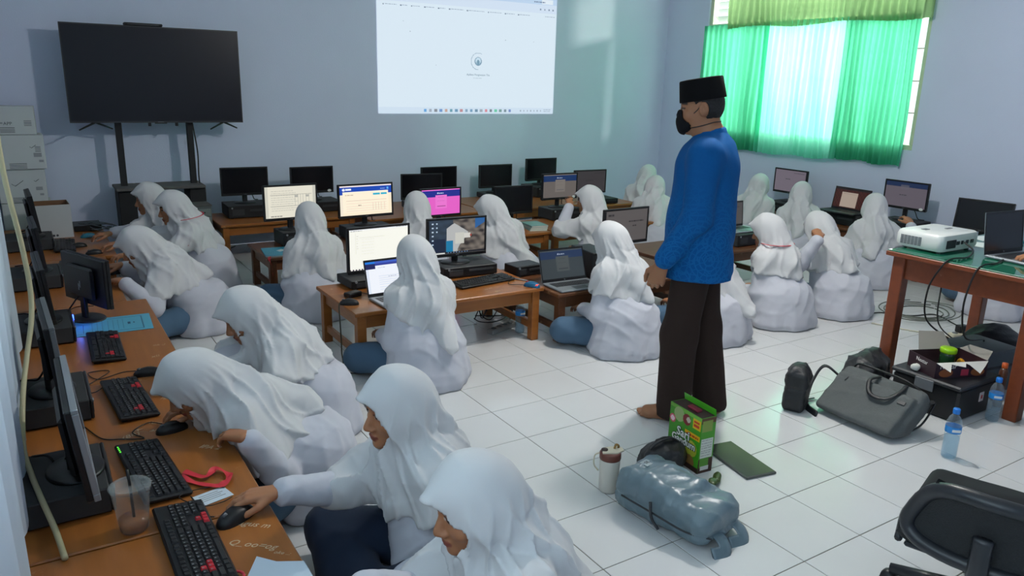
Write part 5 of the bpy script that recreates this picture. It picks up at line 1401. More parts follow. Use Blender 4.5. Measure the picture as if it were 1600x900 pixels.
# a colleague at the desk: only the hand on the laptop reaches into the picture
def seated_teacher():
    t = thing('person', 'hand of a seated person resting on the teacher\'s laptop at the right edge', 'person', (2.60, -1.88, 0), 0.0)
    H = V3(0, 0.02, 1.17); Rh = Rx(-14)
    SL, SR = V3(-0.17, 0, 0.95), V3(0.17, 0, 0.95)
    EL, WL = ik(SL, V3(-0.28, 0.60, 0.815), 0.34, 0.34, (-0.4, -0.4, -1)); ER, WR = ik(SR, V3(0.02, 0.56, 0.815), 0.34, 0.34, (0.4, -0.4, -1))
    hl = Hand(WL, V3(-0.2, 1, -0.1), V3(0, 0, 1), V3(1, 0, 0), (20, 30, 20), 3, 1.1); hr = Hand(WR, V3(-0.05, 1, -0.1), V3(0, 0, 1), V3(-1, 0, 0), (20, 30, 20), 3, 1.1)
    fs = Folds(91, 5, (0.1, 0.22), 0.6)
    def shirt(p):
        e = p * V3(1, 1.35, 1)
        d = smin(cap(e, (0, 0, 0.50), (0, 0, 0.84), 0.18, 0.165), cap(e, (-0.11, 0, 0.94), (0.11, 0, 0.94), 0.075, 0.075), 0.06) * 0.9
        for S, E, W in ((SL, EL, WL), (SR, ER, WR)): d = smin(d, smin(cap(p, S, E, 0.065, 0.056), cap(p, E, E + (W - E) * 0.9, 0.055, 0.046), 0.03), 0.03)
        return d - 0.013 * fs(p)
    def body(p):
        d = head_d(p, H, Rh, True); d = smin(d, cap(p, H + V3(0, -0.02, -0.05), V3(0, 0, 0.8), 0.052, 0.09), 0.03)
        for S, E, W, hd in ((SL, EL, WL, hl), (SR, ER, WR, hr)):
            d = smin(d, cap(p, V3(0, 0, 0.93), S, 0.06, 0.05), 0.03); d = smin(d, cap(p, S, E, 0.045, 0.038), 0.02); d = smin(d, cap(p, E, W, 0.039, 0.027), 0.015); d = hd.d(p, d)
        return d
    def legs(p):
        d = None
        for sx in (-1, 1):
            l = smin(cap(p, (sx * 0.09, 0, 0.46), (sx * 0.12, 0.34, 0.48), 0.10, 0.08), cap(p, (sx * 0.12, 0.34, 0.48), (sx * 0.12, 0.34, 0.05), 0.08, 0.06), 0.04)
            d = l if d is None else smin(d, l, 0.04)
        return np.maximum(d, 0.004 - p[:, 2])
    def hair(p):
        h = (p - H) @ Rh
        d = ell(h, (0, -0.012, 0.02), (0.084, 0.102, 0.108)); d = smax(d, h[:, 1] - (0.03 + 0.6 * h[:, 2]), 0.01); d = smax(d, -0.06 - h[:, 2], 0.01)
        return smax(d, -(head_d(p, H, Rh, True) - 0.001), 0.002)
    link('shirt', sdf_mesh('shirt', shirt, (-0.4, -0.3, 0.3), (0.4, 0.8, 1.1), 0.014, mat_fabric('grey_shirt_cloth', (96, 104, 116))), t)
    link('trousers', sdf_mesh('trousers', legs, (-0.3, -0.2, -0.02), (0.3, 0.5, 0.65), 0.016, mat_fabric('black_trousers', (34, 34, 38))), t)
    link('hair', sdf_mesh('hair', hair, H - 0.15, H + 0.15, 0.008, mat('black_hair', (18, 16, 16))), t)
    link('body', sdf_mesh('body', body, (-0.35, -0.2, 0.6), (0.35, 0.92, 1.35), 0.008, M_skin, color=lambda p: head_color(p, H, Rh)), t)
    ch = thing('plastic_stool', 'plain plastic stool under the seated person outside the right edge', 'stool', (2.60, -1.88, 0))
    MB().box(-0.17, 0.17, -0.17, 0.17, 0.34, 0.362, 0.008).build('seat', M_grey, ch)
    for sx in (-1, 1):
        for sy in (-1, 1): MB().box(sx * 0.13 - 0.018, sx * 0.13 + 0.018, sy * 0.13 - 0.018, sy * 0.13 + 0.018, 0, 0.34, 0.004).build('leg', M_grey, ch)
seated_teacher()

# ================================================================ CARTONS IN THE CORNER
M_carton = mat('white_carton', (198, 203, 204), 0.75, noise=0.05, nscale=6)
M_cardin = mat('brown_carton', (126, 92, 66), 0.8, noise=0.1, nscale=12)
M_printk = mat('carton_print', (58, 62, 70), 0.7)
FX = lambda x, y, z: trm(x, y, z) @ rotm('X', 90)
def carton(label, x0, x1, y0, y1, z0, z1, marks, rz=0):
    t = thing('carton', label, 'box', ((x0 + x1) / 2, (y0 + y1) / 2, z0), math.radians(rz), group='stacked white cartons')
    w, d, h = (x1 - x0) / 2, (y1 - y0) / 2, z1 - z0
    MB().box(-w, w, -d, d, 0.001, h, 0.004).build('box_body', M_carton, t)
    MB().box(-w + 0.002, w - 0.002, -0.003, 0.003, h - 0.001, h + 0.0008).build('lid_seam', mat('carton_tape', (176, 176, 168), 0.5), t)
    for (kind, u, v, s_) in marks:
        X, Z = -w + 2 * w * u, h * v
        if kind == 'bars':
            m = MB()
            for k in range(4): m.box(X - s_, X + s_, -d - 0.0008, -d - 0.0002, Z - k * 0.012 - 0.003, Z - k * 0.012 + 0.001)
            m.build('printed_lines', M_printk, t)
        elif kind == 'tick':
            MB().tube([(X - s_, -d - 0.0008, Z), (X - s_ * 0.4, -d - 0.0008, Z - s_ * 0.45), (X + s_, -d - 0.0008, Z + s_ * 0.6)], 0.0022, 5).build('tick_mark', M_printk, t)
        elif kind == 'rect':
            MB().box(X - s_, X + s_, -d - 0.0008, -d - 0.0002, Z - s_ * 0.6, Z + s_ * 0.6).build('printed_block', mat('pale_print', (150, 154, 158), 0.7), t)
        else: lettering(kind, s_, M_printk, t, FX(X, -d - 0.0006, Z), 0.0003)
    return t
carton('topmost white carton of the corner stack, marked APP', -2.42, -2.095, 4.30, 4.56, 1.128, 1.35, [('APP', 0.42, 0.40, 0.035), ('bars', 0.84, 0.5, 0.026), ('bars', 0.40, 0.26, 0.05), ('rect', 0.28, 0.42, 0.012)], -2)
carton('second white carton from the top of the corner stack', -2.40, -2.060, 4.28, 4.56, 0.852, 1.127, [('tick', 0.76, 0.66, 0.022), ('bars', 0.86, 0.66, 0.02), ('rect', 0.84, 0.42, 0.028), ('rect', 0.90, 0.24, 0.016), ('bars', 0.42, 0.18, 0.06)], 1)
carton('third white carton in the corner stack with a long tick mark', -2.41, -2.075, 4.30, 4.58, 0.578, 0.851, [('tick', 0.40, 0.58, 0.042), ('tick', 0.80, 0.66, 0.018), ('rect', 0.84, 0.42, 0.024), ('rect', 0.88, 0.24, 0.014), ('bars', 0.42, 0.16, 0.05)], -1)
carton('lowest white carton of the corner stack, hidden behind the open one', -2.41, -2.06, 4.16, 4.28 + 0.30 - 0.282, 0.361, 0.40, []) if False else carton('lowest white carton of the corner stack, hidden behind the open one', -2.41, -2.06, 4.31, 4.59, 0.0, 0.577, [])
oc = thing('open_carton', 'open white carton with brown inside on the left corner desk', 'box', (-2.075, 3.93, ZT), math.radians(2))
for (a, b, c, d_) in ((-0.125, 0.125, -0.135, -0.130), (-0.125, 0.125, 0.130, 0.135), (-0.125, -0.120, -0.130, 0.130), (0.120, 0.125, -0.130, 0.130)):
    MB().box(a, b, c, d_, 0.001, 0.262).build('side_panel', M_carton, oc)
for (a, b, c, d_) in ((-0.120, 0.120, -0.1299, -0.1285), (-0.120, 0.120, 0.1285, 0.1299), (-0.1199, -0.1185, -0.128, 0.128), (0.1185, 0.1199, -0.128, 0.128)):
    MB().box(a, b, c, d_, 0.01, 0.2625).build('inner_face', M_cardin, oc)
MB().box(-0.12, 0.12, -0.13, 0.13, 0.001, 0.008).build('bottom_panel', M_cardin, oc)
for k in range(3): MB().lathe([(0.004, 0), (0.009, 0), (0.009, 0.0006), (0.004, 0.0006)], 14, M=trm(-0.035 + 0.024 * k, -0.1352, 0.022) @ rotm('X', 90)).build('printed_ring', M_printk, oc)

# flat black box with a ring on its lid
sbx = thing('set_top_box', 'flat black box with a ring on its lid beside the open carton', 'device', (-1.83, 4.12, ZT), math.radians(0))
MB().box(-0.10, 0.10, -0.12, 0.12, 0.002, 0.05, 0.004).build('body', M_blk, sbx)
MB().lathe([(0.035, 0.0), (0.055, 0.0), (0.055, 0.004), (0.05, 0.006), (0.04, 0.006), (0.035, 0.004)], 24, (-0.01, 0.0, 0.05)).build('lid_ring', M_dark, sbx, True)
rnd = random.Random(4)
m_ = MB()
for k in range(5):
    pts = [(-1.76 + 0.05 * math.cos(a + k) * (1 + 0.3 * k) + 0.02, 3.98 + 0.09 * math.sin(a * 1.0 + 0.7 * k), ZT + 0.012 + 0.012 * k + 0.01 * math.sin(2 * a)) for a in np.linspace(0, 5.2, 9)]
    m_.tube(crom(pts, 4), 0.004, 6)
tag(m_.build('wire_bundle', mat('grey_wire', (96, 104, 112), 0.5), smooth=True), 'bundle of grey wires right of the flat black box', 'cable')
# grey drawer tower by the stand
dt = thing('drawer_tower', 'narrow grey tower of small drawers at the left end of the back tables', 'cabinet', (-0.925, 4.22, 0))
MB().box(-0.085, 0.085, -0.15, 0.15, 0.0, 0.50, 0.004).build('cabinet_body', mat('grey_green_metal', (92, 100, 100), 0.6, noise=0.1), dt)
MB().box(-0.09, 0.09, -0.155, 0.155, 0.50, 0.512, 0.003).build('cabinet_top', mat('dusty_shelf', (92, 92, 90)), dt)
for k in range(6):
    dr = MB().box(-0.075, 0.075, -0.157, -0.149, 0.03 + 0.076 * k, 0.096 + 0.076 * k, 0.003).build('drawer', mat('grey_green_front', (112, 122, 120), 0.5), dt)
    MB().box(-0.03, 0.03, -0.163, -0.157, 0.058 + 0.076 * k, 0.070 + 0.076 * k, 0.002).build('handle', M_dark, dr)

# ================================================================ LEFT DESK SMALL THINGS
M_blue_sheet = mat('blue_card', (84, 164, 190), 0.6, noise=0.03)
p_ = Pic(120, 90, (88, 168, 194))
p_.rect(0.10, 0.10, 0.90, 0.12, (54, 112, 140)); p_.rect(0.10, 0.88, 0.90, 0.90, (54, 112, 140)); p_.rect(0.10, 0.10, 0.115, 0.9, (54, 112, 140)); p_.rect(0.885, 0.10, 0.90, 0.9, (54, 112, 140))
for k in range(7): p_.rect(0.30 + 0.06 * k, 0.2, 0.303 + 0.06 * k, 0.8, (70, 136, 164))
p_.rect(0.20, 0.35, 0.21, 0.85, (40, 90, 120)); p_.rect(0.72, 0.42, 0.75, 0.55, (40, 80, 110)); p_.rect(0.78, 0.45, 0.80, 0.52, (40, 80, 110))
sh = thing('printed_sheet', 'light blue printed sheet lying on the left desk', 'paper', (-1.935, 1.215, ZT + 0.001), math.radians(-3))
me = p_.mesh('sheet', 0.40, 0.29, M_print); me.transform(trm(0, 0, 0.0016) @ rotm('X', -90)); link('print', me, sh)
MB().box(-0.20, 0.20, -0.145, 0.145, 0.0, 0.0014).build('card', M_blue_sheet, sh)

cup = thing('plastic_cup', 'clear plastic drink cup with lid and straw by the keyboards', 'cup', (-2.062, -0.875, ZT))
cup.scale = (1.15, 1.15, 1.15)
M_clear = mat_glass('clear_plastic', (244, 246, 246), 0.02, 0.0)
MB().lathe([(0.0, 0.001), (0.030, 0.001), (0.033, 0.004), (0.0455, 0.118), (0.0470, 0.119), (0.0470, 0.122), (0.0445, 0.120), (0.0315, 0.005), (0.0, 0.004)], 32).build('cup_wall', M_clear, cup, True)
MB().lathe([(0.0, 0.006), (0.031, 0.006), (0.0345, 0.035), (0.0, 0.036)], 28).build('drink', mat('orange_drink', (196, 120, 60), 0.2, trans=0.3), cup, True)
MB().lathe([(0.049, 0.118), (0.050, 0.122), (0.048, 0.126), (0.043, 0.127), (0.040, 0.124), (0.0, 0.124)], 32, cap=False).build('lid', mat_glass('frosted_lid', (236, 240, 240), 0.1, 0.10), cup, True)
MB().tube([(0.002, 0.0, 0.02), (0.0, 0.0, 0.13), (-0.002, 0.004, 0.165)], 0.0036, 8).build('straw', M_blk, cup, True)

tagc = thing('name_card', 'small white name card with a looped cord near the girl\'s mouse', 'card', (-1.832, -0.80, ZT + 0.001), math.radians(14))
MB().box(-0.052, 0.052, -0.036, 0.036, 0.0, 0.0015).build('card', mat('white_card', (206, 218, 228), 0.5), tagc)
m_ = MB()
for k in range(4): m_.box(-0.036, 0.036 - 0.01 * (k % 2), -0.016 + 0.011 * k, -0.012 + 0.011 * k, 0.0016, 0.0018)
m_.build('printed_lines', mat('pale_print', (150, 154, 158)), tagc)
MB().tube(crom([(0.05, 0.02, 0.004), (0.02, 0.05, 0.006), (-0.06, 0.06, 0.012), (-0.09, 0.02, 0.02), (-0.05, -0.05, 0.010), (0.0, -0.06, 0.006), (0.04, -0.05, 0.004)], 6), 0.0018, 6).build('cord', M_cable, tagc, True)
def ribbon(name, label, pts, w, material, seed=0, cat='ribbon'):
    pts = crom(pts, 8); P = np.zeros((len(pts), 4, 3))
    for i, p in enumerate(pts):
        t_ = (pts[min(i + 1, len(pts) - 1)] - pts[max(i - 1, 0)]).normalized()
        sd = Vector((-t_.y, t_.x, 0.35 * math.sin(i * 0.5 + seed))).normalized()
        for j in range(4): P[i, j] = p + sd * w * (j / 3 - 0.5) + Vector((0, 0, 0.003 * math.sin(i * 0.7 + j)))
    return tag(MB().grid(P).build(name, material, smooth=True), label, cat)
ribbon('lanyard', 'crumpled red lanyard lying under the bent girl\'s arm', [(-1.88, -0.60, ZT + 0.006), (-1.83, -0.68, ZT + 0.012), (-1.79, -0.64, ZT + 0.010), (-1.76, -0.71, ZT + 0.014), (-1.80, -0.755, ZT + 0.010), (-1.86, -0.70, ZT + 0.008), (-1.90, -0.64, ZT + 0.012)], 0.022, M_lanyard, 1, 'lanyard')
for nm, lb, pts, z_ in (('paper_sheet', 'folded pale paper at the bottom edge of the left desk', [(-1.86, -1.30), (-1.795, -1.185), (-1.755, -1.235), (-1.69, -1.27), (-1.69, -1.42), (-1.85, -1.45)], 0.0), ):
    t = thing(nm, lb, 'paper', (-1.78, -1.32, ZT + 0.001))
    MB().prism([(x + 1.78, y + 1.32) for x, y in pts], 0.0, 0.0025).build('sheet', mat('pale_paper', (196, 212, 226), 0.7), t)
    MB().prism([(-0.06, -0.04), (0.03, 0.04), (0.085, 0.0), (0.07, -0.09)], 0.0026, 0.0045).build('folded_sheet', mat('pale_paper', (196, 212, 226)), t)
tag(MB().tube([(-1.862 + 0.016 * math.cos(a), -1.255 + 0.022 * math.sin(a), ZT + 0.008) for a in np.linspace(0, 6.2, 20)], 0.004, 8).build('red_ring', mat('red_plastic', (196, 44, 62), 0.4), smooth=True), 'small red plastic ring beside the folded paper', 'ring')
# keyboard and mouse wires on the left desk
for k, (lb, pts) in enumerate((('thin black mouse wire curling past the round white scribble', [(-1.885, -0.19, ZT + 0.01), (-1.93, -0.14, ZT + 0.004), (-1.99, -0.20, ZT + 0.004), (-1.96, -0.27, ZT + 0.004), (-2.03, -0.24, ZT + 0.004), (-2.09, -0.20, ZT + 0.004), (-2.14, -0.05, ZT + 0.004)]),
                               ('thin black wire looping on the desk near the lone mouse', [(-1.88, 0.43, ZT + 0.008), (-1.95, 0.46, ZT + 0.004), (-2.05, 0.42, ZT + 0.004), (-2.08, 0.52, ZT + 0.004), (-2.00, 0.50, ZT + 0.004), (-2.10, 0.36, ZT + 0.004)]),
                               ('thin black wire from the red-keyed keyboard to the left wall', [(-2.04, 0.30, ZT + 0.01), (-2.08, 0.27, ZT + 0.004), (-2.14, 0.30, ZT + 0.004)]),
                               ('thin wire of the mouse held by the girl in profile', [(-1.855, -0.94, ZT + 0.012), (-1.885, -0.90, ZT + 0.004), (-1.88, -0.86, ZT + 0.006), (-1.895, -0.80, ZT + 0.02)]),
                               ('pair of black wires behind the turned monitor', [(-1.98, 1.53, ZT + 0.03), (-2.06, 1.62, ZT + 0.01), (-2.12, 1.55, ZT + 0.005), (-2.16, 1.45, ZT + 0.02)]))):
    tag(MB().tube(crom(pts, 7), 0.0022, 6).build('wire', M_cable, smooth=True), lb, 'cable')
# cream conduit hanging down the left edge
tag(MB().tube(crom([(-2.275, 0.05, 1.80), (-2.275, 0.03, 1.50), (-2.270, 0.0, 1.28), (-2.250, 0.0, 1.057), (-2.243, 0.0, 0.895), (-2.252, -0.04, 0.79), (-2.280, -0.12, 0.68), (-2.304, -0.25, 0.585), (-2.316, -0.42, 0.485), (-2.30, -0.58, 0.458), (-2.28, -0.74, 0.456), (-2.255, -0.84, 0.40), (-2.24, -0.95, 0.369)], 8), 0.0085, 8).build('conduit_cable', mat('cream_cable', (186, 178, 142), 0.5), smooth=True), 'thick cream cable hanging in a bow along the left wall', 'cable')

# ================================================================ BOOKS AND TABLE BITS
def book(label, x, y, z, rz, w, d, h, cover, name='booklet', pages=True, group=None):
    t = thing(name, label, 'book', (x, y, z), math.radians(rz), group)
    MB().box(-w / 2 + 0.003, w / 2 - 0.002, -d / 2 + 0.002, d / 2 - 0.002, 0.0015, h - 0.0015).build('pages', mat('book_pages', (214, 214, 204), 0.8, noise=0.06, nscale=200), t)
    MB().box(-w / 2, w / 2, -d / 2, d / 2, 0.0, 0.0015).box(-w / 2, w / 2, -d / 2, d / 2, h - 0.0015, h).box(-w / 2, -w / 2 + 0.002, -d / 2, d / 2, 0.0015, h - 0.0015).build('cover', cover, t)
    return t
mg = book('teal magazine on the left end of the second-row table', -0.63, 2.70, Z2, -8, 0.24, 0.30, 0.008, mat('teal_cover', (50, 140, 164), 0.35, noise=0.25, nscale=9), 'magazine')
MB().prism([(0.0, -0.02), (0.05, 0.03), (0.02, 0.07), (-0.02, 0.03)], 0.008, 0.0086).build('cover_picture', mat('cover_pale', (206, 214, 214), 0.4), mg)
ribbon('bookmark_ribbon', 'red ribbon hanging off the second-row table under the magazine', [(-0.745, 2.55, Z2 + 0.004), (-0.758, 2.515, Z2 - 0.005), (-0.745, 2.508, Z2 - 0.06), (-0.74, 2.506, Z2 - 0.13)], 0.02, M_lanyard, 2)
for k in range(3):
    book(('lowest', 'middle', 'topmost')[k] + ' booklet of the small pale green stack behind the girls', 1.735, 2.70, Z2 + 0.016 * k, -14 + 3 * k, 0.17, 0.24, 0.016, mat('mint_cover%d' % k, ((150, 190, 178), (176, 200, 190), (128, 172, 168))[k], 0.4, noise=0.2, nscale=14), group='stacked booklets')
ad = thing('power_adapter', 'small black adapter on the middle table left of the open laptop', 'adapter', (-0.62, 1.17, ZT), math.radians(20))
MB().box(-0.05, 0.05, -0.03, 0.03, 0.0, 0.03, 0.006).build('body', M_blk, ad); MB().tube(crom([(0.05, 0, 0.015), (0.09, -0.03, 0.004), (0.10, -0.12, 0.004), (0.06, -0.22, 0.004)], 6), 0.0025, 6).build('cable', M_cable, ad, True)
pn = thing('pen', 'silver pen between the blue mouse and the grey laptop', 'pen', (0.505, 1.05, ZT + 0.005), math.radians(-62))
MB().tube([(-0.075, 0, 0), (0.06, 0, 0)], 0.0045, 8).build('barrel', M_silver, pn, True); MB().tube([(0.06, 0, 0), (0.075, 0, 0)], [0.0045, 0.001], 8).build('tip', M_dark, pn, True)
tag(MB().tube(crom([(0.45, 0.90, ZT + 0.01), (0.38, 0.98, ZT + 0.004), (0.44, 1.06, ZT + 0.004), (0.50, 1.10, ZT + 0.004), (0.46, 1.22, ZT + 0.004)], 7), 0.0022, 6).build('wire', M_cable, smooth=True), 'thin wire of the blue mouse on the middle table', 'cable')
tag(MB().tube(crom([(-0.72, 1.05, ZT + 0.008), (-0.757, 1.03, ZT + 0.002), (-0.765, 1.00, 0.25), (-0.77, 0.98, 0.10), (-0.80, 0.93, 0.006), (-0.95, 1.10, 0.006), (-0.90, 1.22, 0.006), (-0.80, 1.15, 0.006), (-0.86, 1.05, 0.006), (-1.05, 1.0, 0.006), (-1.25, 0.9, 0.006)], 7), 0.004, 6).build('floor_cable', mat('dark_green_cable', (58, 58, 44), 0.5), smooth=True), 'dark cable looping over the floor left of the middle table', 'cable')
tag(MB().tube(crom([(-0.50, 0.86, 0.006), (-0.68, 0.80, 0.006), (-0.80, 0.84, 0.006), (-0.95, 0.74, 0.006), (-1.12, 0.72, 0.006)], 7), 0.0035, 6).build('floor_cable', M_cable, smooth=True), 'black cable on the floor in front of the middle table\'s left leg', 'cable')
tag(MB().tube(crom([(-1.0, 2.9, 0.006), (-0.85, 2.62, 0.006), (-0.78, 2.44, 0.006), (-0.6, 2.36, 0.006)], 7), 0.004, 6).build('floor_cable', M_cable, smooth=True), 'black cable on the floor by the second-row table\'s left legs', 'cable')

def power_strip(label, x, y, rz, c, n=4):
    t = thing('power_strip', label, 'power strip', (x, y, 0), math.radians(rz), 'power strips')
    MB().box(-0.13, 0.13, -0.028, 0.028, 0.0, 0.034, 0.006).build('body', c, t)
    for k in range(n): MB().lathe([(0.0, 0.0), (0.019, 0.0), (0.019, 0.002), (0.016, 0.002), (0.014, 0.0005), (0.0, 0.0005)], 16, (-0.09 + 0.06 * k, 0, 0.0338)).build('socket', M_grey, t)
    return t
M_cream = mat('cream_plastic', (206, 200, 176), 0.5)
power_strip('grey power strip on the floor under the middle table', 0.42, 1.12, 20, mat('pale_grey_plastic', (150, 150, 146), 0.5))
power_strip('cream power strip on the floor under the teacher\'s desk', 3.22, -0.52, -15, M_cream)
plg = thing('power_plug', 'black plug adapter standing on the cream power strip', 'plug', (3.19, -0.51, 0.037), math.radians(-15))
MB().box(-0.04, 0.04, -0.025, 0.025, 0.0, 0.05, 0.006).build('body', M_blk, plg)
m_ = MB()
for k in range(4):
    r_ = 0.20 + 0.05 * k
    m_.tube(crom([(3.52 + r_ * math.cos(a) * (1 + 0.06 * math.sin(3 * a + k)), -0.02 + 0.75 * r_ * math.sin(a), 0.006 + 0.005 * k) for a in np.linspace(0.3 * k, 6.2 + 0.2 * k, 14)], 5), 0.0045, 6)
tag(m_.build('coiled_cable', mat('grey_green_cable', (96, 100, 92), 0.5), smooth=True), 'loose coil of grey cable on the floor beyond the teacher\'s desk', 'cable')
for lb, pts in (('black cable dropping from the projector over the desk front to the floor', [(2.30, -0.862, 0.82), (2.27, -0.93, 0.79), (2.12, -0.98, 0.775), (1.98, -0.97, 0.778), (1.935, -0.95, 0.74), (1.925, -0.90, 0.60), (2.02, -0.87, 0.40), (2.35, -0.86, 0.22), (2.8, -0.72, 0.06), (3.05, -0.60, 0.008), (3.17, -0.54, 0.05)]),
                ('black cable hanging from the teacher\'s laptop in front of the desk', [(2.27, -1.10, 0.775), (2.12, -1.13, 0.772), (1.99, -1.13, 0.775), (1.935, -1.12, 0.73), (1.925, -1.10, 0.55), (2.05, -1.08, 0.35), (2.4, -1.02, 0.26), (2.62, -0.86, 0.10), (2.9, -0.74, 0.02)]),
                ('black cable running under the desk to the power strip', [(2.62, -0.60, 0.72), (2.70, -0.57, 0.45), (2.85, -0.52, 0.15), (3.02, -0.62, 0.008), (3.15, -0.56, 0.05)]),
                ('black extension cable across the floor from the girls to the desk', [(2.98, 0.10, 0.006), (3.2, 0.12, 0.006), (3.35, -0.05, 0.006), (3.55, -0.12, 0.006), (3.45, -0.32, 0.006), (3.28, -0.48, 0.03)])):
    tag(MB().tube(crom(pts, 8), 0.005, 6).build('power_cable', M_cable, smooth=True), lb, 'cable')
tag(MB().tube(crom([(2.9, -0.02, 0.006), (3.0, -0.28, 0.006), (3.1, -0.45, 0.006), (3.12, -0.52, 0.012)], 8), 0.004, 6).build('power_cable', M_cream, smooth=True), 'cream cord of the power strip on the floor', 'cable')
m_ = MB(); rnd = random.Random(9)
for k in range(6):
    a0 = rnd.uniform(0, 6)
    m_.tube(crom([(0.50 + 0.16 * math.cos(a0 + a), 1.35 + 0.10 * math.sin(1.3 * a + a0), 0.02 + 0.05 * k * abs(math.sin(a))) for a in np.linspace(0, 4, 7)], 4), 0.004, 6)
tag(m_.build('cable_tangle', M_cable, smooth=True), 'tangle of black cables on the floor behind the middle table', 'cable')

# desk papers
for lb, x, y, z, rz, w, d, c in (('white sheet lying beside the projector on the glass desk', 2.62, -0.83, DZ, 20, 0.16, 0.11, (214, 222, 220)), ('loose white papers at the far edge of the glass desk', 2.88, -0.72, DZ, -25, 0.20, 0.14, (216, 220, 222))):
    t = thing('paper_sheet', lb, 'paper', (x, y, z), math.radians(rz)); MB().box(-w / 2, w / 2, -d / 2, d / 2, 0.0, 0.0015).build('sheet', mat('desk_paper%d' % int(rz), c, 0.7), t)
    MB().box(-w / 2 + 0.02, w / 2 + 0.012, -d / 2 + 0.01, d / 2 + 0.01, 0.0016, 0.003, 0, rotm('Z', 7)).build('sheet', mat('desk_paper%d' % int(rz), c), t)
td = thing('tape_dispenser', 'teal tape dispenser on the glass desk behind the laptop', 'stationery', (2.93, -0.86, DZ), math.radians(30))
MB().box(-0.06, 0.06, -0.03, 0.03, 0.0, 0.02, 0.006).build('base', mat('teal_plastic', (20, 120, 132), 0.4), td); MB().lathe([(0.014, -0.012), (0.03, -0.012), (0.03, 0.012), (0.014, 0.012)], 18, M=trm(-0.015, 0, 0.042) @ rotm('X', 90), cap=False).build('tape_roll', M_cream, td, True)

# ================================================================ BOTTLES, BAGS AND BOXES ON THE FLOOR
M_pet = mat_glass('clear_bottle', (240, 247, 251), 0.0, 0.06)
def bottle(label, x, y, s=1.0, rz=0):
    t = thing('water_bottle', label, 'bottle', (x, y, 0), math.radians(rz), 'plastic water bottles')
    pr = [(0.0, 0.002), (0.024, 0.001), (0.031, 0.006), (0.0325, 0.02)]
    z = 0.03
    while z < 0.115: pr += [(0.0325, z), (0.0308, z + 0.004), (0.0325, z + 0.008)]; z += 0.012
    pr += [(0.0325, 0.125), (0.032, 0.155), (0.033, 0.16), (0.031, 0.175), (0.024, 0.195), (0.0135, 0.208), (0.0125, 0.222), (0.0, 0.222)]
    MB().lathe([(r * s, zz * s) for r, zz in pr], 24).build('bottle_wall', M_pet, t, True)
    MB().lathe([(r * s, zz * s) for r, zz in [(0.0, 0.004), (0.029, 0.006), (0.030, 0.105), (0.0, 0.106)]], 20).build('water', mat_glass('water', (226, 240, 248), 0.0, 0.03), t, True)
    MB().lathe([(r * s, zz * s) for r, zz in [(0.0332, 0.126), (0.0335, 0.127), (0.0335, 0.155), (0.0332, 0.156)]], 24, cap=False).build('label_band', mat('bottle_label', (36, 132, 206), 0.4, noise=0.25, nscale=60), t, True)
    MB().box(-0.018 * s, 0.018 * s, -0.0338 * s, -0.0325 * s, 0.135 * s, 0.147 * s).build('label_print', M_white, t)
    MB().lathe([(r * s, zz * s) for r, zz in [(0.0148, 0.214), (0.0152, 0.216), (0.0152, 0.234), (0.013, 0.238), (0.0, 0.238)]], 20).build('cap', mat('bottle_cap', (28, 118, 206), 0.4), t, True)
    return t
bottle('water bottle standing alone on the open tiles near the grey bag', 1.285, -1.465, 1.03, -40)
bottle('water bottle standing against the black crate by the desk leg', 1.905, -1.352, 1.0, -50)
bottle('water bottle on the floor under the middle table', 0.50, 1.02, 1.0)

mug = thing('travel_mug', 'white travel mug with a brown lid on the floor by the backpack', 'mug', (-0.30, -0.905, 0))
MB().lathe([(0.0, 0.0), (0.036, 0.0), (0.039, 0.006), (0.040, 0.012), (0.0425, 0.15), (0.041, 0.153), (0.0, 0.153)], 32).build('body', mat('mug_white', (206, 202, 192), 0.45), mug, True)
MB().lathe([(0.0435, 0.146), (0.045, 0.15), (0.0445, 0.172), (0.040, 0.178), (0.0, 0.178)], 32).build('lid', mat('mug_brown', (104, 56, 44), 0.4), mug, True)
MB().prism([(-0.04, -0.02), (0.02, -0.03), (0.055, -0.012), (0.055, 0.014), (0.02, 0.03), (-0.03, 0.025)], 0.178, 0.184, rotm('Z', -20)).build('flip_top', mat('mug_cream', (214, 206, 184), 0.5), mug)
MB().lathe([(0, 0), (0.014, 0), (0.014, 0.010), (0, 0.012)], 14, (-0.022, 0.012, 0.178)).build('drink_spout', mat('mug_dark', (60, 44, 40), 0.5), mug, True)
MB().tube(crom([(0.02, 0, 0.184), (0.03, 0.004, 0.198), (0.038, -0.002, 0.196), (0.042, 0, 0.184)], 5), 0.005, 8).build('lid_clasp', mat('clasp_gold', (150, 116, 66), 0.35, 0.6), mug, True)
MB().tube(crom([(-0.030, 0.032, 0.165), (-0.044, 0.046, 0.15), (-0.046, 0.046, 0.11), (-0.034, 0.032, 0.085)], 6), 0.006, 8, flat=0.5).build('carry_loop', mat('mug_cream', (214, 206, 184)), mug, True)

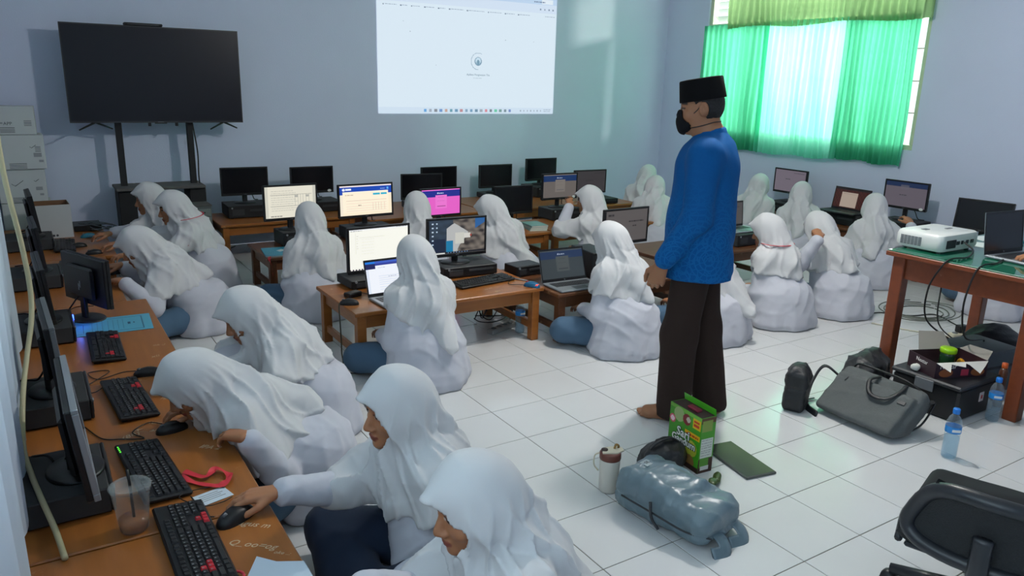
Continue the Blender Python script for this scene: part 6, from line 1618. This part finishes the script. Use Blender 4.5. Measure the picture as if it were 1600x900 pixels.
# backpack lying on its back
def Rm(x, y, z): return Rx(x) @ Ry(y) @ Rz(z)
bk = thing('backpack', 'blue-grey shiny backpack lying on the tiles', 'bag', (-0.215, -1.21, 0), math.radians(10))
fb = Folds(5, 6, (0.06, 0.16), 0.8)
def bag_main(p):
    q = p * V3(1, 1, 1)
    tp = 1 - 0.25 * np.clip(-(p[:, 1]) / 0.28, -0.2, 1) * 0.5
    d = rboxd(q / np.stack([tp * 0 + 1, tp * 0 + 1, tp], 1), (0, 0, 0.090), (0.135, 0.225, 0.082), 0.055)
    d = smin(d, rboxd(p, (-0.015, 0.05, 0.150), (0.095, 0.145, 0.035), 0.03), 0.03)
    groove = np.abs(rboxd(p, (0.0, 0.0, 0.0), (0.152, 0.277, 0.10), 0.06)) * 0
    d = d + 0.006 * np.exp(-((p[:, 2] - 0.075 - 0.05 * p[:, 1]) / 0.006) ** 2)
    d = d + 0.005 * np.exp(-((p[:, 1] + 0.10 + 0.3 * p[:, 0]) / 0.006) ** 2) * (p[:, 2] > 0.13)
    return np.maximum(d - 0.040 * fb(p), 0.002 - p[:, 2])
M_leather = mat('blue_grey_leather', (98, 118, 128), 0.34, noise=0.08, nscale=12, bump=0.15, bscale=50, spec=0.6)
link('bag_body', sdf_mesh('bag_body', bag_main, (-0.24, -0.36, -0.02), (0.24, 0.36, 0.28), 0.0085, M_leather), bk)
MB().box(-0.032, 0.014, 0.125, 0.165, 0.186, 0.189, 0.001, rotm('Z', 0)).build('logo_patch', mat('patch_pale', (160, 172, 176), 0.4), bk)
lettering('5E', 0.022, M_dark, bk, trm(-0.009, 0.145, 0.1895), 0.0003, 'patch_lettering')
for sx in (-1, 1):
    pts = crom([(0.02 + sx * 0.055, -0.18, 0.06), (0.02 + sx * 0.06, -0.235, 0.045), (0.005 + sx * 0.06, -0.262, 0.014), (-0.05 + sx * 0.055, -0.245, 0.009)], 6)
    MB().tube(pts, 0.028, 10, flat=0.22).build('shoulder_strap', M_leather, bk, True)
MB().tube(crom([(-0.138, 0.16, 0.085), (-0.143, 0.0, 0.080), (-0.138, -0.14, 0.07), (-0.09, -0.225, 0.06)], 8), 0.004, 6).build('zip', M_dark, bk, True)
MB().tube(crom([(-0.140, 0.02, 0.12), (-0.155, 0.0, 0.07), (-0.148, -0.03, 0.03)], 6), 0.006, 6).build('side_tab', M_dark, bk, True)

def soft(name, label, cat, loc_, rz, fn, lo, hi, vox, m):
    t = thing(name, label, cat, loc_, math.radians(rz)); link('bag_body', sdf_mesh('bag_body', fn, lo, hi, vox, m), t); return t
M_nylon = mat('black_nylon', (26, 28, 32), 0.5, noise=0.2, nscale=30, bump=0.2, bscale=70)
f2 = Folds(8, 6, (0.05, 0.13), 0.9)
bb = soft('crumpled_bag', 'crumpled black bag between the mug and the green box', 'bag', (0.02, -0.90, 0), 10, lambda p: np.maximum(smin(ell(p, (0, 0, 0.07), (0.115, 0.085, 0.085)), ell(p, (-0.05, 0.02, 0.05), (0.08, 0.07, 0.06)), 0.04) - 0.04 * f2(p), 0.002 - p[:, 2]), (-0.2, -0.18, -0.02), (0.2, 0.18, 0.24), 0.0075, M_nylon)
MB().tube(crom([(-0.10, 0.03, 0.09), (-0.07, 0.0, 0.155), (0.0, -0.02, 0.165), (0.05, -0.03, 0.13)], 6), 0.009, 8, flat=0.5).build('carry_handle', M_nylon, bb, True)
# green cereal carton
cb = thing('cereal_box', 'tall green printed cereal box standing open on the tiles', 'box', (0.175, -0.895, 0), math.radians(-95))
W2, D2, H2 = 0.105, 0.040, 0.262
pc = Pic(66, 84, (66, 150, 30))
pc.rect(0, 0, 1, 0.06, (110, 170, 60)); yy, xx = np.mgrid[0:84, 0:66]
pc.a[:] = pc.a * (0.8 + 0.5 * (xx / 66)[..., None])
pc.disc(0.30, 0.14, 0.13, (150, 170, 110)); pc.disc(0.55, 0.16, 0.10, (130, 40, 44)); pc.disc(0.60, 0.15, 0.05, (200, 190, 170)); pc.rect(0.74, 0.06, 0.98, 0.24, (232, 190, 30)); pc.rect(0.78, 0.10, 0.94, 0.13, (210, 60, 30)); pc.rect(0.78, 0.16, 0.94, 0.20, (210, 60, 30))
pc.disc(0.10, 0.27, 0.075, (200, 60, 90)); pc.disc(0.10, 0.27, 0.05, (236, 200, 210)); pc.rect(0.52, 0.33, 0.99, 0.43, (240, 180, 20)); pc.words(0.58, 0.37, 0.95, (200, 60, 20), 1, 3, 3)
pc.disc(0.75, 0.62, 0.14, (190, 190, 60)); pc.disc(0.72, 0.86, 0.12, (150, 110, 60)); pc.rect(0, 0.90, 1, 1, (60, 34, 26)); pc.disc(0.3, 0.9, 0.12, (120, 70, 40))
MB().box(-W2, W2, -D2, D2, 0.0, H2).build('box_body', mat('green_carton', (70, 150, 36), 0.45, noise=0.05), cb)
me = pc.mesh('front_print', 2 * W2, H2, M_print); me.transform(trm(0, -D2 - 0.0006, H2 / 2)); link('front_print', me, cb)
ps = Pic(24, 80, (74, 150, 44)); ps.rect(0, 0, 1, 0.1, (90, 60, 40)); ps.rect(0.1, 0.05, 0.8, 0.25, (130, 150, 70)); ps.rect(0.08, 0.38, 0.92, 0.72, (206, 210, 200))
for k in range(7): ps.words(0.15, 0.41 + 0.045 * k, 0.85, (110, 116, 110), 0.7, k)
ps.rect(0, 0.74, 1, 1, (70, 44, 34)); ps.rect(0.1, 0.74, 0.7, 0.9, (90, 150, 50)); ps.rect(0.15, 0.88, 0.75, 0.95, (214, 214, 206))
me = ps.mesh('side_print', 2 * D2, H2, M_print); me.transform(trm(W2 + 0.0006, 0, H2 / 2) @ rotm('Z', 90)); link('side_print', me, cb)
for body_, x_, z_, sz in (('Sari', -0.005, 0.147, 0.058), ('Gandum', 0.0, 0.112, 0.046)):
    lettering(body_, sz, mat('dark_outline', (24, 40, 14), 0.5), cb, FX(x_, -D2 - 0.0012, z_), 0.0004, 'lettering_outline', bold=0.004)
    lettering(body_, sz, mat('white_print', (240, 240, 232), 0.5), cb, FX(x_, -D2 - 0.0022, z_), 0.0004, 'lettering', bold=0.001)
MB().box(-W2, W2, 0, 0.032, 0, 0.0012, 0, trm(0, D2, H2) @ rotm('X', 100)).build('top_flap', mat('flap_green', (80, 176, 40), 0.45), cb)
MB().box(-W2 + 0.004, W2 - 0.004, -D2 + 0.004, D2 - 0.004, H2 + 0.0002, H2 + 0.0008).build('open_top', mat('box_inside', (46, 24, 26), 0.7), cb)
MB().box(-0.02, 0.05, -0.02, 0.01, H2, H2 + 0.014, 0.004).build('inner_packet', mat('packet_maroon', (120, 36, 52), 0.35), cb)
# tablet and wrapper
tb = thing('tablet', 'grey-green tablet lying flat right of the green box', 'tablet', (0.385, -1.00, 0), math.radians(-10))
MB().box(-0.082, 0.082, -0.160, 0.160, 0.0, 0.012, 0.004).build('cover', mat('tablet_cover', (76, 80, 76), 0.6), tb)
MB().box(-0.076, 0.076, -0.153, 0.153, 0.0121, 0.0128).build('glass', mat('tablet_glass', (62, 68, 64), 0.10, spec=0.6), tb)
wr = soft('leaf_wrapper', 'small twisted green wrapper beside the backpack', 'wrapper', (0.155, -1.085, 0), 40, lambda p: np.maximum(np.minimum(ell(p, (0, 0, 0.018), (0.055, 0.020, 0.016)), ell(p, (-0.05, 0.015, 0.024), (0.03, 0.022, 0.010))) - 0.012 * f2(p * 1.6), 0.001 - p[:, 2]), (-0.11, -0.07, -0.01), (0.1, 0.07, 0.06), 0.004, mat('dark_green_wrapper', (58, 78, 30), 0.35, noise=0.4, nscale=60))
# pouch
f3 = Folds(19, 6, (0.05, 0.12), 0.9)
po = soft('camera_pouch', 'small upright black pouch left of the grey laptop bag', 'bag', (1.12, -0.735, 0), 25, lambda p: np.maximum(smin(rboxd(p, (0, 0, 0.11), (0.085, 0.06, 0.11), 0.03), rboxd(p, (0, 0.0, 0.215), (0.06, 0.045, 0.035), 0.03), 0.03) - 0.024 * f3(p) + 0.006 * np.exp(-((p[:, 2] - 0.13) / 0.006) ** 2), 0.002 - p[:, 2]), (-0.14, -0.11, -0.02), (0.14, 0.11, 0.3), 0.0075, M_nylon)
MB().tube(crom([(0.085, 0.0, 0.06), (0.12, -0.01, 0.02), (0.14, -0.03, 0.008), (0.18, -0.06, 0.008)], 6), 0.008, 6, flat=0.4).build('strap', M_nylon, po, True)
# laptop bag leaning back
lb_ = thing('laptop_bag', 'large grey laptop bag leaning on the floor in front of the desk', 'bag', (1.16, -1.03, 0), math.radians(-92))
f4 = Folds(23, 5, (0.08, 0.2), 0.9); Rb_ = Rx(-50)
# local: x = along the width, y = depth away from the viewer, tilted back about the lower edge
def bagd(p):
    q = p @ Rb_
    d = rboxd(q, (0, 0.055, 0.165), (0.235, 0.058, 0.165), 0.035)
    d = smin(d, rboxd(q, (0.0, -0.010, 0.135), (0.215, 0.020, 0.125), 0.018), 0.012)
    d = d + 0.004 * np.exp(-((q[:, 2] - 0.235 - 0.06 * q[:, 0]) / 0.004) ** 2) * (q[:, 1] < 0.0)
    return np.maximum(d - 0.014 * f4(p), 0.003 - p[:, 2])
M_bag = mat('grey_canvas', (82, 86, 86), 0.8, noise=0.12, nscale=60, bump=0.15, bscale=160)
link('bag_body', sdf_mesh('bag_body', lambda p: bagd(p - V3(0, 0, 0.02)), (-0.32, -0.12, -0.02), (0.32, 0.46, 0.42), 0.0085, M_bag), lb_)
def bq(x, y, z): return tuple(Rb_ @ V3(x, y, z) + V3(0, 0, 0.02))
MB().tube(crom([bq(-0.02, -0.005, 0.31), bq(-0.03, -0.045, 0.25), bq(0.02, -0.050, 0.175), bq(0.10, -0.046, 0.18), bq(0.13, -0.03, 0.25), bq(0.12, 0.0, 0.315)], 7), 0.011, 8, flat=0.5).build('carry_handle', M_nylon, lb_, True)
MB().tube(crom([bq(-0.20, 0.03, 0.33), bq(-0.16, -0.005, 0.34), bq(-0.05, 0.0, 0.345), bq(0.1, 0.0, 0.34), bq(0.21, 0.03, 0.32)], 6), 0.006, 6).build('zip', M_blk, lb_, True)
MB().tube(crom([bq(-0.235, 0.04, 0.25), (-0.30, 0.16, 0.20), (-0.33, 0.12, 0.11), (-0.30, 0.05, 0.03), (-0.25, -0.01, 0.012), (-0.16, -0.045, 0.010)], 7), 0.02, 8, flat=0.25).build('shoulder_strap', M_nylon, lb_, True)
MB().tube(crom([bq(0.225, 0.06, 0.30), (0.24, 0.30, 0.16), (0.235, 0.22, 0.06), (0.20, 0.12, 0.012)], 7), 0.02, 8, flat=0.25).build('shoulder_strap', M_nylon, lb_, True)
MB().tube([bq(-0.15, -0.026, 0.235), bq(-0.152, -0.030, 0.205)], 0.004, 6).build('zip_pull', M_dark, lb_, True)
MB().box(-0.02, 0.02, -0.002, 0.001, -0.010, 0.010, 0.001, Matrix(np.vstack([np.column_stack([Rb_, np.array(bq(0.17, -0.030, 0.20))]), [0, 0, 0, 1]]).tolist())).build('logo_tag', M_dark, lb_)
f5 = Folds(29, 5, (0.05, 0.13), 0.9)
soft('black_jacket', 'crumpled black jacket lying behind the grey laptop bag', 'clothing', (1.72, -0.74, 0), 10, lambda p: np.maximum(smin(ell(p, (0, 0, 0.09), (0.17, 0.12, 0.12)), ell(p, (0.12, 0.02, 0.12), (0.10, 0.08, 0.09)), 0.05) - 0.05 * f5(p), 0.002 - p[:, 2]), (-0.28, -0.22, -0.02), (0.3, 0.22, 0.3), 0.010, M_nylon)
# crate with the snack carton
cr = thing('storage_crate', 'black plastic crate on the floor under the front of the desk', 'crate', (1.87, -1.10, 0), 0)
MB().box(-0.19, 0.19, -0.18, 0.18, 0.0, 0.175, 0.012).build('crate_body', M_blk, cr)
MB().box(-0.20, 0.20, -0.19, 0.19, 0.175, 0.20, 0.008).build('crate_lid', M_dark, cr)
MB().box(-0.206, -0.199, -0.05, 0.05, 0.13, 0.19, 0.003).build('latch', M_grey, cr)
MB().box(0.02, 0.06, -0.1825, -0.180, 0.08, 0.13).build('paper_sticker', mat('sticker_pale', (206, 196, 196), 0.6), cr)
MB().box(0.032, 0.048, -0.1832, -0.1825, 0.095, 0.115).build('sticker_print', mat('sticker_red', (190, 60, 60), 0.6), cr)
sn = thing('snack_carton', 'torn open dark brown snack carton lying on the crate', 'box', (1.865, -1.10, 0.20), math.radians(-22))
M_sn = mat('dark_snack_print', (52, 30, 38), 0.45, noise=0.25, nscale=18); M_snin = mat('grey_card_inside', (150, 146, 138), 0.8)
for nm, a, b, c, d_ in (('long_side', -0.155, 0.155, -0.105, -0.102), ('long_side', -0.155, 0.155, 0.102, 0.105), ('short_side', -0.155, -0.152, -0.102, 0.102), ('short_side', 0.152, 0.155, -0.102, 0.102)):
    MB().box(a, b, c, d_, 0.0, 0.085).build(nm, M_sn, sn)
    MB().box(a + (0.003 if a < -0.15 and b < -0.15 else 0) * 1.0, b, c, d_, 0.0, 0.0, 0).build('edge', M_snin, sn) if False else None
MB().box(-0.15, 0.15, -0.10, 0.10, 0.0005, 0.003).build('bottom_panel', M_snin, sn)
MB().prism([(-0.155, 0), (0.02, 0), (-0.02, -0.05), (-0.08, -0.02), (-0.14, -0.09)], 0, 0.001, trm(0, -0.104, 0.0855) @ rotm('X', 12)).build('torn_flap', mat('white_card_inside', (214, 212, 204), 0.8), sn)
MB().prism([(0.0, 0), (0.155, 0), (0.12, -0.03), (0.06, -0.075), (0.03, -0.02)], 0, 0.001, trm(0, -0.104, 0.0855) @ rotm('X', 35)).build('torn_flap', mat('white_card_inside', (214, 212, 204)), sn)
MB().prism([(-0.10, 0), (0.10, 0), (0.09, 0.10), (-0.06, 0.11)], 0, 0.001, trm(0, 0.104, 0.0855) @ rotm('X', 50)).build('back_flap', M_snin, sn)
MB().prism([(-0.10, 0), (0.10, 0), (0.06, 0.07), (-0.08, 0.05)], 0, 0.001, trm(0.154, 0, 0.0855) @ rotm('Z', -90) @ rotm('X', 30)).build('end_flap', M_snin, sn)
for x_, sz in ((-0.08, 0.034), ): lettering('Nextar', sz, mat('white_print', (240, 240, 232)), sn, FX(x_, -0.1056, 0.062), 0.0004)
lettering('Nextar', 0.030, mat('white_print', (240, 240, 232)), sn, trm(-0.1556, 0.0, 0.062) @ rotm('Z', -90) @ rotm('X', 90), 0.0004)
for x_, c_ in ((-0.09, (150, 84, 40)), (0.10, (150, 84, 40))): MB().lathe([(0, 0), (0.032, 0), (0.032, 0.0008), (0, 0.0008)], 18, (0, 0, 0), 1.3, 0.7, trm(x_, -0.1052, 0.028) @ rotm('X', 90)).build('printed_biscuit', mat('biscuit_print', c_, 0.5, noise=0.3, nscale=50), sn)
MB().box(0.0, 0.045, -0.1058, -0.105, 0.01, 0.045).build('printed_patch', mat('pink_print', (176, 50, 70), 0.5), sn)
jar = thing('jar', 'dark green jar with a lime green lid standing in the snack carton', 'jar', (1.90, -1.08, 0.204), 0)
MB().lathe([(0, 0), (0.036, 0.0), (0.038, 0.006), (0.038, 0.08), (0.034, 0.088), (0, 0.088)], 24).build('jar_body', mat('dark_green_glass', (28, 62, 34), 0.15, spec=0.6), jar, True)
MB().lathe([(0.040, 0.086), (0.042, 0.09), (0.042, 0.108), (0.038, 0.112), (0, 0.112)], 24).build('lid', mat('lime_lid', (150, 204, 20), 0.35), jar, True)
f6 = Folds(31, 5, (0.02, 0.05), 1.0)
soft('crumpled_tissue', 'crumpled white tissue on the left edge of the crate lid', 'tissue', (1.71, -1.02, 0.20), 0, lambda p: ell(p, (0, 0, 0.02), (0.032, 0.024, 0.02)) - 0.02 * f6(p), (-0.06, -0.05, -0.01), (0.06, 0.05, 0.06), 0.004, mat('tissue_white', (216, 216, 208), 0.9))
soft('orange_snack', 'scrap of orange snack wrapper inside the snack carton', 'wrapper', (1.965, -1.12, 0.204), 20, lambda p: ell(p, (0, 0, 0.026), (0.034, 0.022, 0.024)) - 0.016 * f6(p), (-0.06, -0.05, -0.01), (0.06, 0.05, 0.07), 0.004, mat('orange_wrapper', (214, 150, 30), 0.4, noise=0.3, nscale=60))
gc = thing('tool_case', 'grey hard case with rounded corners under the desk behind the crate', 'case', (2.36, -1.02, 0), math.radians(-8))
smooth_by_angle(loft(MB(), rbox_body(0.34, 0.30, 0.2, 0.04), [((0.96, 0.96), 0.0), ((1, 1), 0.02), ((1, 1), 0.21), ((0.97, 0.97), 0.235), ((0.9, 0.9), 0.245)]).build('case_shell', mat('slate_grey_plastic', (84, 94, 102), 0.5, noise=0.08), gc), 35)
smooth_by_angle(loft(MB(), rbox_body(0.345, 0.305, 0.2, 0.04), [((1, 1), 0.150), ((1.006, 1.006), 0.154), ((1.006, 1.006), 0.162), ((1, 1), 0.166)]).build('lid_rim', M_dark, gc), 35)
MB().tube(crom([(-0.17, -0.06, 0.12), (-0.195, -0.05, 0.12), (-0.195, 0.05, 0.12), (-0.17, 0.06, 0.12)], 5), 0.008, 8).build('handle', M_dark, gc, True)
oc2 = thing('bottle_cap_orange', 'small orange capped bottle beside the desk leg behind the snack carton', 'bottle', (2.13, -1.27, 0))
MB().lathe([(0, 0), (0.02, 0), (0.022, 0.01), (0.022, 0.20), (0.012, 0.225), (0, 0.225)], 18).build('bottle_wall', mat('brown_bottle', (88, 50, 30), 0.3), oc2, True); MB().lathe([(0.014, 0.222), (0.015, 0.225), (0.015, 0.25), (0, 0.252)], 16).build('cap', mat('orange_cap', (214, 96, 40), 0.4), oc2, True)
f7 = Folds(37, 5, (0.07, 0.18), 0.9)
soft('black_backpack', 'slumped black backpack on the floor under the far side of the desk', 'bag', (2.86, -0.86, 0), -20, lambda p: np.maximum(smin(ell(p, (0, 0, 0.10), (0.20, 0.15, 0.15)), ell(p, (0.10, -0.03, 0.06), (0.18, 0.14, 0.09)), 0.06) - 0.04 * f7(p), 0.002 - p[:, 2]), (-0.32, -0.26, -0.02), (0.36, 0.24, 0.34), 0.011, M_nylon)
bw = thing('dark_bowl_bag', 'dark basket with a bright blue cloth in it at the right edge', 'basket', (1.98, -1.66, 0))
MB().lathe([(0.0, 0.004), (0.10, 0.0), (0.145, 0.03), (0.17, 0.09), (0.175, 0.12), (0.168, 0.12), (0.14, 0.04), (0.0, 0.012)], 32).build('basket_wall', mat('dark_basket', (44, 42, 40), 0.7, noise=0.3, nscale=60), bw, True)
link('cloth', sdf_mesh('cloth', lambda p: ell(p, (0, 0, 0.13), (0.158, 0.158, 0.09)) - 0.05 * f7(p * 1.3), (-0.26, -0.26, 0.0), (0.26, 0.26, 0.3), 0.010, mat_fabric('bright_blue_cloth', (20, 98, 190))), bw)

# ================================================================ OFFICE CHAIR, LOWER RIGHT
ch = thing('office_chair', 'black office chair with a framed mesh back at the lower right corner', 'chair', (0.22, -2.15, 0), math.radians(17))
M_pad = mat_fabric('black_seat_cloth', (26, 28, 30), 0.8)
M_cplastic = mat('chair_plastic', (34, 37, 42), 0.38, noise=0.1, nscale=30)
link('seat', sdf_mesh('seat', lambda p: smin(rboxd(p, (0.02, 0, 0.335), (0.235, 0.25, 0.045), 0.042), ell(p, (0.06, 0, 0.35), (0.17, 0.20, 0.045)), 0.03), (-0.3, -0.32, 0.25), (0.36, 0.32, 0.44), 0.011, M_pad), ch)
MB().box(-0.20, 0.22, -0.22, 0.22, 0.277, 0.293, 0.006).build('seat_pan', M_cplastic, ch)
# curved back frame: a rounded rectangle bent around the sitter
def backpt(u, v, off=0.0):       # u along the width (-1..1), v up (0..1)
    bend = 0.045 * (1 - u * u)
    return (-0.33 - bend - 0.055 * v * v - off, 0.245 * u * (1 - 0.42 * v), 0.385 + 0.235 * v)
ring = []
for k in range(48):
    a = 2 * PI * k / 48
    cx, cy = math.copysign(abs(math.cos(a)) ** 0.62, math.cos(a)), math.copysign(abs(math.sin(a)) ** 0.62, math.sin(a))
    ring.append(backpt(cx * 0.93, 0.5 + 0.5 * cy * 0.95))
MB().tube(ring + ring[:2], 0.022, 10, cap=False).build('back_frame', M_cplastic, ch, True)
P = np.zeros((14, 12, 3))
for i in range(14):
    for j in range(12): P[i, j] = backpt(-0.92 + 1.84 * i / 13, 0.04 + 0.92 * j / 11, 0.0)
mesh_m = mat('chair_mesh', (30, 32, 34), 0.75, noise=0.3, nscale=140, bump=0.4, bscale=300)
MB().grid(P).build('back_mesh', mesh_m, ch, True)
P2 = P.copy(); P2[..., 0] += 0.022
MB().grid(P2).build('back_pad', M_pad, ch, True)
MB().tube(crom([(-0.02, 0, 0.275), (-0.22, 0, 0.265), (-0.37, 0, 0.32), (-0.405, 0, 0.41), (-0.41, 0, 0.50)], 6), 0.026, 8, flat=0.5).build('back_bracket', M_cplastic, ch, True)
for sy in (-1, 1):
    MB().tube(crom([(-0.18, sy * 0.24, 0.287), (-0.02, sy * 0.262, 0.30), (0.10, sy * 0.255, 0.287)], 6), 0.012, 8).build('side_rail', M_cplastic, ch, True)
MB().lathe([(0, 0.08), (0.032, 0.08), (0.032, 0.18), (0.024, 0.18), (0.024, 0.277), (0, 0.277)], 18).build('gas_column', M_cplastic, ch, True)
for k in range(5):
    a = 2 * PI * k / 5 + 0.3
    MB().tube([(0.02 * math.cos(a), 0.02 * math.sin(a), 0.10), (0.28 * math.cos(a), 0.28 * math.sin(a), 0.065)], [0.03, 0.018], 8).build('base_spoke', M_cplastic, ch, True)
    MB().lathe([(0, -0.02), (0.026, -0.018), (0.028, 0), (0.026, 0.018), (0, 0.02)], 14, M=trm(0.28 * math.cos(a), 0.28 * math.sin(a), 0.028) @ rotm('Z', math.degrees(a)) @ rotm('X', 90)).build('caster', M_blk, ch, True)
